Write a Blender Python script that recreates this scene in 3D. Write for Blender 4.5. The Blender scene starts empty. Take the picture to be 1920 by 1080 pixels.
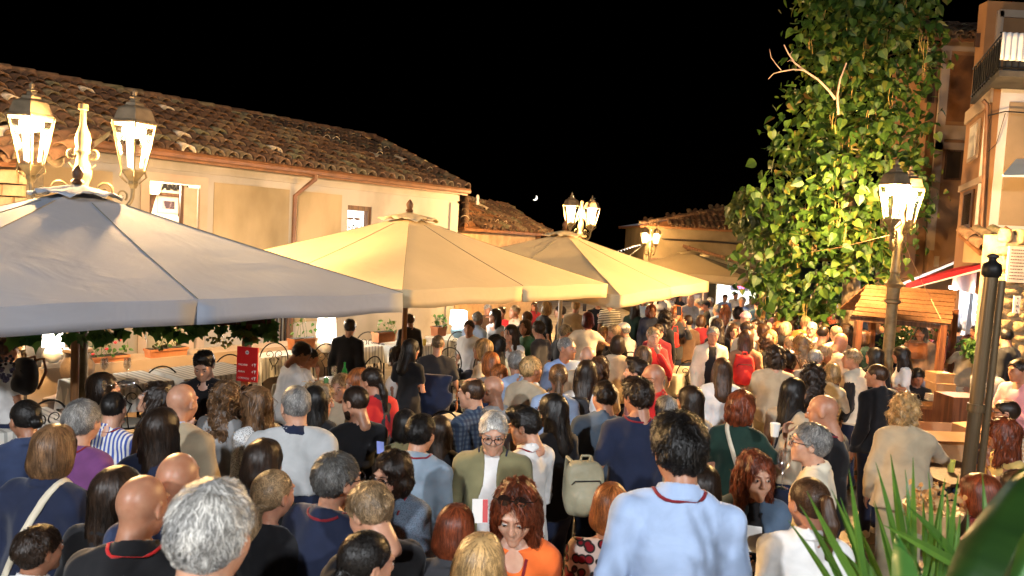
import bpy, bmesh, math, random, time
import numpy as np
from mathutils import Vector, Matrix, Euler
T0 = time.time()
rnd = random.Random(7)
nr = np.random.RandomState(7)
scene = bpy.context.scene
COL = scene.collection
R = math.radians

# ------------------------------------------------------------------ camera
FPX = 1400.0
CAM_Z = 2.7
PITCH = math.atan(90 / FPX)
ROLL = R(3.0)
fwd = Vector((0, math.cos(PITCH), -math.sin(PITCH)))
x0 = Vector((1, 0, 0))
u0 = x0.cross(fwd)
right = x0 * math.cos(ROLL) + u0 * math.sin(ROLL)
up = -x0 * math.sin(ROLL) + u0 * math.cos(ROLL)
cam = bpy.data.cameras.new("camera")
cam.sensor_width = 36
cam.lens = FPX / 1920 * 36
cam.clip_start = 0.05
cam.clip_end = 3000
camo = bpy.data.objects.new("camera", cam)
COL.objects.link(camo)
M = Matrix((right, up, -fwd)).transposed().to_4x4()
M.translation = Vector((0, 0, CAM_Z))
camo.matrix_world = M
scene.camera = camo
cam.dof.use_dof = True
cam.dof.focus_distance = 9.0
cam.dof.aperture_fstop = 5.0


def at(px, py, Y):
    """the world point at distance Y whose place in the photograph is px, py"""
    d = fwd * FPX + right * (px - 960) + up * (540 - py)
    d = d / d.y
    return Vector((0, 0, CAM_Z)) + d * Y


def at_z(px, py, z):
    d = fwd * FPX + right * (px - 960) + up * (540 - py)
    t = (z - CAM_Z) / d.z
    return Vector((0, 0, CAM_Z)) + d * t


# ------------------------------------------------------------------ night sky and exposure
world = bpy.data.worlds.new("World")
scene.world = world
world.use_nodes = True
wn = world.node_tree
bg = wn.nodes["Background"]
sky = wn.nodes.new("ShaderNodeTexSky")
sky.sky_type = 'NISHITA'
sky.sun_disc = False
sky.sun_elevation = R(-9)
sky.sun_rotation = R(60)
wn.links.new(sky.outputs[0], bg.inputs[0])
bg.inputs[1].default_value = 0.05
scene.view_settings.view_transform = 'Standard'
scene.view_settings.look = 'None'
scene.view_settings.gamma = 1
scene.view_settings.exposure = 1.85
scene.cycles.max_bounces = 5
scene.cycles.diffuse_bounces = 3
scene.cycles.glossy_bounces = 2
scene.cycles.transmission_bounces = 4
scene.cycles.transparent_max_bounces = 8
scene.cycles.use_denoising = True
scene.cycles.use_light_tree = True
scene.cycles.sample_clamp_indirect = 4

sun = bpy.data.lights.new("moonlight", 'SUN')
sun.energy = 0.01
sun.color = (0.8, 0.88, 1)
sun.angle = R(0.5)
so = bpy.data.objects.new("moonlight", sun)
COL.objects.link(so)
so.rotation_euler = (R(70), 0, R(175))

LAMPS = []


def lamp(loc, power, col, radius=0.05, name="lamp_light", parent=None):
    l = bpy.data.lights.new(name, 'POINT')
    l.energy = power
    l.color = col
    l.shadow_soft_size = radius
    o = bpy.data.objects.new(name, l)
    COL.objects.link(o)
    o.location = loc
    if parent:
        o.parent = parent
    return o


AMBER = (1.0, 0.585, 0.23)
WARMW = (1.0, 0.80, 0.56)
COOLW = (0.86, 0.93, 1.0)

# ------------------------------------------------------------------ object helpers


def link(name, me, parent=None, mats=None, kind=None):
    if mats is not None and not me.materials:
        for m in (mats if isinstance(mats, (list, tuple)) else [mats]):
            me.materials.append(m)
    o = bpy.data.objects.new(name, me)
    COL.objects.link(o)
    if parent:
        o.parent = parent
    if kind:
        o["kind"] = kind
    return o


def thing(name, label, cat, loc=(0, 0, 0), rz=0.0, group=None, rot=None):
    o = bpy.data.objects.new(name, None)
    COL.objects.link(o)
    o.empty_display_size = 0.1
    o.location = loc
    o.rotation_euler = rot if rot else (0, 0, rz)
    tag(o, label, cat, group)
    return o


def tag(o, label=None, cat=None, group=None, kind=None):
    if label:
        o["label"] = label
    if cat:
        o["category"] = cat
    if group:
        o["group"] = group
    if kind:
        o["kind"] = kind
    return o


def copy_tree(o, parent=None):
    c = o.copy()
    COL.objects.link(c)
    if parent is not None:
        c.parent = parent
    for ch in o.children:
        copy_tree(ch, c)
    return c


class MB:
    """collects shapes, makes ONE mesh"""

    def __init__(self):
        self.v = []
        self.f = []
        self.n = 0

    def add(self, vs, fs):
        self.v.extend([tuple(v) for v in vs])
        k = self.n
        self.f.extend([tuple(i + k for i in f) for f in fs])
        self.n += len(vs)
        return self

    def box(self, c, s, rz=0.0, rot=None, taper=1.0):
        hx, hy, hz = s[0] / 2, s[1] / 2, s[2] / 2
        vs = []
        m = rot if rot is not None else Matrix.Rotation(rz, 3, 'Z')
        for z, t in ((-hz, 1.0), (hz, taper)):
            for x, y in ((-hx, -hy), (hx, -hy), (hx, hy), (-hx, hy)):
                vs.append(Vector(c) + m @ Vector((x * t, y * t, z)))
        self.add(vs, [(0, 3, 2, 1), (4, 5, 6, 7), (0, 1, 5, 4), (1, 2, 6, 5), (2, 3, 7, 6), (3, 0, 4, 7)])
        return self

    def tube(self, pts, r, n=8, cap=True):
        pts = [Vector(p) for p in pts]
        rs = r if isinstance(r, (list, tuple)) else [r] * len(pts)
        vs = []
        prev = None
        for i, p in enumerate(pts):
            if i == 0:
                d = pts[1] - p
            elif i == len(pts) - 1:
                d = p - pts[i - 1]
            else:
                d = pts[i + 1] - pts[i - 1]
            if d.length < 1e-9:
                d = Vector((0, 0, 1))
            d.normalize()
            if prev is None:
                a = d.cross(Vector((0, 0, 1)))
                if a.length < 1e-3:
                    a = d.cross(Vector((1, 0, 0)))
            else:
                a = prev - d * prev.dot(d)
                if a.length < 1e-4:
                    a = d.cross(Vector((1, 0, 0)))
            a.normalize()
            prev = a
            b = d.cross(a)
            for k in range(n):
                t = 2 * math.pi * k / n
                vs.append(p + (a * math.cos(t) + b * math.sin(t)) * rs[i])
        fs = []
        for i in range(len(pts) - 1):
            for k in range(n):
                k2 = (k + 1) % n
                fs.append((i * n + k, i * n + k2, (i + 1) * n + k2, (i + 1) * n + k))
        if cap:
            fs.append(tuple(range(n - 1, -1, -1)))
            m = (len(pts) - 1) * n
            fs.append(tuple(range(m, m + n)))
        self.add(vs, fs)
        return self

    def lathe(self, prof, c=(0, 0, 0), n=16, sx=1.0, sy=1.0, rot=0.0):
        """prof: list of (radius, z)"""
        vs = []
        for r, z in prof:
            for k in range(n):
                t = 2 * math.pi * k / n + rot
                vs.append((c[0] + r * sx * math.cos(t), c[1] + r * sy * math.sin(t), c[2] + z))
        fs = []
        for i in range(len(prof) - 1):
            for k in range(n):
                k2 = (k + 1) % n
                fs.append((i * n + k, i * n + k2, (i + 1) * n + k2, (i + 1) * n + k))
        if prof[0][0] > 1e-4:
            fs.append(tuple(range(n - 1, -1, -1)))
        if prof[-1][0] > 1e-4:
            m = (len(prof) - 1) * n
            fs.append(tuple(range(m, m + n)))
        self.add(vs, fs)
        return self

    def quad(self, a, b, c, d):
        self.add([a, b, c, d], [(0, 1, 2, 3)])
        return self

    def slab(self, pts, thick, nrm=None):
        """a flat polygon given real thickness (extruded along -normal)"""
        p = [Vector(q) for q in pts]
        n = nrm if nrm is not None else (p[1] - p[0]).cross(p[2] - p[0]).normalized()
        k = len(p)
        vs = p + [q - n * thick for q in p]
        fs = [tuple(range(k)), tuple(range(2 * k - 1, k - 1, -1))]
        for i in range(k):
            j = (i + 1) % k
            fs.append((i, i + k, j + k, j))
        self.add(vs, fs)
        return self

    def me(self, name, smooth=False):
        me = bpy.data.meshes.new(name)
        me.from_pydata(self.v, [], self.f)
        if smooth:
            me.shade_smooth()
            try:
                me.set_sharp_from_angle(angle=R(45))
            except Exception:
                pass
        me.update()
        return me

    def build(self, name, mat, parent=None, smooth=False, kind=None):
        return link(name, self.me(name, smooth), parent, mat, kind)


def npmesh(name, V, F, smooth=True):
    """V (n,3) float, F (m,4) or (m,3) int -> mesh, fast"""
    me = bpy.data.meshes.new(name)
    V = np.asarray(V, np.float32)
    F = np.asarray(F, np.int32)
    k = F.shape[1]
    me.vertices.add(len(V))
    me.vertices.foreach_set("co", V.ravel())
    me.loops.add(F.size)
    me.loops.foreach_set("vertex_index", F.ravel())
    me.polygons.add(len(F))
    me.polygons.foreach_set("loop_start", np.arange(0, F.size, k, dtype=np.int32))
    me.update(calc_edges=True)
    if smooth:
        me.shade_smooth()
    return me


# ------------------------------------------------------------------ materials
MATS = {}


def nt(name):
    m = bpy.data.materials.new(name)
    m.use_nodes = True
    t = m.node_tree
    b = t.nodes["Principled BSDF"]
    return m, t, b


def node(t, ty, **kw):
    n = t.nodes.new(ty)
    for k, v in kw.items():
        if k.startswith("i_"):
            key = k[2:]
            key = int(key) if key.isdigit() else key.replace("_", " ")
            n.inputs[key].default_value = v
        else:
            setattr(n, k, v)
    return n


def ramp(t, stops, src):
    r = t.nodes.new("ShaderNodeValToRGB")
    e = r.color_ramp.elements
    while len(e) < len(stops):
        e.new(0.5)
    for i, (p, c) in enumerate(stops):
        e[i].position = p
        e[i].color = (c[0], c[1], c[2], 1)
    t.links.new(src, r.inputs[0])
    return r


def objco(t, scale=(1, 1, 1)):
    tc = t.nodes.new("ShaderNodeTexCoord")
    mp = t.nodes.new("ShaderNodeMapping")
    mp.inputs["Scale"].default_value = scale
    t.links.new(tc.outputs["Object"], mp.inputs["Vector"])
    return mp.outputs[0]


def noisy(name, c1, c2, scale=4.0, rough=0.8, bump=0.1, bscale=30.0, stretch=(1, 1, 1), metallic=0.0, spec=0.3, detail=4.0, dist=0.02, gap=(0.35, 0.65)):
    if name in MATS:
        return MATS[name]
    m, t, b = nt(name)
    co = objco(t, stretch)
    n = node(t, "ShaderNodeTexNoise", i_Scale=scale, i_Detail=detail)
    t.links.new(co, n.inputs["Vector"])
    r = ramp(t, [(gap[0], c1), (gap[1], c2)], n.outputs["Fac"])
    t.links.new(r.outputs[0], b.inputs["Base Color"])
    b.inputs["Roughness"].default_value = rough
    b.inputs["Metallic"].default_value = metallic
    b.inputs["Specular IOR Level"].default_value = spec
    if bump:
        n2 = node(t, "ShaderNodeTexNoise", i_Scale=bscale, i_Detail=5.0)
        t.links.new(co, n2.inputs["Vector"])
        bp = node(t, "ShaderNodeBump", i_Strength=bump, i_Distance=dist)
        t.links.new(n2.outputs["Fac"], bp.inputs["Height"])
        t.links.new(bp.outputs[0], b.inputs["Normal"])
    MATS[name] = m
    return m


def flat(name, c, rough=0.5, metallic=0.0, spec=0.5, emit=0.0, ecol=None, alpha=1.0, trans=0.0):
    if name in MATS:
        return MATS[name]
    m, t, b = nt(name)
    b.inputs["Base Color"].default_value = (*c, 1)
    b.inputs["Roughness"].default_value = rough
    b.inputs["Metallic"].default_value = metallic
    b.inputs["Specular IOR Level"].default_value = spec
    if emit:
        b.inputs["Emission Color"].default_value = (*(ecol or c), 1)
        b.inputs["Emission Strength"].default_value = emit
    if trans:
        b.inputs["Transmission Weight"].default_value = trans
    if alpha < 1:
        b.inputs["Alpha"].default_value = alpha
    MATS[name] = m
    return m


def glassy(name="lantern_glass", a=0.12, col=(1, 1, 1)):
    """thin pane: mostly clear with a little gloss"""
    if name in MATS:
        return MATS[name]
    m, t, b = nt(name)
    tr = node(t, "ShaderNodeBsdfTransparent")
    tr.inputs[0].default_value = (*col, 1)
    gl = node(t, "ShaderNodeBsdfGlossy", i_Roughness=0.08)
    mx = node(t, "ShaderNodeMixShader", i_0=a)
    t.links.new(tr.outputs[0], mx.inputs[1])
    t.links.new(gl.outputs[0], mx.inputs[2])
    t.links.new(mx.outputs[0], t.nodes["Material Output"].inputs[0])
    MATS[name] = m
    return m


def canvas_mat(name, c, transl=0.25):
    if name in MATS:
        return MATS[name]
    m, t, b = nt(name)
    co = objco(t)
    n = node(t, "ShaderNodeTexNoise", i_Scale=1.3, i_Detail=6.0)
    t.links.new(co, n.inputs["Vector"])
    r = ramp(t, [(0.3, tuple(x * 0.86 for x in c)), (0.7, c)], n.outputs["Fac"])
    t.links.new(r.outputs[0], b.inputs["Base Color"])
    b.inputs["Roughness"].default_value = 0.85
    b.inputs["Specular IOR Level"].default_value = 0.15
    n2 = node(t, "ShaderNodeTexNoise", i_Scale=2.2, i_Detail=3.0, i_Distortion=0.6)
    n3 = node(t, "ShaderNodeTexNoise", i_Scale=400.0, i_Detail=1.0)
    t.links.new(co, n2.inputs["Vector"])
    t.links.new(co, n3.inputs["Vector"])
    bp = node(t, "ShaderNodeBump", i_Strength=0.35, i_Distance=0.05)
    bp2 = node(t, "ShaderNodeBump", i_Strength=0.15, i_Distance=0.002)
    t.links.new(n2.outputs["Fac"], bp.inputs["Height"])
    t.links.new(n3.outputs["Fac"], bp2.inputs["Height"])
    t.links.new(bp.outputs[0], bp2.inputs["Normal"])
    t.links.new(bp2.outputs[0], b.inputs["Normal"])
    tl = node(t, "ShaderNodeBsdfTranslucent")
    t.links.new(r.outputs[0], tl.inputs[0])
    mx = node(t, "ShaderNodeMixShader", i_0=transl)
    t.links.new(b.outputs[0], mx.inputs[1])
    t.links.new(tl.outputs[0], mx.inputs[2])
    t.links.new(mx.outputs[0], t.nodes["Material Output"].inputs[0])
    MATS[name] = m
    return m


def wood_mat(name, c1, c2, rough=0.55, scale=1.0):
    return noisy(name, c1, c2, scale=3.0 * scale, rough=rough, bump=0.25, bscale=14.0 * scale, stretch=(9, 9, 0.8), dist=0.004)


IRON = lambda: noisy("wrought_iron", (0.012, 0.012, 0.013), (0.03, 0.028, 0.026), rough=0.45, bump=0.1, metallic=0.6)
# ------------------------------------------------------------------ implicit surfaces: smooth blended shapes polygonised on a grid


def v3(*a):
    return np.array(a, np.float32)


def cone(P, a, b, ra, rb, f=None, k=1.0):
    """rounded cone a->b, optionally squashed along unit vector f by factor k"""
    a = np.asarray(a, np.float32)
    b = np.asarray(b, np.float32)
    ba = b - a
    L2 = float(ba @ ba) + 1e-9
    h = np.clip((P - a) @ ba / L2, 0, 1)
    q = P - a - h[:, None] * ba
    d2 = np.einsum('ij,ij->i', q, q)
    if f is not None and k != 1.0:
        qf = q @ np.asarray(f, np.float32)
        d2 = np.maximum(d2 - qf * qf + (qf / k) ** 2, 0)
    return np.sqrt(d2) - (ra + (rb - ra) * h)


def ell(P, c, r):
    r = np.asarray(r, np.float32)
    q = (P - np.asarray(c, np.float32)) / r
    l = np.sqrt(np.einsum('ij,ij->i', q, q))
    return (l - 1) * float(r.min())


def smin(a, b, k):
    h = np.clip(0.5 + 0.5 * (b - a) / k, 0, 1)
    return b + (a - b) * h - k * h * (1 - h)


def smax(a, b, k):
    return -smin(-a, -b, k)


def wob(P, s, ph=0.0):
    """cheap smooth pseudo-noise in -1..1"""
    x, y, z = P[:, 0] * s, P[:, 1] * s, P[:, 2] * s
    return (np.sin(x * 1.7 + 2.3 * np.sin(y * 1.1 + ph) + ph) + np.sin(y * 1.9 + 1.7 * np.sin(z * 1.3 + ph * 2)) + np.sin(z * 1.5 + 2.1 * np.sin(x * 0.9 - ph) + 1.3 * ph)) / 3


def axis_lines(lo, hi, c, fine=None):
    """coordinates from lo to hi with cell c; fine=(a,b,cf) uses the finer cell between a and b"""
    if not fine:
        n = max(2, int(math.ceil((hi - lo) / c)) + 1)
        return np.linspace(lo, hi, n).astype(np.float32)
    a, b, cf = fine
    parts = [np.linspace(lo, a, max(2, int((a - lo) / c) + 1))[:-1], np.linspace(a, b, max(2, int((b - a) / cf) + 1)), np.linspace(b, hi, max(2, int((hi - b) / c) + 1))[1:]]
    return np.concatenate(parts).astype(np.float32)


def surf(fn, xs, ys, zs):
    """naive surface nets, vectorised; returns verts, quads"""
    X, Y, Z = np.meshgrid(xs, ys, zs, indexing='ij')
    sh = X.shape
    P = np.stack([X.ravel(), Y.ravel(), Z.ravel()], 1)
    F = fn(P).reshape(sh).astype(np.float32)
    F[0], F[-1] = np.abs(F[0]) + 1e-4, np.abs(F[-1]) + 1e-4
    F[:, 0], F[:, -1] = np.abs(F[:, 0]) + 1e-4, np.abs(F[:, -1]) + 1e-4
    F[:, :, 0], F[:, :, -1] = np.abs(F[:, :, 0]) + 1e-4, np.abs(F[:, :, -1]) + 1e-4
    S = F < 0
    c = [(i, j, k) for i in (0, 1) for j in (0, 1) for k in (0, 1)]
    nx, ny, nz = sh
    cnt = np.zeros((nx - 1, ny - 1, nz - 1), np.int8)
    for i, j, k in c:
        cnt += S[i:nx - 1 + i, j:ny - 1 + j, k:nz - 1 + k]
    act = (cnt > 0) & (cnt < 8)
    I = np.argwhere(act)
    if len(I) == 0:
        return np.zeros((0, 3), np.float32), np.zeros((0, 4), np.int32)
    idx = -np.ones(act.shape, np.int64)
    idx[act] = np.arange(len(I))
    acc = np.zeros((len(I), 3), np.float64)
    num = np.zeros(len(I))
    ax = (xs, ys, zs)
    for d in range(3):
        for e in range(4):
            o0 = [0, 0, 0]
            o = [q for q in range(3) if q != d]
            o0[o[0]] = e & 1
            o0[o[1]] = e >> 1
            o1 = list(o0)
            o1[d] = 1
            A = I + o0
            B = I + o1
            fa = F[A[:, 0], A[:, 1], A[:, 2]]
            fb = F[B[:, 0], B[:, 1], B[:, 2]]
            m = (fa < 0) != (fb < 0)
            if not m.any():
                continue
            t = fa[m] / (fa[m] - fb[m])
            for q in range(3):
                pa = ax[q][A[m, q]]
                pb = ax[q][B[m, q]]
                acc[m, q] += pa + (pb - pa) * t
            num[m] += 1
    V = acc / np.maximum(num, 1)[:, None]
    Q = []
    for d in range(3):
        o = [q for q in range(3) if q != d]
        sl0 = [slice(1, n - 1) for n in sh]
        sl1 = [slice(1, n - 1) for n in sh]
        sl0[d] = slice(0, sh[d] - 1)
        sl1[d] = slice(1, sh[d])
        s0 = S[tuple(sl0)]
        s1 = S[tuple(sl1)]
        ch = np.argwhere(s0 != s1)
        if len(ch) == 0:
            continue
        sign = s0[ch[:, 0], ch[:, 1], ch[:, 2]]
        base = ch.copy()
        base[:, o[0]] += 1
        base[:, o[1]] += 1
        def cell(du, dv):
            g = base.copy()
            g[:, o[0]] -= du
            g[:, o[1]] -= dv
            return idx[g[:, 0], g[:, 1], g[:, 2]]
        q = np.stack([cell(1, 1), cell(0, 1), cell(0, 0), cell(1, 0)], 1)
        if d == 1:
            q = q[:, ::-1]
        q = np.where(sign[:, None], q, q[:, ::-1])
        Q.append(q)
    Q = np.concatenate(Q)
    Q = Q[(Q >= 0).all(1)]
    return V.astype(np.float32), Q.astype(np.int32)


def join_vf(parts):
    V, F, k = [], [], 0
    for v, f in parts:
        if len(v) == 0:
            continue
        V.append(v)
        F.append(f + k)
        k += len(v)
    return np.concatenate(V), np.concatenate(F)


def xform(V, M):
    m = np.array(M, np.float32)
    return V @ m[:3, :3].T + m[:3, 3]


# ------------------------------------------------------------------ head, in a frame at ear height: +y is the face, z up


def head_fn(fem, old=0.0, wide=0.0):
    s = 1.0

    def f(P):
        d = ell(P, (0, -0.012, 0.032), (0.074 + wide, 0.094, 0.088))
        jw = 0.050 if fem else 0.057
        d = smin(d, ell(P, (0, 0.032, -0.045), (jw + wide, 0.060, 0.062)), 0.03)
        d = smin(d, ell(P, (0, 0.072, -0.092), (0.019 if fem else 0.025, 0.020, 0.018)), 0.025)
        for sx in (-1, 1):
            d = smin(d, ell(P, (sx * 0.042, 0.052, -0.018), (0.021, 0.022, 0.026)), 0.03)      # cheek
            d = smin(d, ell(P, (sx * 0.030, 0.078, 0.037), (0.024, 0.012, 0.009)), 0.014)      # brow
            d = smax(d, -ell(P, (sx * 0.031, 0.101, 0.014), (0.018, 0.016, 0.012)), 0.012)     # socket
            d = smin(d, ell(P, (sx * 0.031, 0.077, 0.013), (0.0135, 0.0135, 0.0125)), 0.003)   # lids and eyeball
            e = ell(P, (sx * (0.076 + wide), -0.008, 0.0), (0.010, 0.019, 0.031))
            e = smax(e, -ell(P, (sx * (0.086 + wide), -0.004, 0.003), (0.007, 0.010, 0.017)), 0.004)
            d = smin(d, e, 0.006)
        d = smin(d, cone(P, (0, 0.087, 0.028), (0, 0.109, -0.014), 0.008, 0.0115), 0.012)    # nose
        d = smin(d, cone(P, (-0.010, 0.098, -0.018), (0.010, 0.098, -0.018), 0.0085, 0.0085), 0.008)
        d = smin(d, cone(P, (-0.017, 0.083, -0.046), (0.017, 0.083, -0.046), 0.006, 0.006), 0.010)
        d = smin(d, cone(P, (-0.014, 0.084, -0.057), (0.014, 0.084, -0.057), 0.0065, 0.0065), 0.008)
        d = smax(d, -cone(P, (-0.02, 0.0965, -0.0515), (0.02, 0.0965, -0.0515), 0.0025, 0.0025), 0.003)
        nr_ = 0.046 if fem else 0.055
        d = smin(d, cone(P, (0, -0.022, -0.05), (0, -0.045, -0.165), nr_, nr_ * 1.06), 0.025)   # neck
        return d
    return f


HEADS = {}


def head_vf(kind, lod):
    key = (kind, lod)
    if key not in HEADS:
        c = (0.0066, 0.0115, 0.0165)[lod]
        f = head_fn(kind == 'f', wide=0.004 if kind == 'w' else 0.0)
        HEADS[key] = surf(f, axis_lines(-0.1, 0.1, c), axis_lines(-0.13, 0.135, c), axis_lines(-0.2, 0.135, c))
    return HEADS[key]


# ------------------------------------------------------------------ hair


def hair_fn(style, ph=0.0):
    def front(P, a=0.8, b=-0.005, k=0.008):
        return b + a * P[:, 1] - P[:, 2]

    def f(P):
        w = wob(P, 45, ph) * 0.004 + wob(P, 140, ph + 2) * 0.002
        ax = np.abs(P[:, 0])
        if style in ('short', 'crop', 'thick', 'receding', 'buzz', 'quiff'):
            t = {'short': 0.012, 'crop': 0.006, 'thick': 0.02, 'receding': 0.007, 'buzz': 0.002, 'quiff': 0.012}[style]
            d = ell(P, (0, -0.016, 0.034), (0.075 + t * 0.8, 0.095 + t, 0.088 + t))
            if style == 'quiff':
                d = smin(d, ell(P, (0.0, 0.045, 0.118), (0.06, 0.055, 0.028)), 0.03)
            if style == 'thick':
                d = smin(d, ell(P, (0.0, 0.03, 0.10), (0.07, 0.07, 0.04)), 0.03)
            w = w * (0.25 if style in ('buzz', 'crop', 'receding') else (1.5 if style == 'thick' else 1.0))
            d = smax(d + w, front(P) + 0.006 * wob(P, 90, ph), 0.006)
            d = smax(d, -ell(P, (0, 0.110, 0.0), (0.068, 0.066, 0.090)), 0.006)
            d = smax(d, -(P[:, 2] + 0.075), 0.006)
            for sx in (-1, 1):
                d = smax(d, -ell(P, (sx * 0.085, -0.006, -0.008), (0.02, 0.026, 0.036)), 0.005)
            if style == 'receding':
                d = smax(d, -ell(P, (0, 0.035, 0.135), (0.05, 0.1, 0.06)), 0.012)
        elif style in ('bob', 'wavybob', 'curlybob', 'afro'):
            g = {'bob': 1.0, 'wavybob': 1.05, 'curlybob': 1.16, 'afro': 1.3}[style]
            amp = {'bob': 0.6, 'wavybob': 2.0, 'curlybob': 4.5, 'afro': 5.0}[style]
            d = ell(P, (0, -0.018, 0.034), (0.089 * g, 0.112 * g, 0.103 * g))
            d = smin(d, ell(P, (0, -0.035, -0.045), (0.098 * g, 0.090 * g, 0.085 * g)), 0.03)
            d = d + w * amp
            d = smax(d, -ell(P, (0.012 * math.sin(ph * 9), 0.125, -0.012), (0.060, 0.092, 0.118)), 0.010)
            d = smax(d, -(P[:, 2] + 0.135) - 0.012 * np.sin(P[:, 0] * 60 + ph), 0.015)
        elif style in ('long', 'wavylong', 'curlylong'):
            g = {'long': 1.0, 'wavylong': 1.08, 'curlylong': 1.2}[style]
            amp = {'long': 0.5, 'wavylong': 2.2, 'curlylong': 4.5}[style]
            d = ell(P, (0, -0.018, 0.034), (0.088 * g, 0.110 * g, 0.102 * g))
            d = smin(d, cone(P, (0, -0.045, -0.03), (0, -0.085, -0.24), 0.098 * g, 0.085 * g, (0, 1, 0), 0.72), 0.03)
            for sx in (-1, 1):
                d = smin(d, cone(P, (sx * 0.07, -0.01, -0.03), (sx * 0.085, 0.015, -0.2), 0.03 * g, 0.022 * g), 0.03)
            d = d + w * amp + 0.0022 * np.sin(P[:, 0] * 190 + 4 * np.sin(P[:, 2] * 14 + ph)) * (P[:, 2] < 0.06)
            d = smax(d, -ell(P, (0.012 * math.sin(ph * 9), 0.125, -0.012), (0.057, 0.092, 0.120)), 0.010)
            d = smax(d, -(P[:, 2] + 0.30) - 0.03 * np.sin(P[:, 0] * 40 + ph), 0.02)
        elif style in ('pony', 'bun', 'lowpony'):
            d = ell(P, (0, -0.016, 0.034), (0.081, 0.101, 0.094))
            d = smax(d + w * 0.3, front(P, 0.9, 0.0), 0.006)
            d = smax(d, -ell(P, (0, 0.108, -0.01), (0.066, 0.07, 0.092)), 0.006)
            d = smax(d, -(P[:, 2] + 0.07), 0.01)
            if style == 'pony':
                d = smin(d, cone(P, (0, -0.105, 0.05), (0, -0.14, 0.045), 0.02, 0.022), 0.012)
                d = smin(d, cone(P, (0, -0.14, 0.045), (0, -0.165, -0.05), 0.026, 0.032), 0.01)
                d = smin(d, cone(P, (0, -0.165, -0.05), (0, -0.14, -0.20), 0.032, 0.012), 0.02)
            elif style == 'lowpony':
                d = smin(d, cone(P, (0, -0.10, -0.03), (0, -0.115, -0.1), 0.026, 0.032), 0.02)
                d = smin(d, cone(P, (0, -0.115, -0.1), (0, -0.11, -0.24), 0.032, 0.016), 0.02)
            else:
                d = smin(d, ell(P, (0, -0.130, -0.015), (0.038, 0.036, 0.038)) + w, 0.01)
        else:
            d = np.ones(len(P), np.float32)
        return d
    return f


RIB = {'short': 0.035, 'crop': 0.014, 'thick': 0.05, 'receding': 0.016, 'buzz': 0.005, 'quiff': 0.035, 'bob': 0.09, 'wavybob': 0.07, 'curlybob': 0.05, 'afro': 0.035, 'long': 0.12, 'wavylong': 0.10, 'curlylong': 0.06, 'pony': 0.07, 'lowpony': 0.07, 'bun': 0.06}
HAIRS = {}


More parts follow.
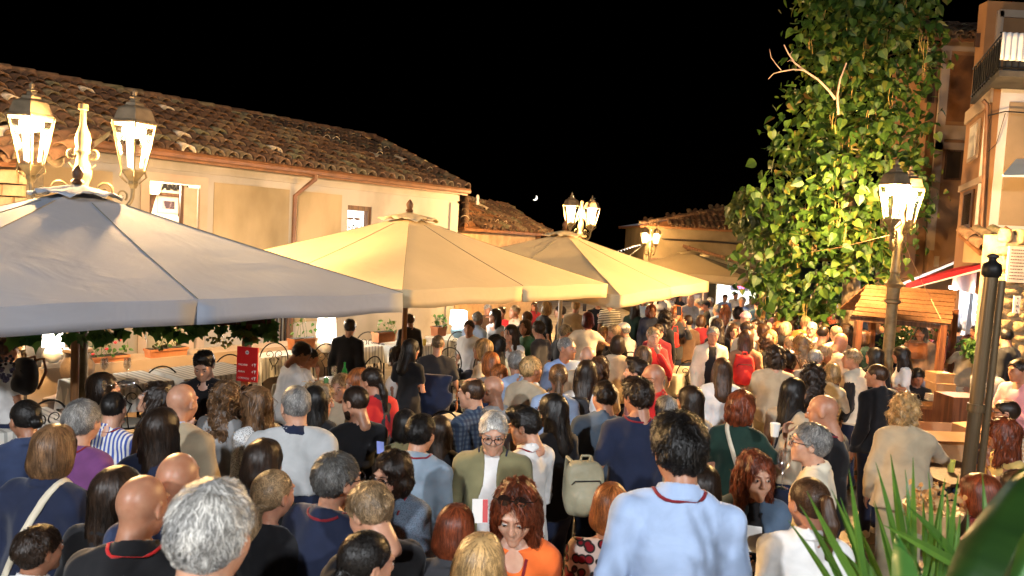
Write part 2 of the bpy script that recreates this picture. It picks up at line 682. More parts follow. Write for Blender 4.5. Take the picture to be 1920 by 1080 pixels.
def hair_me(style, lod, seed):
    key = (style, lod, seed)
    if key in HAIRS:
        return HAIRS[key]
    f = hair_fn(style, seed * 1.7)
    c = (0.0065, 0.0105, 0.016)[lod]
    big = style in ('curlylong', 'afro', 'curlybob')
    w = 0.145 if big else 0.115
    zl = -0.34 if 'long' in style or style == 'lowpony' else (-0.24 if style == 'pony' else -0.15)
    V, Q = surf(f, axis_lines(-w, w, c), axis_lines(-0.22 if style in ('pony', 'bun', 'lowpony') else -0.19, 0.14, c), axis_lines(zl, 0.185 if big else 0.165, c))
    # strands laid over the shell
    n = (2600, 650, 160)[lod]
    wd = (0.0016, 0.0032, 0.006)[lod]
    L = RIB[style]
    if 'long' in style or style in ('bob', 'wavybob'):
        n = int(n * 1.6)
    if style == 'buzz':
        n = n // 2
    rs = np.random.RandomState(seed + 11)
    # area-weighted-ish: pick faces
    fi = rs.randint(0, len(Q), n)
    p = (V[Q[fi, 0]] + V[Q[fi, 1]] + V[Q[fi, 2]] + V[Q[fi, 3]]) / 4
    p = p + (rs.rand(n, 3) - 0.5) * c
    segs = 4 if lod == 0 else 3
    e = 0.002

    def grad(p):
        g = np.stack([f(p + np.array(o, np.float32)) - f(p - np.array(o, np.float32)) for o in ((e, 0, 0), (0, e, 0), (0, 0, e))], 1)
        return g / (np.linalg.norm(g, axis=1, keepdims=True) + 1e-9)
    crown = np.array((0.012, -0.05, 0.125), np.float32)
    line = []
    jit = (rs.rand(n, 3) - 0.5)
    curl = {'curlylong': 1.6, 'curlybob': 1.6, 'afro': 2.5, 'wavylong': 0.5, 'wavybob': 0.5, 'thick': 1.3, 'short': 1.1, 'quiff': 0.8, 'crop': 0.8}.get(style, 0.35)
    lift0 = {'thick': 0.009, 'short': 0.0055, 'crop': 0.002, 'quiff': 0.005, 'wavybob': 0.004, 'wavylong': 0.004, 'afro': 0.01, 'curlybob': 0.007, 'curlylong': 0.007}.get(style, 0.0012)
    q = p.copy()
    Ls = L * (0.5 + rs.rand(n, 1))
    for s in range(segs + 1):
        g = grad(q)
        dq = f(q)[:, None]
        lift = lift0 * (0.2 + s / segs) + jit[:, :1] * 0.001
        q = q - g * dq + g * lift
        line.append(q.copy())
        if style in ('pony', 'bun', 'lowpony'):
            knot = np.array((0, -0.12, 0.045 if style == 'pony' else -0.02), np.float32)
            v = knot - q
            down = q[:, 1] < -0.115
            v[down] = (0, -0.02, -1)
        elif 'long' in style or style in ('bob', 'wavybob'):
            v = (q - crown)
            v = v / (np.linalg.norm(v, axis=1, keepdims=True) + 1e-6)
            k = np.clip((0.12 - q[:, 2:3]) / 0.08, 0, 1)
            v = v * (1 - k) + k * np.array((0, 0, -1), np.float32)
        elif style in ('quiff',):
            v = np.tile(np.array((0.2, -0.8, -0.5), np.float32), (n, 1))
        else:
            v = (q - crown) + np.array((0, 0, -0.03), np.float32)
            v = v / (np.linalg.norm(v, axis=1, keepdims=True) + 1e-6)
        v = v + jit * curl + (rs.rand(n, 3) - 0.5) * curl * 0.8
        v = v - g * np.einsum('ij,ij->i', v, g)[:, None]
        v = v / (np.linalg.norm(v, axis=1, keepdims=True) + 1e-6)
        if s == 0:
            side = np.cross(v, g)
        q = q + v * Ls / segs
    RV = []
    for s in range(segs + 1):
        ww = wd * (1.0, 1.0, 0.9, 0.6, 0.25)[s] if segs == 4 else wd * (1.0, 1.0, 0.7, 0.3)[s]
        RV.append(line[s] - side * ww)
        RV.append(line[s] + side * ww)
    RV = np.stack(RV, 1).reshape(-1, 3)
    nb = (segs + 1) * 2
    base = np.arange(n) * nb
    RF = np.concatenate([np.stack([base + 2 * s, base + 2 * s + 1, base + 2 * s + 3, base + 2 * s + 2], 1) for s in range(segs)])
    V, Q = join_vf([(V, Q), (RV.astype(np.float32), RF.astype(np.int32))])
    me = npmesh("hair_" + style, V, Q)
    HAIRS[key] = me
    return me


# ------------------------------------------------------------------ hand: wrist at origin, fingers along -z, palm facing +y, thumb towards +x
HANDS = {}


def hand_vf(grip, lod, mirror):
    key = (grip, lod, mirror)
    if key in HANDS:
        return HANDS[key]
    cv = 1.0 if grip else 0.35
    prims = []
    for i, (x, L, r) in enumerate(((0.028, 0.070, 0.0085), (0.010, 0.078, 0.009), (-0.009, 0.073, 0.0085), (-0.026, 0.058, 0.0075))):
        p = np.array((x * 0.9, 0.0, -0.085 + abs(x - 0.01) * 0.25))
        a = 0.25 * cv
        for j, s in enumerate((0.45, 0.32, 0.23)):
            a += (0.55, 0.75, 0.5)[j] * cv
            q = p + np.array((x * 0.06, math.sin(a), -math.cos(a))) * L * s
            prims.append((p, q, r * (1 - 0.08 * j), r * (0.92 - 0.08 * j)))
            p = q
    t0 = np.array((0.022, 0.008, -0.03))
    t1 = t0 + np.array((0.026, 0.014 + 0.01 * cv, -0.026))
    t2 = t1 + np.array((0.006 - 0.008 * cv, 0.010 + 0.018 * cv, -0.026))
    prims += [(t0, t1, 0.013, 0.011), (t1, t2, 0.011, 0.008)]

    def f(P):
        d = cone(P, (0, 0, 0.02), (0, 0, -0.015), 0.025, 0.026, (0, 1, 0), 0.75)
        pl = cone(P, (0.012, 0.0, -0.035), (0.014, 0.0, -0.078), 0.026, 0.024, (0, 1, 0), 0.55)
        pl = np.minimum(pl, cone(P, (-0.012, 0.0, -0.035), (-0.014, 0.0, -0.074), 0.026, 0.022, (0, 1, 0), 0.55))
        d = smin(d, pl, 0.015)
        for a, b, ra, rb in prims:
            d = smin(d, cone(P, a, b, ra, rb), 0.004)
        return d
    c = (0.0068, 0.0125, 0.018)[lod]
    V, Q = surf(f, axis_lines(-0.055, 0.075, c), axis_lines(-0.035, 0.1, c), axis_lines(-0.185, 0.05, c))
    if mirror:
        V = V * np.array((-1, 1, 1), np.float32)
        Q = Q[:, ::-1]
    HANDS[key] = (V, Q)
    return HANDS[key]
# ------------------------------------------------------------------ people: cloth, skin and hair materials
COLS = {
    'black': (0.010, 0.010, 0.012), 'charcoal': (0.035, 0.035, 0.04), 'navy': (0.012, 0.018, 0.045), 'darkblue': (0.03, 0.045, 0.10),
    'denim': (0.07, 0.11, 0.17), 'lightblue': (0.36, 0.47, 0.68), 'skyblue': (0.25, 0.36, 0.62), 'slate': (0.09, 0.12, 0.16),
    'white': (0.75, 0.74, 0.72), 'cream': (0.70, 0.62, 0.47), 'beige': (0.48, 0.39, 0.27), 'sand': (0.40, 0.32, 0.21), 'olive': (0.22, 0.20, 0.10),
    'khaki': (0.35, 0.29, 0.18), 'grey': (0.30, 0.30, 0.30), 'lightgrey': (0.45, 0.46, 0.46), 'brown': (0.10, 0.055, 0.03), 'tan': (0.30, 0.17, 0.09),
    'purple': (0.16, 0.05, 0.16), 'red': (0.55, 0.02, 0.02), 'darkred': (0.20, 0.012, 0.02), 'orange': (0.85, 0.16, 0.03), 'pink': (0.62, 0.30, 0.34),
    'green': (0.03, 0.10, 0.04), 'darkgreen': (0.012, 0.035, 0.025), 'yellow': (0.65, 0.45, 0.14), 'teal': (0.20, 0.33, 0.36), 'greyblue': (0.24, 0.31, 0.38),
}
HCOL = {
    'black': (0.010, 0.008, 0.007), 'darkbrown': (0.022, 0.012, 0.007), 'brown': (0.065, 0.030, 0.014), 'lightbrown': (0.16, 0.085, 0.04),
    'blonde': (0.42, 0.26, 0.11), 'auburn': (0.16, 0.035, 0.012), 'ginger': (0.35, 0.11, 0.03), 'red': (0.11, 0.010, 0.012),
    'grey': (0.26, 0.25, 0.24), 'darkgrey': (0.08, 0.078, 0.075), 'silver': (0.48, 0.47, 0.45), 'white': (0.72, 0.70, 0.66), 'sandy': (0.30, 0.20, 0.11),
}
CNAME = {'darkblue': 'dark blue', 'lightblue': 'pale blue', 'skyblue': 'blue', 'lightgrey': 'light grey', 'darkred': 'dark red', 'darkgreen': 'dark green', 'greyblue': 'grey-blue', 'sand': 'sandy beige', 'teal': 'faded teal', 'slate': 'slate blue'}


def cloth(col, pat='plain'):
    key = f"{col}_{pat}_cloth"
    if key in MATS:
        return MATS[key]
    c = COLS[col]
    m, t, b = nt(key)
    co = objco(t)
    b.inputs["Roughness"].default_value = 0.82
    b.inputs["Specular IOR Level"].default_value = 0.2
    b.inputs["Sheen Weight"].default_value = 0.15
    n = node(t, "ShaderNodeTexNoise", i_Scale=7.0, i_Detail=5.0, i_Distortion=0.5)
    t.links.new(co, n.inputs["Vector"])
    r = ramp(t, [(0.3, tuple(x * 0.78 for x in c)), (0.7, tuple(min(1, x * 1.1) for x in c))], n.outputs["Fac"])
    out = r.outputs[0]
    if pat in ('stripes', 'plaid', 'hoops'):
        w = node(t, "ShaderNodeTexWave", i_Scale=11.0 if pat == 'stripes' else 9.0, i_Distortion=0.6)
        w.bands_direction = 'X' if pat != 'hoops' else 'Z'
        t.links.new(co, w.inputs["Vector"])
        rr = ramp(t, [(0.45, (0, 0, 0)), (0.55, (1, 1, 1))], w.outputs["Fac"])
        c2 = {'stripes': (0.06, 0.10, 0.35), 'plaid': (0.03, 0.05, 0.09), 'hoops': (0.6, 0.57, 0.5)}[pat]
        mx = node(t, "ShaderNodeMix", data_type='RGBA')
        t.links.new(rr.outputs[0], mx.inputs["Factor"])
        t.links.new(out, mx.inputs["A"])
        mx.inputs["B"].default_value = (*c2, 1)
        out = mx.outputs["Result"]
        if pat == 'plaid':
            w2 = node(t, "ShaderNodeTexWave", i_Scale=9.0)
            w2.bands_direction = 'Z'
            t.links.new(co, w2.inputs["Vector"])
            rr2 = ramp(t, [(0.5, (0, 0, 0)), (0.6, (1, 1, 1))], w2.outputs["Fac"])
            mu = node(t, "ShaderNodeMath", operation='MULTIPLY')
            mu.inputs[1].default_value = 0.6
            t.links.new(rr2.outputs[0], mu.inputs[0])
            mx2 = node(t, "ShaderNodeMix", data_type='RGBA')
            t.links.new(mu.outputs[0], mx2.inputs["Factor"])
            t.links.new(out, mx2.inputs["A"])
            mx2.inputs["B"].default_value = (0.02, 0.03, 0.06, 1)
            out = mx2.outputs["Result"]
    elif pat in ('dots', 'print', 'tweed', 'sequin'):
        vo = node(t, "ShaderNodeTexVoronoi", i_Scale={'dots': 20.0, 'print': 28.0, 'tweed': 160.0, 'sequin': 90.0}[pat])
        t.links.new(co, vo.inputs["Vector"])
        if pat == 'dots':
            rr = ramp(t, [(0.30, (0.20, 0.005, 0.01)), (0.40, (0.01, 0.01, 0.01)), (0.50, (0.01, 0.01, 0.01)), (0.56, (0.55, 0.42, 0.36))], vo.outputs["Distance"])
        elif pat == 'print':
            rr = ramp(t, [(0.2, tuple(x * 0.15 for x in c)), (0.5, c)], vo.outputs["Distance"])
        else:
            rr = ramp(t, [(0.15, tuple(x * 0.35 for x in c)), (0.55, tuple(min(1, x * 1.4) for x in c))], vo.outputs["Distance"])
        out = rr.outputs[0]
    t.links.new(out, b.inputs["Base Color"])
    n2 = node(t, "ShaderNodeTexNoise", noise_type='RIDGED_MULTIFRACTAL', i_Scale=4.5, i_Detail=2.0, i_Distortion=0.6)
    t.links.new(co, n2.inputs["Vector"])
    n3 = node(t, "ShaderNodeTexNoise", i_Scale=350.0, i_Detail=2.0)
    t.links.new(co, n3.inputs["Vector"])
    bp = node(t, "ShaderNodeBump", i_Strength=0.8, i_Distance=0.035)
    bp2 = node(t, "ShaderNodeBump", i_Strength=0.3, i_Distance=0.001)
    t.links.new(n2.outputs["Fac"], bp.inputs["Height"])
    t.links.new(n3.outputs["Fac"], bp2.inputs["Height"])
    t.links.new(bp.outputs[0], bp2.inputs["Normal"])
    t.links.new(bp2.outputs[0], b.inputs["Normal"])
    MATS[key] = m
    return m


SKT = [(0.50, 0.27, 0.17), (0.42, 0.21, 0.125), (0.57, 0.33, 0.22), (0.34, 0.165, 0.095), (0.46, 0.235, 0.15)]


def skin(i):
    key = f"skin_tone_{i}"
    if key in MATS:
        return MATS[key]
    c = SKT[i]
    m, t, b = nt(key)
    co = objco(t)
    n = node(t, "ShaderNodeTexNoise", i_Scale=22.0, i_Detail=6.0)
    t.links.new(co, n.inputs["Vector"])
    r = ramp(t, [(0.3, (c[0] * 0.82, c[1] * 0.70, c[2] * 0.66)), (0.7, c)], n.outputs["Fac"])
    t.links.new(r.outputs[0], b.inputs["Base Color"])
    b.inputs["Roughness"].default_value = 0.42
    b.inputs["Specular IOR Level"].default_value = 0.42
    b.inputs["Subsurface Weight"].default_value = 0.12
    b.inputs["Subsurface Radius"].default_value = (0.012, 0.005, 0.003)
    b.inputs["Subsurface Scale"].default_value = 1.0
    n3 = node(t, "ShaderNodeTexNoise", i_Scale=180.0, i_Detail=3.0)
    t.links.new(co, n3.inputs["Vector"])
    bp = node(t, "ShaderNodeBump", i_Strength=0.25, i_Distance=0.001)
    t.links.new(n3.outputs["Fac"], bp.inputs["Height"])
    t.links.new(bp.outputs[0], b.inputs["Normal"])
    MATS[key] = m
    return m


def hairmat(col):
    key = f"{col}_hair"
    if key in MATS:
        return MATS[key]
    c = HCOL[col]
    m, t, b = nt(key)
    g = t.nodes.new("ShaderNodeNewGeometry")
    lo = tuple(x * 0.42 for x in c)
    hi = tuple(min(1.0, x * 1.7) for x in c)
    r = ramp(t, [(0.0, lo), (0.5, c), (1.0, hi)], g.outputs["Random Per Island"])
    co = objco(t, (90, 90, 9))
    n = node(t, "ShaderNodeTexNoise", i_Scale=1.0, i_Detail=3.0)
    t.links.new(co, n.inputs["Vector"])
    co2 = objco(t, (14, 14, 10))
    n2 = node(t, "ShaderNodeTexNoise", i_Scale=1.0, i_Detail=2.0)
    t.links.new(co2, n2.inputs["Vector"])
    r2 = ramp(t, [(0.3, (0.45, 0.45, 0.45)), (0.7, (1.25, 1.22, 1.15))], n2.outputs["Fac"])
    mx = node(t, "ShaderNodeMix", data_type='RGBA', blend_type='MULTIPLY')
    mx.inputs["Factor"].default_value = 1.0
    t.links.new(r.outputs[0], mx.inputs["A"])
    t.links.new(r2.outputs[0], mx.inputs["B"])
    t.links.new(mx.outputs["Result"], b.inputs["Base Color"])
    b.inputs["Roughness"].default_value = 0.42
    b.inputs["Specular IOR Level"].default_value = 0.35
    bp = node(t, "ShaderNodeBump", i_Strength=0.5, i_Distance=0.004)
    t.links.new(n.outputs["Fac"], bp.inputs["Height"])
    t.links.new(bp.outputs[0], b.inputs["Normal"])
    MATS[key] = m
    return m


# ------------------------------------------------------------------ skeletons and garments
ARMS = {  # elbow and wrist seen from the shoulder: outward, forward, up
    'down': ((0.055, -0.03, -0.285), (0.06, 0.05, -0.53)),
    'hold': ((0.06, 0.02, -0.28), (-0.05, 0.24, -0.23)),
    'sip': ((0.10, 0.13, -0.22), (-0.06, 0.27, -0.02)),
    'phone': ((0.05, 0.13, -0.25), (-0.07, 0.33, -0.10)),
    'snap': ((0.08, 0.20, -0.16), (-0.05, 0.36, 0.06)),
    'hip': ((0.19, -0.09, -0.20), (0.04, 0.03, -0.38)),
    'cross': ((0.07, 0.06, -0.27), (-0.20, 0.17, -0.22)),
    'face': ((0.03, 0.17, -0.22), (-0.12, 0.17, 0.02)),
    'out': ((0.14, 0.20, -0.16), (0.24, 0.42, -0.24)),
    'table': ((0.06, 0.14, -0.24), (-0.04, 0.36, -0.29)),
    'up': ((0.16, 0.10, -0.20), (0.14, 0.22, 0.04)),
}


class J:
    pass


def skeleton(fem=False, fat=0.0, sit=False, lean=0.0, arms=('down', 'down'), step=0.0):
    j = J()
    j.fem, j.fat, j.sit = fem, fat, sit
    l = R(lean)
    upv = v3(0, math.sin(l), math.cos(l))
    fw = v3(0, math.cos(l), -math.sin(l))
    j.up, j.fw = upv, fw
    j.pel = v3(0, 0, 0.52) if sit else v3(0, 0, 0.93)
    j.waist = j.pel + upv * 0.17
    j.chest = j.pel + upv * 0.37
    j.neck = j.pel + upv * 0.535
    l2 = l * 0.7
    j.head = j.neck + v3(0, math.sin(l2), math.cos(l2)) * 0.145 + v3(0, 0.045, 0)
    w = (0.140 if fem else 0.162) + fat * 0.02
    j.sh = [j.neck - upv * 0.068 + v3(s * w, -0.01, 0) for s in (-1, 1)]
    j.el, j.wr = [], []
    for i, s in enumerate((-1, 1)):
        e, wv = ARMS[arms[i]]
        ext = fat * 0.03
        def tr(o):
            return v3(s * (o[0] + ext), 0, 0) + v3(0, o[1], 0) * 1.0 + v3(0, 0, o[2])
        # arms hang with gravity: only a little of the lean is passed on
        sc = 0.93 if fem else 1.0
        j.el.append(j.sh[i] + tr(e) * sc)
        j.wr.append(j.sh[i] + tr(wv) * sc)
    j.hip = [j.pel + v3(s * 0.085, 0, -0.04) for s in (-1, 1)]
    if sit:
        j.kn = [v3(s * 0.11, 0.42, 0.50) for s in (-1, 1)]
        j.an = [v3(s * 0.10, 0.38, 0.09) for s in (-1, 1)]
    else:
        j.kn = [v3(s * 0.095, 0.02 + s * step, 0.49) for s in (-1, 1)]
        j.an = [v3(s * 0.10, -0.03 + s * step, 0.09) for s in (-1, 1)]
    j.top = float(j.head[2]) + 0.125
    return j


def torso(P, j, o=0.0, bust=True):
    f = j.fat * 0.035
    F = j.fw
    wr_ = 0.108 if j.fem else 0.122
    d = cone(P, j.pel - j.up * 0.03, j.waist, (0.148 if j.fem else 0.142) + f + o, wr_ + f * 1.4 + o, F, 0.74 + j.fat * 0.1)
    d = smin(d, cone(P, j.waist, j.chest, wr_ + f * 1.4 + o, (0.128 if j.fem else 0.150) + f + o, F, 0.70 + j.fat * 0.1), 0.04)
    d = smin(d, cone(P, j.chest, j.neck - j.up * 0.075, (0.128 if j.fem else 0.150) + f + o, 0.098 + o, F, 0.64), 0.04)
    d = smin(d, cone(P, j.sh[0] * 0.97 + j.sh[1] * 0.03, j.sh[1] * 0.97 + j.sh[0] * 0.03, 0.058 + o, 0.058 + o), 0.045)
    tz = j.neck + j.up * 0.01
    for i in (0, 1):
        d = smin(d, cone(P, tz - j.up * 0.012, j.sh[i] * 0.6 + tz * 0.4, 0.042 + o, 0.046 + o), 0.04)
    if j.fem:
        for s in (-1, 1):
            d = smin(d, ell(P, j.chest - j.up * 0.02 + j.fw * 0.070 + v3(s * 0.062, 0, 0), (0.056 + o, 0.048 + o, 0.058 + o)), 0.06)
    return d


def arm(P, j, i, o=0.0, upto=2.0, r=1.0):
    t = 0.9 if j.fem else 1.0
    a = j.sh[i]
    b = j.el[i]
    c = j.wr[i]
    if upto < 1:
        b2 = a + (b - a) * upto
        return cone(P, a, b2, (0.050 * t + o) * r, (0.046 * t + o * 1.1) * r)
    d = cone(P, a, b, (0.050 * t + o) * r, (0.038 * t + o) * r)
    u = min(upto - 1, 1)
    if u > 0:
        d = smin(d, cone(P, b, b + (c - b) * u, (0.040 * t + o) * r, ((0.040 - 0.016 * u) * t + o) * r), 0.012)
    return d


def body_fn(j):
    def f(P):
        d = torso(P, j, -0.004)
        d = smin(d, cone(P, j.neck - j.up * 0.03, j.head + v3(0, -0.05, -0.10), 0.058 if not j.fem else 0.050, 0.054 if not j.fem else 0.045), 0.03)
        for i in (0, 1):
            d = smin(d, arm(P, j, i), 0.025)
            d = smin(d, cone(P, j.hip[i], j.kn[i], 0.078 + j.fat * 0.02, 0.052), 0.04)
            d = smin(d, cone(P, j.kn[i], j.an[i], 0.055, 0.036), 0.02)
            d = smin(d, cone(P, j.an[i] + v3(0, 0.0, -0.045), j.an[i] + v3(0, 0.15, -0.06), 0.036, 0.026), 0.02)
        return d
    return f


GOFF = {'tee': 0.008, 'polo': 0.008, 'shirt': 0.011, 'sweater': 0.014, 'jacket': 0.020, 'blazer': 0.018, 'hoodie': 0.022, 'vest': 0.032, 'tank': 0.005, 'dress': 0.008, 'blouse': 0.010, 'drape': 0.026, 'cardigan': 0.018}


def top_fn(j, ty, ph, openf=False, hem=None):
    o = GOFF[ty]
    sl = {'tee': 0.62, 'polo': 0.62, 'shirt': 1.93, 'sweater': 1.93, 'jacket': 1.95, 'blazer': 1.95, 'hoodie': 1.95, 'vest': 0.0, 'tank': 0.0, 'dress': 0.5, 'blouse': 1.6, 'drape': 0.85, 'cardigan': 1.93}[ty]
    fk = 1.6 if j.near else 1.0
    hem = hem if hem is not None else {'tee': 0.05, 'polo': 0.05, 'shirt': 0.08, 'sweater': 0.05, 'jacket': 0.08, 'blazer': 0.13, 'hoodie': 0.07, 'vest': 0.06, 'tank': 0.03, 'dress': 0.5, 'blouse': 0.06, 'drape': -0.22, 'cardigan': 0.12}[ty]

    def f(P):
        d = torso(P, j, o)
        if not j.sit or ty != 'dress':
            low = j.pel - j.up * (0.10 if ty != 'dress' else 0.45)
            d = smin(d, cone(P, j.waist - j.up * 0.02, low, 0.125 + o + j.fat * 0.045, (0.172 if ty != 'dress' else 0.24) + o + j.fat * 0.05, j.fw, 0.84), 0.04)
        for i in (0, 1):
            if sl > 0:
                d = smin(d, arm(P, j, i, o * 0.85 + 0.004, sl, 1.0), 0.03)
        # folds
        S = P * np.array((1.0, 1.0, 0.55), np.float32)
        amp = {'tee': 0.006, 'vest': 0.003, 'drape': 0.010, 'jacket': 0.008, 'hoodie': 0.009}.get(ty, 0.0075) * fk
        d = d + amp * wob(S, 15, ph) - amp * 1.1 * (np.abs(wob(S * np.array((1.0, 1.0, 0.7), np.float32), 19, ph + 3)) - 0.35)
        g0 = (P - j.chest) @ j.up
        dr = np.clip(0.06 - g0, 0, 0.25) / 0.25 * (0.004 if ty in ('vest', 'tank') else 0.011)
        d = d - dr * np.maximum(np.sin(P[:, 0] * 46 + 2.2 * np.sin(P[:, 2] * 9 + ph) + P[:, 1] * 25 + ph * 3), -0.3)
        if ty == 'vest':
            d = d + 0.007 * np.abs(np.sin(P[:, 2] * 52)) - 0.004
        # long sleeves crease across the elbow
        if sl > 1:
            for i in (0, 1):
                q = P - j.el[i]
                w = np.exp(-np.einsum('ij,ij->i', q, q) / 0.01)
                d = d + 0.006 * w * np.sin(q[:, 2] * 120 + q[:, 1] * 50)
        # hem
        hp = j.pel - j.up * hem
        wav = 0.006 * np.sin(P[:, 0] * 30 + ph)
        d = smax(d, -((P - hp) @ j.up) + wav, 0.006)
        # neckline
        nn = j.up * 0.93 + j.fw * 0.36
        cut = {'tank': -0.045, 'dress': -0.03, 'blouse': -0.02, 'drape': 0.015, 'hoodie': 0.01}.get(ty, 0.0)
        base = j.neck + j.up * (0.035 + cut)
        d = smax(d, (P - base) @ nn, 0.006)
        if ty in ('tank', 'dress', 'blouse', 'polo', 'shirt', 'vest'):
            d = smax(d, -cone(P, j.neck + j.fw * 0.07 - j.up * (0.01 if ty in ('shirt', 'polo', 'vest') else 0.05), j.neck + j.fw * 0.2, 0.045, 0.05), 0.008)
        # collar band
        if ty in ('shirt', 'polo', 'jacket', 'blazer', 'vest', 'hoodie', 'cardigan'):
            h = {'shirt': 0.030, 'polo': 0.026, 'jacket': 0.026, 'blazer': 0.022, 'vest': 0.035, 'hoodie': 0.02, 'cardigan': 0.012}[ty]
            q = P - (j.neck + j.up * 0.018)
            hz = q @ nn
            rad = q - hz[:, None] * nn
            rr = np.sqrt(np.einsum('ij,ij->i', rad, rad))
            r0 = 0.066 + o * 0.5
            ring = np.maximum(np.abs(rr - r0 + hz * 0.25) - 0.008, np.abs(hz - 0.004) - h)
            if ty != 'vest':
                ring = np.maximum(ring, np.minimum(q @ j.fw - 0.03, 0.012 - np.abs(P[:, 0])))
            d = smin(d, ring, 0.008)
        if ty == 'hoodie':
            d = smin(d, ell(P, j.neck - j.fw * 0.075 - j.up * 0.035, (0.105, 0.05, 0.085)) + 0.004 * wob(P, 40, ph), 0.03)
        if openf:
            g = (P - j.pel) @ j.up
            w = 0.035 + 0.03 * np.clip((0.50 - g) / 0.3, 0, 1) + 0.008 * np.sin(g * 22 + ph)
            fr = (P - j.pel) @ j.fw
            d = smax(d, np.minimum(w - np.abs(P[:, 0]), fr - 0.02), 0.008)
        return d
    return f


def bottom_fn(j, ty, ph):
    def f(P):
        o = 0.010
        d = cone(P, j.pel - j.up * 0.03, j.waist - j.up * 0.03, 0.146 + j.fat * 0.035 + o, 0.108 + j.fat * 0.05 + o, j.fw, 0.76)
        if ty == 'skirt' and not j.sit:
            d = smin(d, cone(P, j.pel, j.pel - v3(0, 0, 0.48), 0.165 + o, 0.22, (0, 1, 0), 0.8), 0.03)
            d = d + 0.01 * np.sin(np.arctan2(P[:, 0], P[:, 1]) * 11) * np.clip(j.pel[2] - P[:, 2], 0, 0.5)
            d = smax(d, -(P[:, 2] - (j.pel[2] - 0.5)), 0.006)
        else:
            for i in (0, 1):
                d = smin(d, cone(P, j.hip[i], j.kn[i], 0.084 + o + j.fat * 0.02, 0.058 + o), 0.03)
                if ty != 'shorts':
                    d = smin(d, cone(P, j.kn[i], j.an[i] + v3(0, 0, 0.01), 0.060 + o, 0.046 + o), 0.02)
            if ty == 'shorts':
                d = smax(d, -(P[:, 2] - 0.50) if not j.sit else (P[:, 1] - 0.40), 0.006)
            else:
                d = smax(d, -(P[:, 2] - 0.055), 0.006)
        d = d + 0.005 * wob(P * np.array((1, 1, 0.6), np.float32), 18, ph)
        d = smax(d, ((P - j.waist) @ j.up) + 0.02, 0.006)
        return d
    return f


def bounds(pts, pad):
    a = np.array(pts)
    return a.min(0) - pad, a.max(0) + pad


CELL = {'body': (0.036, 0.042, 0.052), 'top': (0.014, 0.026, 0.038), 'bot': (0.036, 0.044, 0.056)}
CACHE = {}


def shell(key, fn, lo, hi, c, parts=()):
    if key in CACHE:
        return CACHE[key]
    V, Q = surf(fn, axis_lines(lo[0], hi[0], c), axis_lines(lo[1], hi[1], c), axis_lines(lo[2], hi[2], c))
    if parts:
        V, Q = join_vf([(V, Q)] + list(parts))
    me = npmesh("cloth", V, Q)
    CACHE[key] = me
    return me


def snap_pts(pts, fn, off):
    """lay points on a surface, off metres above it"""
    p = np.array(pts, np.float32)
    e = 0.004
    for _ in range(3):
        g = np.stack([fn(p + v3(*o)) - fn(p - v3(*o)) for o in ((e, 0, 0), (0, e, 0), (0, 0, e))], 1)
        g /= np.linalg.norm(g, axis=1, keepdims=True) + 1e-9
        p = p + g * (off - fn(p))[:, None]
    return p, g


def ribbon(pts, nrm, w, th=0.003, closed=False):
    """a flat band with thickness along pts"""
    n = len(pts)
    tg = np.gradient(pts, axis=0) if not closed else np.roll(pts, -1, 0) - np.roll(pts, 1, 0)
    tg /= np.linalg.norm(tg, axis=1, keepdims=True) + 1e-9
    sd = np.cross(tg, nrm)
    sd /= np.linalg.norm(sd, axis=1, keepdims=True) + 1e-9
    V = np.stack([pts - sd * w, pts + sd * w, pts + sd * w + nrm * th, pts - sd * w + nrm * th], 1).reshape(-1, 3)
    F = []
    m = n if closed else n - 1
    for i in range(m):
        k = ((i + 1) % n) * 4
        for a in range(4):
            b = (a + 1) % 4
            F.append((i * 4 + a, i * 4 + b, k + b, k + a))
    return V, np.array(F)


# shared face pieces
FACEME = {}


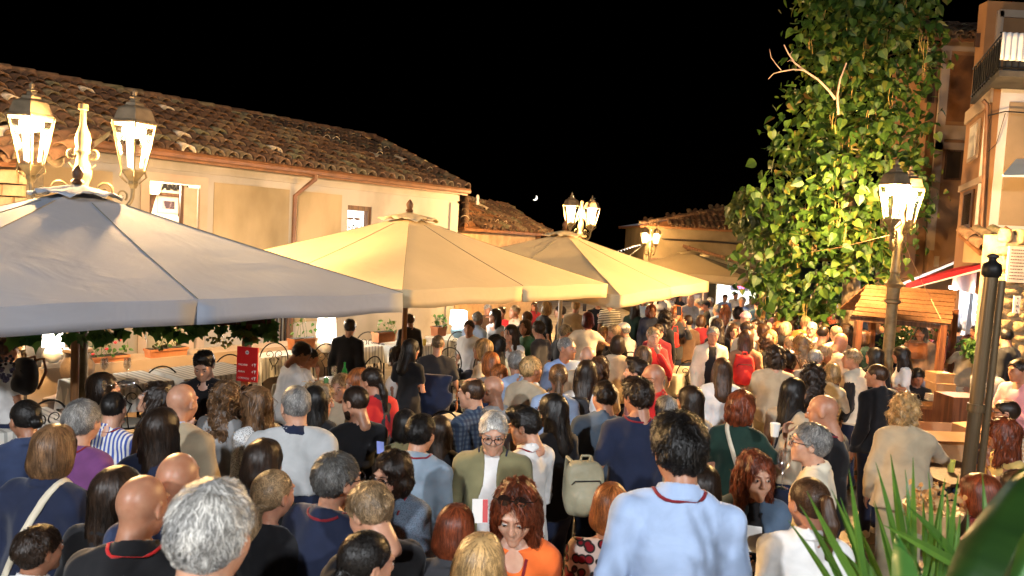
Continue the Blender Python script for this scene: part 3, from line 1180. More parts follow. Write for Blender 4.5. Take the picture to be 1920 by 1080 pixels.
def face_meshes():
    if FACEME:
        return
    for s, nm in ((-1, 'l'), (1, 'r')):
        V, Q = surf(lambda P: ell(P, (s * 0.031, 0.083, 0.0135), (0.0125, 0.0108, 0.0062)), axis_lines(s * 0.031 - 0.016, s * 0.031 + 0.016, 0.004), axis_lines(0.066, 0.1, 0.005), axis_lines(0.004, 0.024, 0.004))
        eye = npmesh("eye", V, Q)
        iris = MB().lathe([(0.0057, 0), (0.0045, 0.0014), (0, 0.002)], n=10)
        vs = [(s * 0.031 + v[0], 0.0925 + v[2], 0.0135 + v[1]) for v in iris.v]
        fi = [tuple(reversed(f)) for f in iris.f]
        ir = bpy.data.meshes.new("iris")
        ir.from_pydata(vs, [], fi)
        FACEME['eye' + nm] = eye
        FACEME['iris' + nm] = ir
        bp = [(s * 0.016, 0.0975, 0.034), (s * 0.027, 0.0975, 0.040), (s * 0.038, 0.092, 0.040), (s * 0.048, 0.082, 0.034)]
        FACEME['brow' + nm] = MB().tube(bp, [0.0022, 0.0031, 0.0027, 0.0010], 6).me("eyebrow", True)
        lash = [(s * 0.019, 0.0925, 0.0165), (s * 0.031, 0.0965, 0.0215), (s * 0.043, 0.089, 0.0175)]
        FACEME['lash' + nm] = MB().tube(lash, [0.0012, 0.002, 0.0012], 5).me("eyelash", True)
    V, Q = surf(lambda P: smin(cone(P, (-0.017, 0.0850, -0.0465), (0.017, 0.0850, -0.0465), 0.0052, 0.0052), cone(P, (-0.014, 0.0858, -0.0565), (0.014, 0.0858, -0.0565), 0.0060, 0.0060), 0.001), axis_lines(-0.028, 0.028, 0.004), axis_lines(0.075, 0.104, 0.004), axis_lines(-0.07, -0.035, 0.003))
    FACEME['lips'] = npmesh("lips", V, Q)
    g = MB()
    for s in (-1, 1):
        pts = [(s * 0.032 + 0.0255 * math.cos(t), 0.108 - 0.006 * abs(math.cos(t)) * (1 if math.cos(t) * s > 0 else 0), 0.011 + 0.021 * math.sin(t)) for t in [2 * math.pi * k / 18 for k in range(19)]]
        g.tube(pts, 0.0026, 5, False)
        g.tube([(s * 0.058, 0.102, 0.016), (s * 0.079, 0.06, 0.016), (s * 0.083, -0.002, 0.016), (s * 0.082, -0.02, 0.004)], 0.0021, 5)
    g.tube([(-0.008, 0.1085, 0.015), (0, 0.112, 0.018), (0.008, 0.1085, 0.015)], 0.0022, 5)
    FACEME['glasses'] = g.me("glasses", True)
    g = MB()
    for s in (-1, 1):
        g.lathe([(0, 0.0), (0.022, 0.001), (0.027, 0.004), (0.027, 0.006), (0.0, 0.003)], n=14)
        k = 14 * 5
        for i in range(k):
            v = g.v[-k + i]
            g.v[-k + i] = (s * 0.034 + v[0], 0.066 + v[2] * 1.0 + v[1] * -0.35, 0.121 + v[1] * 0.75 + v[2] * 0.8)
        g.tube([(s * 0.06, 0.065, 0.121), (s * 0.088, 0.03, 0.10), (s * 0.092, -0.03, 0.07)], 0.0025, 5)
    g.tube([(-0.01, 0.07, 0.123), (0.01, 0.07, 0.123)], 0.003, 5)
    FACEME['sunhead'] = g.me("sunglasses", True)
    V, Q = surf(lambda P: smax(ell(P, (0, -0.012, 0.045), (0.090, 0.110, 0.098)), -(P[:, 2] - 0.045 - P[:, 1] * 0.1), 0.005), axis_lines(-0.11, 0.11, 0.01), axis_lines(-0.14, 0.12, 0.01), axis_lines(0.0, 0.16, 0.01))
    b = MB()
    pts = []
    top = []
    for k in range(13):
        t = math.pi * k / 12
        top.append((0.07 * math.cos(t), 0.085 + 0.085 * math.sin(t), 0.055 - 0.012 * math.sin(t)))
    b.slab([(x, y, z) for x, y, z in top], 0.004, Vector((0, 0, 1)))
    me = bpy.data.meshes.new("cap")
    bv = [tuple(v) for v in V] + b.v
    bf = [tuple(int(i) for i in q) for q in Q] + [tuple(i + len(V) for i in f) for f in b.f]
    me.from_pydata(bv, [], bf)
    me.shade_smooth()
    FACEME['cap'] = me
    def beard(P):
        d = ell(P, (0, 0.030, -0.048), (0.0625, 0.0665, 0.060))
        d = smin(d, ell(P, (0, 0.075, -0.088), (0.028, 0.026, 0.026)), 0.02)
        d = smax(d, P[:, 2] + 0.030 - 0.5 * np.maximum(0.03 - P[:, 1], 0) + wob(P, 90) * 0.003, 0.004)
        d = smax(d, -cone(P, (-0.016, 0.11, -0.052), (0.016, 0.11, -0.052), 0.022, 0.022), 0.003)
        return smax(d, 0.002 - P[:, 1], 0.006) + wob(P, 150) * 0.001
    V, Q = surf(beard, axis_lines(-0.08, 0.08, 0.006), axis_lines(-0.01, 0.12, 0.006), axis_lines(-0.13, 0.02, 0.006))
    FACEME['beard'] = npmesh("beard", V, Q)


def dress(o, mat):
    """material on the object, so that alike shapes share mesh data"""
    if not o.data.materials:
        o.data.materials.append(None)
    o.material_slots[0].link = 'OBJECT'
    o.material_slots[0].material = mat
    return o


BOT_DEFAULT = ('trousers', 'navy')
PEOPLE = []
SHAPE_LOG = []


def ground_z(x, y):
    """the square is level; three steps rise to the terrace the picture is taken from"""
    if y < 1.85:
        return 0.54
    if y < 2.42:
        return 0.36
    if y < 2.95:
        return 0.18
    return 0.0


def person(px, py, d, rot, hair, hcol, top, tcol, label, pat='plain', bot=None, arms=('down', 'down'), head=(0, 0), fem=None, fat=0.0, sit=False, lean=0.0,
           sk=None, inner=None, glasses=0, sun=0, cap=None, beard=0, lan=None, strap=None, cover=None, group=None, tiltz=0.0, z=None, hem=None, seat=None):
    face_meshes()
    i = len(PEOPLE)
    rs = random.Random(i * 13 + 5)
    if fem is None:
        fem = hair in ('bob', 'wavybob', 'curlybob', 'long', 'wavylong', 'curlylong', 'pony', 'bun', 'lowpony', 'afro')
    lod = 0 if d < 4.7 else (1 if d < 8.1 else 2)
    if lod == 2:
        fat = round(fat * 2) / 2
    sk = rs.randrange(5) if sk is None else sk
    step = rs.choice((0.0, 0.03, -0.03)) if lod < 2 else 0.0
    j = skeleton(fem, fat, sit, lean, arms, step)
    j.near = d < 3.6
    ph = float(i % 9) if lod < 2 else float(i % 3)
    hthick = {'none': -0.005, 'buzz': 0.0, 'crop': 0.004, 'receding': 0.0, 'afro': 0.035, 'curlylong': 0.025, 'curlybob': 0.022, 'thick': 0.014}.get(hair, 0.01)
    if head == (0, 0):
        head = (rs.choice((-30, -15, 0, 15, 30)) if lod else rs.choice((-14, -7, 0, 9)), rs.choice((0, 8)))
    tp = at(px, py, d)
    gz = ground_z(tp.x, tp.y) if z is None else z
    # a bowed head stands a little lower
    H = j.top + hthick
    S = (tp.z - gz) / H
    PEOPLE.append(dict(px=px, py=py, d=d, S=S, top=top, tcol=tcol, label=label))
    if sit:
        seat_shift = 0.0
        S2 = min(max(S, 0.93), 1.06)
        seat_shift = (tp.z - gz) - H * S2
        S = S2
        gz = gz + seat_shift
    SHAPE_LOG.append((label, round(S * 1.72, 2), round(gz, 2)))
    rz = R(rot)
    hoff = Matrix.Rotation(rz, 3, 'Z') @ Vector((0, float(j.head[1]), 0)) * S
    loc = Vector((tp.x - hoff.x, tp.y - hoff.y, gz))
    root = thing("person", label, "person", loc, rz, group)
    root.scale = (S, S, S)
    skm = skin(sk)
    # --- body with head and hands in one mesh
    hk = 'f' if fem else ('w' if fat > 0.6 else 'm')
    yaw, pit = head
    MH = Matrix.Translation(Vector([float(q) for q in j.head])) @ Matrix.Rotation(R(yaw), 4, 'Z') @ Matrix.Rotation(R(-pit - lean * 0.4), 4, 'X') @ Matrix.Rotation(R(tiltz), 4, 'Y')
    key = (fem, fat, sit, lean, arms, step, lod, hk, yaw, pit, tiltz)
    if ('b', key) not in CACHE:
        parts = []
        hv, hf = head_vf(hk, lod)
        parts.append((xform(hv, MH), hf))
        for q, s in enumerate((-1, 1)):
            dv = Vector([float(t) for t in (j.wr[q] - j.el[q])]).normalized()
            zh = -dv
            pref = Vector((0, 0.6, 0.8))
            xh = (pref - zh * pref.dot(zh))
            if xh.length < 0.1:
                xh = Vector((0, 1, 0)) - zh * zh.y
            xh.normalize()
            if s < 0:
                xh = -xh
            yh = zh.cross(xh)
            mh = Matrix((xh, yh, zh)).transposed().to_4x4()
            mh.translation = Vector([float(t) for t in j.wr[q]])
            if fem:
                mh = mh @ Matrix.Scale(0.9, 4)
            grip = arms[q] not in ('down',)
            v, f = hand_vf(grip, lod, s < 0)
            parts.append((xform(v, mh), f))
        lo, hi = bounds([j.pel, j.head] + j.sh + j.el + j.wr + j.kn + j.an, 0.16)
        lo[2] = 0.0
        hi[2] = j.head[2] - 0.02
        c = CELL['body'][lod]
        bf = body_fn(j)
        V, Q = surf(bf, axis_lines(lo[0], hi[0], c), axis_lines(lo[1], hi[1], c), axis_lines(lo[2], hi[2], c))
        V, Q = join_vf([(V, Q)] + parts)
        CACHE[('b', key)] = (V, Q)
    V, Q = CACHE[('b', key)]
    mk = ('bm', key)
    if mk not in CACHE:
        CACHE[mk] = npmesh("body", V, Q)
    dress(link("body", CACHE[mk], root), skm)
    jk = (fem, fat, sit, lean, arms, step, lod, j.near)

    def cover_mesh(kind, fn, mat, nm, cell, lo, hi, kk):
        k1 = (kind, jk, ph if kind != 'bot' else 0, kk)
        return dress(link(nm, shell(k1, fn, lo, hi, cell), root), mat)
    # --- clothes
    arm_pts = j.sh + j.el + j.wr
    lo, hi = bounds([j.pel - v3(0, 0, 0.17), j.neck + v3(0, 0, 0.07), j.chest] + arm_pts, 0.1)
    lo[:2] -= 0.11
    hi[:2] += 0.11
    lo = np.minimum(lo, np.array((-0.31, -0.24, 9), np.float32))
    hi = np.maximum(hi, np.array((0.31, 0.24, -9), np.float32))
    if top == 'dress':
        lo[2] = min(lo[2], 0.35)
    tf = top_fn(j, top, ph, bool(inner), hem)
    nm = {'tee': 't_shirt', 'polo': 'polo_shirt', 'shirt': 'shirt', 'sweater': 'sweater', 'jacket': 'jacket', 'blazer': 'blazer', 'hoodie': 'hoodie', 'vest': 'quilted_vest', 'tank': 'tank_top', 'dress': 'dress', 'blouse': 'blouse', 'drape': 'shawl', 'cardigan': 'cardigan'}[top]
    cover_mesh('top', tf, cloth(tcol, pat), nm, 0.0095 if d < 3.2 else CELL['top'][lod], lo, hi, (top, bool(inner), hem))
    if inner:
        fi_ = top_fn(j, inner[0], ph)
        cover_mesh('in', fi_, cloth(inner[1]), "undershirt", CELL['top'][lod] * 1.2, lo, hi, inner[0])
    if cover:
        fc = top_fn(j, cover[0], ph + 1)
        cover_mesh('cov', fc, cloth(cover[1]), "draped_sweater", CELL['top'][lod], lo, hi, cover[0])
        tf = fc
    bt, bc = bot or BOT_DEFAULT
    if not (top == 'dress' and not sit):
        lo2, hi2 = bounds([j.pel, j.waist] + j.kn + j.an, 0.15)
        lo2[0], hi2[0] = min(lo2[0], -0.27), max(hi2[0], 0.27)
        lo2[1], hi2[1] = min(lo2[1], -0.24), max(hi2[1], 0.24)
        lo2[2] = 0.0
        cover_mesh('bot', bottom_fn(j, bt, ph), cloth(bc), "skirt" if bt == 'skirt' else ("shorts" if bt == 'shorts' else "trousers"), CELL['bot'][lod], lo2, hi2, bt)
    # shoes
    if lod < 2 or i % 2:
        sm = flat("dark_leather_shoe", (0.03, 0.025, 0.02), 0.4) if rs.random() < 0.6 else flat("pale_canvas_shoe", (0.5, 0.48, 0.45), 0.7)
        for a in j.an:
            k = ('shoe', round(float(a[0]), 3), round(float(a[1]), 3), sm.name)
            if k not in CACHE:
                fn = lambda P: smax(smin(cone(P, a + v3(0, -0.01, -0.04), a + v3(0, 0.16, -0.055), 0.046, 0.036, (0, 0, 1), 0.9), cone(P, a + v3(0, 0, -0.04), a, 0.042, 0.046), 0.02), -(P[:, 2] - 0.003), 0.004)
                V, Q = surf(fn, axis_lines(a[0] - 0.07, a[0] + 0.07, 0.02), axis_lines(a[1] - 0.09, a[1] + 0.23, 0.02), axis_lines(-0.02, 0.17, 0.02))
                CACHE[k] = npmesh("shoe", V, Q)
                CACHE[k].materials.append(sm)
            link("shoe", CACHE[k], root)
    # --- hair and face pieces, in the head's own frame
    seed = i % 3 if lod < 2 else i % 2

    def headpiece(nm, me, mat, sc=1.0):
        o = dress(link(nm, me, root), mat)
        o.matrix_local = MH @ Matrix.Scale(sc, 4)
        return o
    hl = lod
    if hair != 'none':
        headpiece("hair", hair_me(hair, hl, seed), hairmat(hcol))
    facing = Vector((-math.sin(rz + R(yaw)), math.cos(rz + R(yaw)), 0))
    tocam = Vector((-tp.x, -tp.y, 0)).normalized()
    if facing.dot(tocam) > -0.55:
        hb = {'silver': 'grey', 'white': 'grey', 'blonde': 'lightbrown', 'sandy': 'brown', 'grey': 'darkgrey', 'lightbrown': 'brown', 'ginger': 'auburn', 'red': 'auburn'}.get(hcol, hcol)
        for s in ('l', 'r'):
            if lod < 2:
                e = headpiece("eye", FACEME['eye' + s], flat("eye_white", (0.62, 0.58, 0.54), 0.25))
                ir = headpiece("iris", FACEME['iris' + s], flat("brown_iris", (0.03, 0.015, 0.01), 0.2))
                headpiece("eyelash", FACEME['lash' + s], flat("eyelash_dark", (0.015, 0.01, 0.008), 0.6))
            else:
                headpiece("eyelash", FACEME['lash' + s], flat("eyelash_dark", (0.015, 0.01, 0.008), 0.6))
            if facing.dot(tocam) > -0.1:
                headpiece("eyebrow", FACEME['brow' + s], hairmat(hb))
        headpiece("lips", FACEME['lips'], flat("red_lips" if fem else "pale_lips", (0.38, 0.08, 0.07) if fem else (0.36, 0.15, 0.11), 0.4))
    if beard:
        headpiece("beard", FACEME['beard'], hairmat(hcol if hair != 'none' else 'darkbrown'))
    if glasses:
        headpiece("glasses", FACEME['glasses'], flat("dark_spectacle_frame", (0.012, 0.01, 0.01), 0.25))
    if sun:
        headpiece("sunglasses", FACEME['sunhead'], flat("sunglass_lens", (0.015, 0.008, 0.006), 0.08, spec=0.8))
    if cap:
        headpiece("cap", FACEME['cap'], cloth(cap))
    # --- things worn on straps
    if lan:
        pts = []
        n = 26
        for k in range(n):
            t = k / (n - 1)
            a = 2 * math.pi * t - math.pi / 2 - math.pi
            # from the breastbone up round the neck and back
            ang = math.pi / 2 + 2 * math.pi * t
            x, y = math.cos(ang), math.sin(ang)
            dz = -0.26 * max(0, y) ** 2.2 + 0.018
            pts.append(j.neck + v3(x * 0.085 * (1 - 0.75 * max(0, y) ** 3), 0, 0) + j.fw * (y * 0.085) + j.up * dz)
        p, g = snap_pts(pts, tf, 0.003)
        V, F = ribbon(p, g, 0.006, 0.0015)
        link("lanyard", npmesh("lanyard", V, F), root, cloth(lan))
    if strap:
        pts = []
        sd = strap[1] if len(strap) > 1 else 1
        for k in range(34):
            t = 2 * math.pi * k / 34
            w = 0.5 + 0.5 * math.cos(t)     # 1 at shoulder, 0 at the far hip
            c0 = j.neck - j.up * 0.03 + v3(sd * 0.075, 0, 0)
            c1 = j.pel + j.up * 0.0 + v3(-sd * 0.17, 0, 0)
            m = c0 * w + c1 * (1 - w)
            pts.append(m + j.fw * (math.sin(t) * 0.15) + j.up * 0.03 * w)
        p, g = snap_pts(pts, tf, 0.004)
        V, F = ribbon(p, g, strap[2] if len(strap) > 2 else 0.012, 0.004, True)
        link("bag_strap", npmesh("bag_strap", V, F), root, cloth(strap[0]))
    root["_j"] = 0
    del root["_j"]
    return root, j, S
# ------------------------------------------------------------------ the ground
U = Vector((0.61, 0.79, 0)).normalized()        # along the row of parasols and the house front
N = Vector((-0.79, 0.61, 0)).normalized()       # from the camera towards the house


def un(p, t, z=0.0):
    return N * p + U * t + Vector((0, 0, z))


stone_pave = noisy("limestone_paving", (0.24, 0.20, 0.15), (0.40, 0.34, 0.26), scale=2.2, rough=0.55, bump=0.35, bscale=22, dist=0.006)
joint = noisy("dark_sandy_joint", (0.05, 0.042, 0.033), (0.10, 0.085, 0.065), scale=8, rough=0.9)
MB().box((0, 140, -0.06), (600, 320, 0.08)).build("ground", joint, kind="structure")
pv = thing("paving", None, None)
tag(pv, kind="structure")
slabs = []
rs = random.Random(3)
y = 2.96
row = 0
while y < 34:
    dy = 0.36
    x = -9.0 + (row % 2) * 0.24
    while x < 15:
        dx = rs.choice((0.44, 0.52, 0.6, 0.7))
        c = (x + dx / 2, y + dy / 2)
        if abs(c[0]) < c[1] * 0.75 + 1.5:
            slabs.append((c[0], c[1], dx, dy))
        x += dx
    y += dy
    row += 1


def vis(c):
    px = 960 + 1400 * c[0] / c[1]
    return 1380 < px < 1950 and c[1] < 13
near = [s for s in slabs if vis(s)]
near.sort(key=lambda s: s[1])
near = near[:290]
ns = set(near)
smesh = {}
for (cx, cy, dx, dy) in near:
    k = round(dx, 2)
    if k not in smesh:
        m = MB().box((0, 0, 0), (dx - 0.014, dy - 0.014, 0.05), taper=0.985).me("paving_stone")
        m.materials.append(stone_pave)
        smesh[k] = m
    o = link("paving_stone", smesh[k], pv)
    o.location = (cx, cy, -0.022 + rs.uniform(-0.003, 0.003))
    o.rotation_euler = (rs.uniform(-.006, .006), rs.uniform(-.006, .006), 0)
mb = MB()
for s in slabs:
    if s not in ns:
        mb.box((s[0], s[1], -0.022 + rs.uniform(-0.002, 0.002)), (s[2] - 0.014, s[3] - 0.014, 0.05))
mb.build("far_paving", stone_pave, pv, kind="stuff")
# steps up to the terrace
st = thing("steps", None, None)
tag(st, kind="structure")
for y0, y1, z in ((2.42, 2.95, 0.18), (1.85, 2.42, 0.36), (-9, 1.85, 0.54)):
    m = MB()
    m.box((2, (y0 + y1) / 2, z / 2 - 0.0), (22, y1 - y0, z))
    m.build("step", stone_pave, st)

# ------------------------------------------------------------------ tiled roofs
tilem = None


def tile_material():
    m, t, b = nt("old_clay_tile")
    oi = t.nodes.new("ShaderNodeObjectInfo")
    g = t.nodes.new("ShaderNodeNewGeometry")
    ad = node(t, "ShaderNodeMath", operation='ADD')
    t.links.new(oi.outputs["Random"], ad.inputs[0])
    t.links.new(g.outputs["Random Per Island"], ad.inputs[1])
    fr = node(t, "ShaderNodeMath", operation='FRACT')
    t.links.new(ad.outputs[0], fr.inputs[0])
    r = ramp(t, [(0.0, (0.055, 0.028, 0.016)), (0.3, (0.10, 0.05, 0.026)), (0.6, (0.16, 0.09, 0.05)), (0.85, (0.14, 0.105, 0.065)), (0.975, (0.14, 0.13, 0.08)), (0.98, (0.55, 0.46, 0.36))], fr.outputs[0])
    co = objco(t)
    n = node(t, "ShaderNodeTexNoise", i_Scale=9.0, i_Detail=6.0)
    t.links.new(co, n.inputs["Vector"])
    r2 = ramp(t, [(0.35, (0.35, 0.36, 0.28)), (0.65, (1.1, 1.05, 1.0))], n.outputs["Fac"])
    mx = node(t, "ShaderNodeMix", data_type='RGBA', blend_type='MULTIPLY')
    mx.inputs["Factor"].default_value = 1.0
    t.links.new(r.outputs[0], mx.inputs["A"])
    t.links.new(r2.outputs[0], mx.inputs["B"])
    t.links.new(mx.outputs["Result"], b.inputs["Base Color"])
    b.inputs["Roughness"].default_value = 0.9
    n2 = node(t, "ShaderNodeTexNoise", i_Scale=45.0, i_Detail=5.0)
    t.links.new(co, n2.inputs["Vector"])
    bp = node(t, "ShaderNodeBump", i_Strength=0.5, i_Distance=0.008)
    t.links.new(n2.outputs["Fac"], bp.inputs["Height"])
    t.links.new(bp.outputs[0], b.inputs["Normal"])
    return m


tilem = tile_material()


def half_tile(L=0.44, r0=0.112, r1=0.086, inv=False):
    """a tapered half barrel with thickness, along +y, arching up (or a trough)"""
    n = 6
    vs = []
    for (rr, yy) in ((r0, 0), (r1, L)):
        for th in (0.0, 0.014):
            for k in range(n + 1):
                a = math.pi * k / n
                s = -1 if inv else 1
                vs.append(((rr - th) * math.cos(a), yy, s * (rr - th) * math.sin(a) * 1.05))
    fs = []
    m = n + 1
    for k in range(n):
        fs.append((k, k + 1, 2 * m + k + 1, 2 * m + k))
        fs.append((m + k + 1, m + k, 3 * m + k, 3 * m + k + 1))
        fs.append((k, m + k, m + k + 1, k + 1))
    return vs, fs


TV, TF = half_tile()
IV, IF = half_tile(inv=True)


def tile_plane(parent, origin, along, upslope, ncol, nrow, keep, budget=0, jitter=0.025, col=0.255, rowl=0.33):
    """lays barrel tiles; the nearest `budget` become objects, the rest one mesh"""
    al = along.normalized()
    us = upslope.normalized()
    nm = al.cross(us).normalized()
    if nm.z < 0:
        nm = -nm
    base = Matrix((al, us, nm)).transposed()
    rs = random.Random(5)
    lst = []
    for c in range(ncol):
        for r in range(nrow):
            p = origin + al * (c * col) + us * (r * rowl)
            if keep(p):
                rot = base @ Matrix.Rotation(rs.gauss(0, jitter), 3, 'Z') @ Matrix.Rotation(-0.10 + rs.gauss(0, jitter), 3, 'X')
                lst.append((p + nm * (0.05 + rs.gauss(0, .006)), rot, c, r))
    lst.sort(key=lambda q: q[0].length)
    me = bpy.data.meshes.new("roof_tile")
    me.from_pydata(TV, [], TF)
    me.shade_smooth()
    me.materials.append(tilem)
    for p, rot, c, r in lst[:budget]:
        o = link("roof_tile", me, parent)
        o.matrix_world = Matrix.Translation(p) @ rot.to_4x4()
    mb = MB()
    tv = [Vector(v) for v in TV]
    iv = [Vector(v) for v in IV]
    for p, rot, c, r in lst[budget:]:
        mb.add([p + rot @ v for v in tv], TF)
    for p, rot, c, r in lst:
        q = p + base @ Vector((col / 2, 0, 0.03))
        mb.add([q + base @ v for v in iv], [tuple(reversed(f)) for f in IF])
    o = mb.build("far_roof_tiles", tilem, parent, smooth=True, kind="stuff")


def ridge_tiles(parent, a, b, me=None):
    mb = MB()
    d = (b - a)
    n = int(d.length / 0.36)
    us = d.normalized()
    sd = us.cross(Vector((0, 0, 1))).normalized()
    nm = sd.cross(us)
    rot = Matrix((sd, us, nm)).transposed()
    for i in range(n):
        p = a + us * (i * d.length / n)
        mb.add([p + rot @ (Vector(v) * 1.15) + nm * 0.04 for v in TV], TF)
    mb.build("ridge_tiles", tilem, parent, smooth=True, kind="stuff")


# ------------------------------------------------------------------ the restaurant house behind the parasols
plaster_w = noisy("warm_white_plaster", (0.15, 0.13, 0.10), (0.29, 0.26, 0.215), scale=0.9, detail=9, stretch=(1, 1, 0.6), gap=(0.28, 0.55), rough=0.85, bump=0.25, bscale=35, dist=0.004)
plaster_y = noisy("ochre_plaster", (0.15, 0.11, 0.055), (0.29, 0.22, 0.125), scale=1.0, detail=9, stretch=(1, 1, 0.5), gap=(0.28, 0.58), rough=0.88, bump=0.25, bscale=35, dist=0.004)
plaster_o = noisy("orange_plaster", (0.19, 0.095, 0.04), (0.26, 0.135, 0.06), scale=1.1, rough=0.88, bump=0.2, bscale=35, dist=0.004)
plaster_f = noisy("facade_frame_plaster", (0.27, 0.20, 0.14), (0.36, 0.275, 0.20), scale=1.1, rough=0.88, bump=0.2, bscale=35, dist=0.004)
gutter_m = noisy("brown_painted_gutter", (0.10, 0.045, 0.02), (0.16, 0.07, 0.03), scale=5, rough=0.5, bump=0.1)
darkwood = wood_mat("dark_brown_wood", (0.035, 0.016, 0.008), (0.09, 0.042, 0.02))
midwood = wood_mat("orange_brown_wood", (0.20, 0.085, 0.03), (0.36, 0.17, 0.065))
palewood = wood_mat("pale_pine_wood", (0.35, 0.20, 0.09), (0.52, 0.33, 0.16))
PH = 12.0       # distance of the house front
house = thing("restaurant_house", "long cream house with brown clay tile roof behind the parasols", "house", un(PH, 8))
bpy.context.view_layer.update()
HM = house.matrix_world.inverted()


def into(parent, o):
    o.parent = parent
    o.matrix_parent_inverse = (parent.matrix_world if parent.parent else parent.matrix_basis).inverted()
    return o


def built(mb, name, mat, parent, smooth=False, kind=None):
    o = mb.build(name, mat, None, smooth, kind)
    into(parent, o)
    return o


RZ = math.atan2(U.y, U.x)


def ubox(mb, p0, p1, t0, t1, z0, z1):
    c = un((p0 + p1) / 2, (t0 + t1) / 2, (z0 + z1) / 2)
    mb.box(c, (abs(t1 - t0), abs(p1 - p0), abs(z1 - z0)), rz=RZ)
    return mb


def t_at(px, p):
    k = (px - 960) / 1400.0
    # solve N*p + U*t so that x/y = k
    return p * (-N.x + k * N.y) / (U.x - k * U.y)


t_end = t_at(850, PH)
t_beg = -3.0


def z_at(px, py, p, t):
    P = un(p, t)
    q = at(px, py, P.y)
    return q.z


# openings: shop door (275-365) and window with the sign (648-690)
d0, d1 = t_at(274, PH), t_at(368, PH)
w0, w1 = t_at(646, PH), t_at(691, PH)
dz = z_at(320, 343, PH, (d0 + d1) / 2)
wz = z_at(668, 386, PH, (w0 + w1) / 2)
m = MB()
top = 3.95
for a, b, zz in ((t_beg, d0, 0), (d1, w0, 0), (w1, t_end, 0)):
    ubox(m, PH, PH + 0.35, a, b, 0, top)
ubox(m, PH, PH + 0.35, d0, d1, dz, top)
ubox(m, PH, PH + 0.35, w0, w1, wz, top)
ubox(m, PH, PH + 0.35, w0, w1, 0, 1.9)
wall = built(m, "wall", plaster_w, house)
m = MB()
ubox(m, PH + 0.35, PH + 5.5, t_end - 0.35, t_end, 0, top)
ubox(m, PH + 5.2, PH + 5.5, t_beg, t_end, 0, top)
built(m, "rear_wall", plaster_w, house)
# raised ochre fields on the front
for a, b in ((t_at(60, PH), t_at(205, PH)), (t_at(395, PH), t_at(536, PH)), (t_at(552, PH), t_at(634, PH))):
    m = MB()
    z1 = 3.42
    ubox(m, PH - 0.012, PH, a, b, 0.9, z1)
    built(m, "ochre_panel", plaster_y, house)
m = MB()
ubox(m, PH - 0.04, PH, t_at(20, PH), t_end + 0.02, 3.55, 3.68)
built(m, "cornice", plaster_w, house)
m = MB()
ubox(m, PH - 0.03, PH, t_end - 0.25, t_end + 0.02, 0, 3.5)
built(m, "corner_pilaster", plaster_w, house)
# door: lit room behind with frame, shelf, letters, picture, open leaf
m = MB()
for a, b, z0, z1 in ((d0 - 0.14, d0, 0, dz), (d1, d1 + 0.14, 0, dz), (d0 - 0.14, d1 + 0.14, dz, dz + 0.14)):
    ubox(m, PH - 0.03, PH - 0.003, a, b, z0, z1)
built(m, "door_surround", plaster_f, house)
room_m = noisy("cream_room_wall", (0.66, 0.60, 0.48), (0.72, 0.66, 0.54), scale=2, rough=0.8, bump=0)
m = MB()
ubox(m, PH + 1.3, PH + 1.4, d0 - 1.2, d1 + 1.2, 0, top)
ubox(m, PH + 0.35, PH + 1.3, d0 - 1.3, d0 - 1.2, 0, top)
ubox(m, PH + 0.35, PH + 1.3, d1 + 1.2, d1 + 1.3, 0, top)
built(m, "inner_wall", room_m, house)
m = MB()
ZS = z_at(310, 362, PH + 1.2, t_at(310, PH + 1.2))
ubox(m, PH + 1.1, PH + 1.298, d0 - 0.9, d1 + 0.4, ZS - 0.05, ZS)
for q in (281, 338):
    tq = t_at(q, PH + 1.2)
    P0 = un(PH + 1.28, tq, ZS - 0.05)
    m.slab([P0, P0 - N * 0.22, P0 - N * 0.04 - Vector((0, 0, 0.34)), P0 - Vector((0, 0, 0.36))], 0.05, U)
built(m, "wall_shelf", darkwood, house)


def text(body, size, mat, parent, loc, rot, name="lettering", ext=0.004, align='CENTER', bold=0.0):
    c = bpy.data.curves.new(name, 'FONT')
    c.body = body
    c.size = size
    c.extrude = ext
    c.offset = bold
    c.align_x = align
    c.align_y = 'CENTER'
    c.resolution_u = 3
    tmp = bpy.data.objects.new("tmp_text", c)
    COL.objects.link(tmp)
    bpy.context.view_layer.update()
    me = bpy.data.meshes.new_from_object(tmp.evaluated_get(bpy.context.evaluated_depsgraph_get()))
    bpy.data.objects.remove(tmp)
    me.materials.clear()
    me.materials.append(mat)
    o = bpy.data.objects.new(name, me)
    COL.objects.link(o)
    o.location = loc
    o.rotation_euler = rot
    bpy.context.view_layer.update()
    into(parent, o)
    return o


FRONT = (R(90), 0, RZ)
ink = flat("black_ink", (0.012, 0.010, 0.01), 0.6)
text("ANALA", 0.17, ink, house, un(PH + 1.2, t_at(326, PH + 1.2), ZS + 0.11), FRONT, "shelf_letters", 0.012, bold=0.008)
m = MB()
tq = t_at(311, PH + 1.27)
ZP = z_at(311, 384, PH + 1.27, tq)
ubox(m, PH + 1.27, PH + 1.298, tq - 0.2, tq + 0.2, ZP - 0.15, ZP + 0.15)
built(m, "picture_frame", noisy("pale_pink_frame", (0.5, 0.36, 0.3), (0.6, 0.45, 0.38), rough=0.5, bump=0), house)
m = MB()
ubox(m, PH + 1.262, PH + 1.27, tq - 0.11, tq + 0.11, ZP - 0.07, ZP + 0.07)
built(m, "picture", noisy("dark_picture_print", (0.05, 0.03, 0.04), (0.35, 0.28, 0.28), scale=6, rough=0.6, bump=0, gap=(0.45, 0.55)), house)
m = MB()
ubox(m, PH + 0.02, PH + 0.06, d1 - 0.02, d1 - 0.27, 0.05, dz - 0.05)
built(m, "door_leaf", noisy("pale_painted_door", (0.34, 0.25, 0.17), (0.42, 0.31, 0.21), rough=0.5), house)
m = MB()
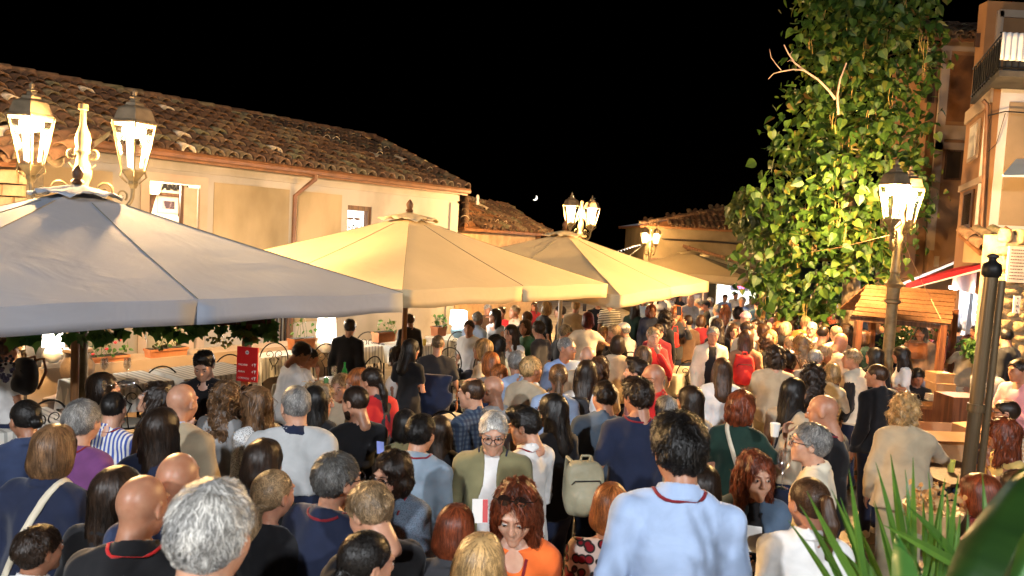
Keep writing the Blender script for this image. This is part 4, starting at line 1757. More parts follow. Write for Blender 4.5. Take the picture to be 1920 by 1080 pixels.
ubox(m, PH + 0.0, PH + 0.05, d1 - 0.27, d1 - 0.32, 0.05, dz - 0.03)
built(m, "door_edge", darkwood, house)
# yellow pendant lamp in the doorway
sh_lamp = thing("pendant_lamp", "round yellow lampshade glowing inside the lit upper doorway", "lamp", un(PH + 0.8, t_at(284, PH + .8), z_at(284, 346, PH + .8, t_at(284, PH + .8))))
MB().lathe([(0.07, -0.16), (0.10, -0.1), (0.105, 0.06), (0.09, 0.14), (0.02, 0.16)], n=14).build("lamp_shade", flat("glowing_yellow_shade", (0.9, 0.7, 0.25), 0.6, emit=1.6, ecol=(1, 0.72, 0.2)), sh_lamp, True)
MB().tube([(0, 0, 0.16), (0, 0, 0.5)], 0.005, 5).build("cord", ink, sh_lamp)
into(sh_lamp, lamp(un(PH + 0.55, (d0 + d1) / 2, dz - 0.1), 70, WARMW, 0.1))
# sign in the window
m = MB()
for a, b, z0, z1 in ((w0, w1, wz - 0.09, wz), (w1 - 0.09, w1, 1.9, wz - 0.09)):
    ubox(m, PH + 0.02, PH + 0.34, a, b, z0, z1)
built(m, "window_frame", darkwood, house)
sg = thing("window_sign", "white wine bar sign with black letters in the small dark-framed window", "sign", un(PH + 0.2, (w0 + w1) / 2, wz - 0.5))
bpy.context.view_layer.update()
m = MB()
ubox(m, PH + 0.13, PH + 0.16, w0 + 0.0, w1 - 0.10, wz - 1.1, wz - 0.10)
built(m, "sign_board", flat("lit_white_sign", (0.8, 0.78, 0.74), 0.5, emit=0.75, ecol=(1, 0.97, 0.9)), sg)
wc = (w0 + w1 - 0.1) / 2
ws = (w1 - w0)
text("2iviNO", ws * 0.27, ink, sg, un(PH + 0.125, wc - 0.02, wz - 0.44), FRONT, bold=0.002)
m = MB()
for s in (-1, 1):
    P0 = un(PH + 0.125, wc, wz - 0.26)
    m.slab([P0 + U * (s * 0.01) + Vector((0, 0, -0.02)), P0 + U * (s * 0.10) + Vector((0, 0, -0.04)), P0 + U * (s * 0.22) + Vector((0, 0, 0.0)), P0 + U * (s * 0.12) + Vector((0, 0, 0.02)), P0 + U * (s * 0.01) + Vector((0, 0, 0.015))], 0.004, N)
built(m, "wing_emblem", flat("wine_brown_ink", (0.06, 0.02, 0.015), 0.6), sg)
# roof
pe = PH - 0.45
ze = 3.80
pr = PH + 2.55
zr = 5.02
TR = t_at(866, pe)
t_rid = t_at(690, pr)
m = MB()
A = un(pe, t_beg - 1, ze)
B = un(pe, TR, ze)
C = un(pr, t_rid, zr)
D = un(pr, t_beg - 1, zr)
E = un(pr + (pr - pe), TR, ze)
F_ = un(pr + (pr - pe), t_beg - 1, ze)
m.slab([A, B, C, D], 0.06)
m.slab([B, E, C], 0.06)
m.slab([E, F_, D, C], 0.06)
roof = built(m, "roof", noisy("roof_underlay", (0.05, 0.03, 0.02), (0.09, 0.05, 0.03), rough=0.95), house)
bpy.context.view_layer.update()
sl = (D - A).normalized()
hipd = (C - B)


def keep_front(p):
    # inside the hip line
    rel = p - B
    up_len = rel.dot(sl)
    tmax = (TR) + (t_rid - t_end - 0.35) * (up_len / (D - A).length)
    return rel.dot(U) + (TR) < tmax - 0.1 and up_len < (D - A).length - 0.05


class _Par:
    pass


def adopt(fn, parent):
    before = set(bpy.data.objects)
    fn()
    bpy.context.view_layer.update()
    inv = parent.matrix_world.inverted()
    for o in set(bpy.data.objects) - before:
        if o.parent is None:
            o.parent = parent
            o.matrix_parent_inverse = inv


tstart = t_at(-40, pe)
A2 = un(pe, tstart, ze)
adopt(lambda: tile_plane(None, A2 - sl * 0.06, U, sl, int((TR - tstart) / 0.255), 11, keep_front, 300), roof)
adopt(lambda: ridge_tiles(None, un(pr, t_rid, zr), D), roof)
adopt(lambda: ridge_tiles(None, B, C), roof)
m = MB()
g0 = un(pe - 0.06, t_beg - 1, ze - 0.03)
g1 = un(pe - 0.06, TR + 0.03, ze - 0.03)
m.tube([g0, g1], 0.065, 8)
ubox(m, pe - 0.02, pe + 0.03, t_beg - 1, TR + .02, ze - 0.13, ze + 0.0)
built(m, "gutter", gutter_m, house)
td = t_at(543, PH)
m = MB().tube([un(pe - 0.05, td + 0.12, ze - 0.08), un(pe - 0.05, td + 0.12, ze - 0.16), un(PH - 0.07, td, ze - 0.48), un(PH - 0.07, td, 0.1)], 0.045, 8)
built(m, "downpipe", gutter_m, house, True)
m = MB()
ubox(m, PH - 0.43, PH, t_beg - 1, TR - .02, ze - 0.06, ze - 0.03)
built(m, "soffit", plaster_f, house)

# low ledge in front of the house with planters
ledge = MB()
ubox(ledge, 10.05, 10.55, -1.5, 8.6, 0, 0.82)
lw = ledge.build("ledge_wall", plaster_f)
tag(lw, "low plastered ledge wall carrying the terracotta planters", "wall")

# stone house piece at the far left with a small lean-to tile roof
rubble = noisy("rubble_stone", (0.16, 0.11, 0.065), (0.36, 0.26, 0.16), scale=3.0, rough=0.9, bump=0.6, bscale=14, dist=0.02)
sh = thing("stone_house", "rough stone wall with a little lean-to tile roof beside the lamp", "house", at(20, 330, 8.6))
bpy.context.view_layer.update()
P0 = at(-120, 320, 8.9)
P1 = at(52, 330, 8.9)
m = MB()
m.box(((P0.x + P1.x) / 2, 9.05, 1.6), (P1.x - P0.x, 0.3, 3.2))
built(m, "backing_wall", joint, sh)
rs = random.Random(9)
z = 0.9
while z < 3.15:
    h = rs.uniform(0.13, 0.22)
    x = P0.x
    while x < P1.x - 0.05:
        w = min(rs.uniform(0.18, 0.36), P1.x - x)
        b = MB().box((0, 0, 0), (w - 0.02, 0.12, h - 0.02), taper=0.96)
        o = built(b, "stone", rubble, sh)
        o.location = (x + w / 2 - 0, 8.88 + rs.uniform(-.02, .02), z + h / 2)
        o.matrix_parent_inverse = sh.matrix_world.inverted()
        x += w
    z += h
e0 = at(-140, 300, 8.6)
e0.z = 3.28
slr = (Vector((0.0, 0.9, 0.42))).normalized()
mr = MB().slab([e0, e0 + Vector((1.28, 0, 0)), e0 + Vector((1.28, 0, 0)) + slr * 0.95, e0 + slr * 0.95], 0.05)
lr = built(mr, "roof", gutter_m, sh)
bpy.context.view_layer.update()
adopt(lambda: tile_plane(None, e0 + Vector((0.1, 0, 0)), Vector((1, 0, 0)), slr, 6, 3, lambda p: True, 18), lr)


# ------------------------------------------------------------------ houses further off
def gable(name_label, px0, px1, py_eave0, py_eave1, py_ridge0, py_ridge1, px_r0, px_r1, Y0, Y1, wall, wallbot=0.0, depth=3.0, tiles=True):
    """a house front between two picture columns at its own distances, with a tiled roof behind it"""
    a = at(px0, py_eave0, Y0)
    b = at(px1, py_eave1, Y1)
    h = thing("far_house", name_label, "house", ((a.x + b.x) / 2, (a.y + b.y) / 2, 0))
    bpy.context.view_layer.update()
    al = Vector((b.x - a.x, b.y - a.y, 0)).normalized()
    nm = Vector((-al.y, al.x, 0))
    if nm.y < 0:
        nm = -nm
    ze_ = (a.z + b.z) / 2
    L = (Vector((b.x, b.y, 0)) - Vector((a.x, a.y, 0))).length
    c = (a + b) / 2
    m = MB()
    m.box((c.x + nm.x * (depth + 0.15), c.y + nm.y * (depth + 0.15), ze_ / 2), (L, depth * 2, ze_), rz=math.atan2(al.y, al.x))
    built(m, "wall", wall, h)
    r0 = at(px_r0, py_ridge0, Y0 + depth * nm.y)
    r1 = at(px_r1, py_ridge1, Y1 + depth * nm.y)
    zr_ = (r0.z + r1.z) / 2
    q0 = Vector((a.x, a.y, ze_)) - nm * 0.25 - al * 0.3
    q1 = Vector((b.x, b.y, ze_)) - nm * 0.25 + al * 0.3
    R0 = Vector((r0.x, r0.y, zr_))
    R1 = Vector((r1.x, r1.y, zr_))
    b0 = q0 + nm * (2 * depth + .5)
    b1 = q1 + nm * (2 * depth + .5)
    m = MB()
    m.slab([q0, q1, R1, R0], 0.08)
    m.slab([q1, b1, R1], 0.08)
    m.slab([b1, b0, R0, R1], 0.08)
    m.slab([b0, q0, R0], 0.08)
    rf = built(m, "roof", gutter_m, h)
    bpy.context.view_layer.update()
    us = ((R0 + R1) / 2 - (q0 + q1) / 2)
    us = us - al * us.dot(al)
    sllen = us.length
    usn = us.normalized()

    def keep(p):
        rel = p - q0
        u_ = rel.dot(usn) / sllen
        s_ = rel.dot(al)
        lo_ = (R0 - q0).dot(al) * u_
        hi_ = (q1 - q0).dot(al) + ((R1 - q1).dot(al)) * u_
        return 0 <= u_ < 0.98 and lo_ < s_ < hi_ - 0.1
    if tiles:
        adopt(lambda: tile_plane(None, q0 - usn * 0.0, al, usn, int((q1 - q0).length / 0.24), int(sllen / 0.36) + 1, keep, 0, col=0.24, rowl=0.36, jitter=0.03), rf)
        adopt(lambda: ridge_tiles(None, R0, R1), rf)
        adopt(lambda: ridge_tiles(None, q1, R1), rf)
        adopt(lambda: ridge_tiles(None, q0, R0), rf)
    return h


hh = gable("small dark house with a hipped tile roof past the end of the restaurant", 868, 1012, 424, 441, 380, 388, 872, 935, 20.5, 24.5, noisy("dim_brown_plaster", (0.2, 0.13, 0.07), (0.3, 0.2, 0.11)), depth=2.2)
cp = at(1007, 436, 27)
m = MB().box((cp.x, cp.y, cp.z - 1.7), (0.28, 0.28, 4.0)).box((cp.x, cp.y, cp.z + 0.3), (0.36, 0.36, 0.06))
built(m, "chimney", plaster_o, hh)
fp = at(895, 380, 22)
m = MB().lathe([(0.05, 0), (0.06, 0.08), (0.03, 0.14), (0.055, 0.2), (0.04, 0.27), (0.0, 0.3)], c=(fp.x, fp.y, fp.z - 0.06), n=10)
built(m, "roof_finial", noisy("pale_mortar", (0.4, 0.38, 0.34), (0.55, 0.52, 0.48)), hh, True)
h2 = gable("pale house with a wide dark tile roof behind the brown parasol", 1212, 1475, 425, 436, 383, 376, 1452, 1474, 29, 29.5, noisy("dim_ochre_plaster", (0.10, 0.075, 0.04), (0.17, 0.13, 0.075), scale=1.0, rough=0.9), depth=1.6)
h2w = at(1330, 455, 28.9)
m = MB().tube([at(1240, 448, 28.8), at(1330, 452, 28.8), at(1420, 461, 28.9)], 0.03, 5)
built(m, "wall_cable", ink, h2)
m = MB()
for pxx, pyy in ((1240, 590), (1300, 588)):
    c = at(pxx, pyy - 20, 28.9)
    m.box((c.x, 28.95, 1.15), (1.1, 0.1, 2.3))
built(m, "door", darkwood, h2)

# ------------------------------------------------------------------ buildings on the other side of the lane
bl = thing("orange_building", "tall orange building with framed panels and tiled eaves behind the tree", "building", at(1780, 500, 18.5))
bpy.context.view_layer.update()
x0b = at(1690, 480, 18).x


def fb(mb, px0, px1, py0, py1, Y, thick=0.04, zmin=None):
    """box on a front-facing wall at distance Y covering the picture rectangle"""
    a = at(px0, (py0 + py1) / 2, Y)
    b = at(px1, (py0 + py1) / 2, Y)
    c0 = at((px0 + px1) / 2, py0, Y)
    c1 = at((px0 + px1) / 2, py1, Y)
    z0 = c1.z if zmin is None else zmin
    mb.box(((a.x + b.x) / 2, Y, (c0.z + z0) / 2), (b.x - a.x, thick, c0.z - z0))
    return mb


m = MB()
fb(m, 1752, 1990, 75, 480, 18.15, 0.3, zmin=0)
built(m, "wall", plaster_o, bl)
m = MB()
fb(m, 1752, 1768, 78, 470, 17.98, 0.04)
fb(m, 1766, 1832, 78, 96, 17.98, 0.05)
fb(m, 1752, 1832, 236, 262, 17.97, 0.06)
fb(m, 1752, 1832, 268, 282, 17.98, 0.04)
fb(m, 1752, 1760, 480, 500, 17.98, 0.04)
built(m, "plaster_band", plaster_f, bl)
m = MB()
fb(m, 1775, 1832, 104, 228, 17.985, 0.03)
built(m, "orange_panel", noisy("deep_orange_panel", (0.13, 0.055, 0.02), (0.18, 0.08, 0.03), rough=0.9), bl)
# receding left face of the building
cA = at(1752, 300, 18.0)
m = MB().box((cA.x - 0.1, 19.05, 3.95), (0.2, 1.9, 7.9))
built(m, "side_wall", plaster_o, bl)
for (px0, px1, py0, py1) in ((1775, 1800, 284, 334), (1742, 1751, 100, 190)):
    fr = built(fb(MB(), px0 - 3, px1 + 3, py0 - 3, py1 + 3, 17.96, 0.06), "window", darkwood, bl)
    built(fb(MB(), px0, px1, py0, py1, 17.925, 0.02), "pane", flat("dark_window_glass", (0.03, 0.022, 0.015), 0.12, spec=0.6), fr)
m = MB()
e = at(1752, 76, 17.8)
e2 = at(1850, 68, 17.8)
m.slab([Vector((e.x - 0.5, 17.5, e.z)), Vector((e2.x + 2, 17.5, e.z)), Vector((e2.x + 2, 19.8, e.z + 1.0)), Vector((e.x - 0.2, 19.8, e.z + 1.0))], 0.08)
rf = built(m, "roof", gutter_m, bl)
bpy.context.view_layer.update()
adopt(lambda: tile_plane(None, Vector((e.x - 0.4, 17.45, e.z)), Vector((1, 0, 0)), Vector((0, 2.3, 1.0)), 20, 6, lambda p: True, 0), rf)
# white raking band of the stair gable left of the corner
m = MB()
g0 = at(1716, 120, 19.5)
g1 = at(1756, 82, 18.0)
m.slab([g0, g1, g1 + Vector((0, 0, -0.25)), g0 + Vector((0, 0, -0.3))], 0.1)
built(m, "gable_band", plaster_w, bl)
up_ = MB()
fb(up_, 1835, 1960, 8, 200, 16.5, 0.3, zmin=0)
built(up_, "upper_wall", plaster_o, bl)
m = MB()
fb(m, 1862, 1874, 20, 200, 16.33, 0.05)
fb(m, 1874, 1960, 20, 34, 16.33, 0.05)
built(m, "upper_band", plaster_f, bl)
m = MB()
fb(m, 1828, 1837, 62, 88, 16.3, 0.04)
built(m, "slit_window", darkwood, bl)

# corner building with the balcony
YB = 12.6
cb = thing("corner_building", "pale corner building with beige panels under a black iron balcony", "building", at(1880, 500, YB))
bpy.context.view_layer.update()
m = MB()
fb(m, 1852, 2150, 164, 430, YB + 0.2, 0.4, zmin=2.95)
built(m, "front_wall", noisy("white_grey_plaster", (0.40, 0.38, 0.37), (0.50, 0.48, 0.47), scale=1.2, rough=0.88, bump=0.2), cb)
m = MB()
fb(m, 1882, 2100, 196, 428, YB - 0.005, 0.03)
built(m, "beige_panel", noisy("beige_panel_plaster", (0.19, 0.14, 0.085), (0.26, 0.19, 0.12), scale=1.2, rough=0.9), cb)
# receding side wall towards the lane
s0 = at(1852, 300, YB)
s1 = at(1806, 300, 14.8)
m = MB()
ztop = at(1852, 166, YB).z
m.slab([Vector((s0.x, YB + 0.01, 2.2)), Vector((s1.x, 14.8, 2.2)), Vector((s1.x, 14.8, ztop)), Vector((s0.x, YB + 0.01, ztop))], 0.25, Vector((-1, 0, 0)))
built(m, "side_wall", plaster_o, cb)


def sidebox(mb, f0, f1, z0, z1, th=0.03):
    a = s0.lerp(s1, f0)
    b = s0.lerp(s1, f1)
    off = Vector((-0.012, -0.006, 0))
    mb.slab([Vector((a.x, a.y, z0)) + off, Vector((b.x, b.y, z0)) + off, Vector((b.x, b.y, z1)) + off, Vector((a.x, a.y, z1)) + off], th, Vector((-0.9, -0.3, 0)).normalized() * -1)
    return mb


zs = lambda py, f: at(1852 + (1806 - 1852) * f, py, YB + (14.8 - YB) * f).z
built(sidebox(MB(), 0.0, 1.0, zs(215, 0.5), zs(200, 0.5) + 0.1, 0.05), "side_band", plaster_f, cb)
built(sidebox(MB(), 0.0, 1.0, zs(352, 0.5), zs(340, 0.5), 0.05), "side_band", plaster_f, cb)
for za, zb in ((228, 300), (358, 428)):
    fr = built(sidebox(MB(), 0.35, 0.75, zs(zb, 0.5), zs(za, 0.5), 0.04), "window", plaster_f if za < 300 else darkwood, cb)
    built(sidebox(MB(), 0.42, 0.68, zs(zb - 6, 0.5), zs(za + 6, 0.5), 0.06), "shutter", noisy("weathered_white_shutter", (0.4, 0.38, 0.35), (0.55, 0.52, 0.48)) if za < 300 else flat("dark_window_glass", (0.03, 0.022, 0.015), 0.12), fr)
m = MB().tube([at(1843, 188, YB - 0.05), at(1850, 195, YB - 0.06), at(1851, 215, YB - 0.06), at(1840, 430, YB - 0.04)], 0.035, 8)
built(m, "downpipe", gutter_m, cb, True)
# balcony
bc = MB()
q = at(1850, 163, YB)
zb = q.z
sdv = Vector((s1.x - s0.x, s1.y - s0.y, 0)).normalized()
k0 = Vector((q.x - 0.33, YB - 0.82, zb + 0.075))
kf = k0 + sdv * 2.3
m = MB().slab([k0, k0 + Vector((4.4, 0, 0)), k0 + Vector((4.4, 0.98, 0)), kf + Vector((.4, 0, 0)), kf], 0.09, Vector((0, 0, 1)))
slabb = built(m, "balcony_floor", noisy("dark_balcony_slab", (0.03, 0.03, 0.03), (0.06, 0.055, 0.05)), cb)
m = MB()
zt = zb + 0.62
m.tube([Vector((kf.x, kf.y, zt)), Vector((q.x - 0.33, YB - 0.8, zt)), Vector((q.x + 4, YB - 0.8, zt))], 0.02, 6)
m.tube([Vector((kf.x, kf.y, zb + .12)), Vector((q.x - 0.33, YB - 0.8, zb + .12)), Vector((q.x + 4, YB - 0.8, zb + .12))], 0.015, 6)
rail = built(m, "balcony_rail", IRON(), cb)
built(MB().slab([k0 + Vector((.02, .02, 0)), kf + Vector((.02, .02, 0)), kf + Vector((.02, .02, .5)), k0 + Vector((.02, .02, .5))], .01, Vector((-1, 0, 0))).box((q.x + 1.75, YB - 0.78, zb + .33), (4.0, 0.01, .5)), "balcony_screen", flat("black_balcony_screen", (0.02, 0.022, 0.025), 0.5), cb)
bm_ = MB().tube([(0, 0, 0), (0, 0, 0.52)], 0.009, 5).me("baluster")
bm_.materials.append(IRON())
bpy.context.view_layer.update()
for i in range(26):
    o = link("baluster", bm_)
    o.location = (q.x - 0.33 + i * 0.1, YB - 0.8, zb + 0.1)
    into(rail, o)
for i in range(12):
    o = link("baluster", bm_)
    o.location = k0 + sdv * (i + 1) * .18
    into(rail, o)
# folded towel-white louvred thing hung on the railing
tw = thing("hanging_rug", "white ribbed cover hanging over the black balcony railing", "cover", (q.x + 0.75, YB - 0.84, zt))
V = []
Fq = []
c0 = at(1876, 110, YB - 0.86)
c1 = at(1960, 155, YB - 0.86)
for i in range(61):
    x = (c1.x - c0.x + 0.4) * i / 60 - (q.x + 0.75) + c0.x
    for jz in range(6):
        V.append((x, -0.03 - 0.02 * math.sin(i * 0.62 * 2) + 0.02, 0.02 - 0.42 * jz / 5))
for i in range(60):
    for jz in range(5):
        a = i * 6 + jz
        Fq.append((a, a + 6, a + 7, a + 1))
me = npmesh("ribbed_cloth", V, Fq)
o = link("ribbed_cloth", me, tw, flat("white_ribbed_cloth", (0.6, 0.6, 0.6), 0.8))
sm_ = o.modifiers.new("s", 'SOLIDIFY')
sm_.thickness = 0.008
m = MB().tube([(c0.x - q.x - 0.75, 0.04, 0.03), (c1.x - q.x - 0.35, 0.04, 0.03)], 0.012, 6)
m.build("hanging_rod", IRON(), tw)
# small white awning on the corner building
aw = thing("small_awning", "small pale blue-white awning over the corner building's side window", "awning", at(1900, 325, YB - 0.6))
bpy.context.view_layer.update()
a0, a1 = at(1880, 328, YB - 0.9), at(2000, 330, YB - 0.9)
b0, b1 = at(1905, 298, YB - 0.03), at(2020, 296, YB - 0.03)
m = MB().slab([a0, a1, b1, b0], 0.015).slab([a0, a1, a1 - Vector((0, 0, .03)), a0 - Vector((0, 0, .03))], 0.01)
built(m, "awning_cloth", canvas_mat("pale_awning_canvas", (0.55, 0.62, 0.66), 0.1), aw)
m = MB().tube([a0, b0 - Vector((0, 0, .2))], 0.012, 5).tube([a1, b1 - Vector((0, 0, .2))], 0.012, 5)
built(m, "awning_arm", flat("white_metal", (0.6, 0.6, 0.6), 0.4), aw)
m = MB().tube([at(1852, 217, YB - 0.1), at(1885, 209, YB - 0.15), at(1930, 212, YB - 0.15)], 0.012, 5)
m.tube([at(1885, 212, YB - 0.12), at(1868, 270, YB - 0.06), at(1852, 285, YB - 0.06)], 0.006, 5)
built(m, "facade_cable", ink, cb)

# stone pillar wall at the right edge: stones as pieces
sw = thing("stone_wall", "honey-coloured rubble stone wall carrying the marble plaque", "wall", at(1905, 600, 10.4))
bpy.context.view_layer.update()
L0 = at(1868, 560, 10.4).x
L1 = L0 + 1.5
ztop = at(1890, 440, 10.4).z
MB_ = MB().box(((L0 + L1) / 2 + 0.02, 10.63, ztop / 2), (L1 - L0 - 0.05, 0.5, ztop))
built(MB_, "core", noisy("lime_mortar", (0.20, 0.14, 0.075), (0.34, 0.25, 0.14), scale=6, rough=0.95, bump=0.5, bscale=20), sw)
honey = noisy("honey_stone", (0.20, 0.13, 0.06), (0.36, 0.25, 0.125), scale=3.5, rough=0.9, bump=0.7, bscale=18, dist=0.02)
rs = random.Random(21)
z = 0.0
while z < ztop - 0.05:
    h = rs.uniform(0.12, 0.24)
    x = L0 + rs.uniform(-.03, .02)
    while x < L1:
        w = rs.uniform(0.14, 0.34)
        V, Q = surf(lambda P: np.max(np.stack([np.abs(P[:, 0]) - w / 2 + .015, np.abs(P[:, 1]) - .1, np.abs(P[:, 2]) - h / 2 + .015], 1), 1) + 0.012 * wob(P, 22, x * 3 + z), axis_lines(-w / 2 - .03, w / 2 + .03, 0.045), axis_lines(-.14, .14, 0.07), axis_lines(-h / 2 - .03, h / 2 + .03, 0.045))
        o = link("stone", npmesh("stone", V, Q), None, honey)
        o.location = (x + w / 2, 10.44 + rs.uniform(-.02, .02), z + h / 2)
        into(sw, o)
        x += w
    z += h
# little tiled coping above
o0 = at(1838, 474, 11.6)
lc = MB().slab([o0, o0 + Vector((.6, 0, 0.03)), o0 + Vector((.6, .6, 0.33)), o0 + Vector((0, .6, 0.3))], 0.05)
cr = built(lc, "roof", gutter_m, cb)
bpy.context.view_layer.update()
adopt(lambda: tile_plane(None, o0 + Vector((0.05, -0.02, 0.02)), Vector((1, 0, 0.05)), Vector((0, .6, .3)), 3, 2, lambda p: True, 10), cr)
m = MB()
fb(m, 1822, 1900, 452, 520, 12.3, 0.5, zmin=2.72)
built(m, "lintel_wall", plaster_y, cb)
pq = thing("plaque", "pale marble plaque with rows of engraved text on the stone wall", "plaque", at(1903, 500, 10.28))
bpy.context.view_layer.update()
m = MB()
pa, pb = at(1888, 500, 10.3), at(1925, 500, 10.3)
pt_, pbt = at(1905, 462, 10.3), at(1905, 530, 10.3)
m.box(((pa.x + pb.x) / 2, 10.3, (pt_.z + pbt.z) / 2), (pb.x - pa.x, 0.03, pt_.z - pbt.z))
built(m, "slab", noisy("pale_marble", (0.5, 0.42, 0.34), (0.62, 0.54, 0.46), rough=0.5), pq)
for k in range(10):
    z_ = pt_.z - 0.05 - k * (pt_.z - pbt.z - 0.08) / 9.5
    m = MB()
    x = pa.x + 0.03
    rr = random.Random(k)
    end = pb.x - 0.03 - rr.uniform(0, .05)
    while x < end:
        w = rr.uniform(.012, .035)
        m.box((x + w / 2, 10.283, z_), (w, 0.004, 0.014))
        x += w + .008
    built(m, "engraved_line", flat("engraved_ink", (0.12, 0.08, 0.06), 0.7), pq)
ns_ = thing("small_notice", "small white notice with black marks under the marble plaque", "sign", at(1905, 572, 10.28))
bpy.context.view_layer.update()
c = at(1906, 571, 10.3)
built(MB().box(c, (0.09, 0.02, 0.24)), "notice_board", flat("notice_white", (0.6, 0.52, 0.48), 0.6), ns_)
text("+\nt\nM\nt", 0.055, ink, ns_, c + Vector((0, -0.014, 0)), (R(90), 0, 0), ext=0.002)
# ------------------------------------------------------------------ ornamental street lamps
iron_c = noisy("cream_painted_iron", (0.11, 0.082, 0.04), (0.19, 0.145, 0.075), scale=9, rough=0.45, bump=0.2, bscale=40, metallic=0.2, dist=0.003)
copper = noisy("weathered_copper", (0.10, 0.075, 0.045), (0.22, 0.16, 0.10), scale=6, rough=0.5, bump=0.15, metallic=0.3)
bulb_m = flat("lamp_glow", (1, 0.85, 0.6), 0.4, emit=38.0, ecol=(1.0, 0.78, 0.42))
tubew = flat("frosted_lamp_chimney", (0.6, 0.55, 0.45), 0.5, emit=0.8, ecol=(1.0, 0.86, 0.6))


def spiral(mb, c, r0, r1, a0, a1, plane, rad=0.011, n=22):
    """scroll in the vertical plane spanned by `plane` and z"""
    pts = []
    for i in range(n + 1):
        t = i / n
        a = a0 + (a1 - a0) * t
        r = r0 + (r1 - r0) * t
        pts.append(Vector(c) + plane * (math.cos(a) * r) + Vector((0, 0, math.sin(a) * r)))
    mb.tube(pts, [rad * (1 - 0.45 * i / n) for i in range(n + 1)], 6)
    return pts


def lantern(parent, c, power, col=AMBER, s=1.0):
    """hexagonal tapered lantern hanging round point c (its middle)"""
    P = lambda prof: [(r * s, z * s) for r, z in prof]
    n = 6
    m = MB().lathe(P([(0.215, 0.20), (0.225, 0.215), (0.20, 0.235), (0.165, 0.33), (0.155, 0.345), (0.09, 0.375), (0.085, 0.40), (0.05, 0.41), (0.04, 0.44), (0.055, 0.455), (0.02, 0.47), (0.025, 0.51), (0.0, 0.54)]), c=c, n=6)
    top = m.build("lantern_cap", copper, parent)
    m = MB().lathe(P([(0.03, -0.40), (0.05, -0.36), (0.045, -0.33), (0.085, -0.28), (0.112, -0.245), (0.115, -0.225), (0.10, -0.225)]), c=c, n=6)
    for k in range(6):
        a = 2 * math.pi * k / 6
        d = Vector((math.cos(a), math.sin(a), 0))
        m.tube([Vector(c) + d * 0.112 * s + Vector((0, 0, -0.235 * s)), Vector(c) + d * 0.212 * s + Vector((0, 0, 0.205 * s))], 0.008 * s, 5)
        m.tube([Vector(c) + d * 0.115 * s + Vector((0, 0, -0.23 * s)), Vector(c) + d * 0.13 * s + Vector((0, 0, -0.29 * s)), Vector(c) + d * 0.06 * s + Vector((0, 0, -0.35 * s))], 0.007 * s, 5)
    m.lathe(P([(0.213, 0.195), (0.222, 0.20), (0.213, 0.208)]), c=c, n=6)
    m.build("lantern_frame", iron_c, parent)
    g = MB()
    for k in range(6):
        a, b = 2 * math.pi * k / 6, 2 * math.pi * (k + 1) / 6
        da, db = Vector((math.cos(a), math.sin(a), 0)), Vector((math.cos(b), math.sin(b), 0))
        lo, hi = Vector((0, 0, -0.225 * s)), Vector((0, 0, 0.195 * s))
        g.slab([Vector(c) + da * 0.108 * s + lo, Vector(c) + db * 0.108 * s + lo, Vector(c) + db * 0.205 * s + hi, Vector(c) + da * 0.205 * s + hi], 0.003)
    g.build("lantern_glass", glassy("lantern_pane", 0.012), parent)
    b = MB().lathe(P([(0.0, 0.075), (0.075, 0.09), (0.10, 0.13), (0.10, 0.165), (0.04, 0.18)]), c=c, n=14)
    b.build("bulb", bulb_m, parent, True)
    t = MB()
    for k in range(3):
        a = 2 * math.pi * k / 3 + 0.4
        x, y = math.cos(a) * 0.075 * s, math.sin(a) * 0.075 * s
        t.tube([Vector(c) + Vector((x * 0.9, y * 0.9, -0.20 * s)), Vector(c) + Vector((x * 1.3, y * 1.3, 0.08 * s))], 0.016 * s, 6)
    t.build("lamp_chimney", tubew, parent, True)
    l = lamp(Vector(c) + Vector((0, 0, 0.02 * s)), power, col, 0.06 * s, "lamp_light")
    into(parent, l)
    return l


def post_prof(H):
    return [(0.20, 0), (0.20, 0.08), (0.16, 0.14), (0.17, 0.5), (0.12, 0.56), (0.105, 0.62), (0.075, 0.70), (0.070, H - 1.15), (0.105, H - 1.13), (0.105, H - 1.10), (0.08, H - 1.08), (0.085, H - 0.93), (0.12, H - 0.90), (0.125, H - 0.88), (0.06, H - 0.80), (0.05, H - 0.74), (0.065, H - 0.72), (0.055, H - 0.66), (0.05, H - 0.50), (0.06, H - 0.36)]


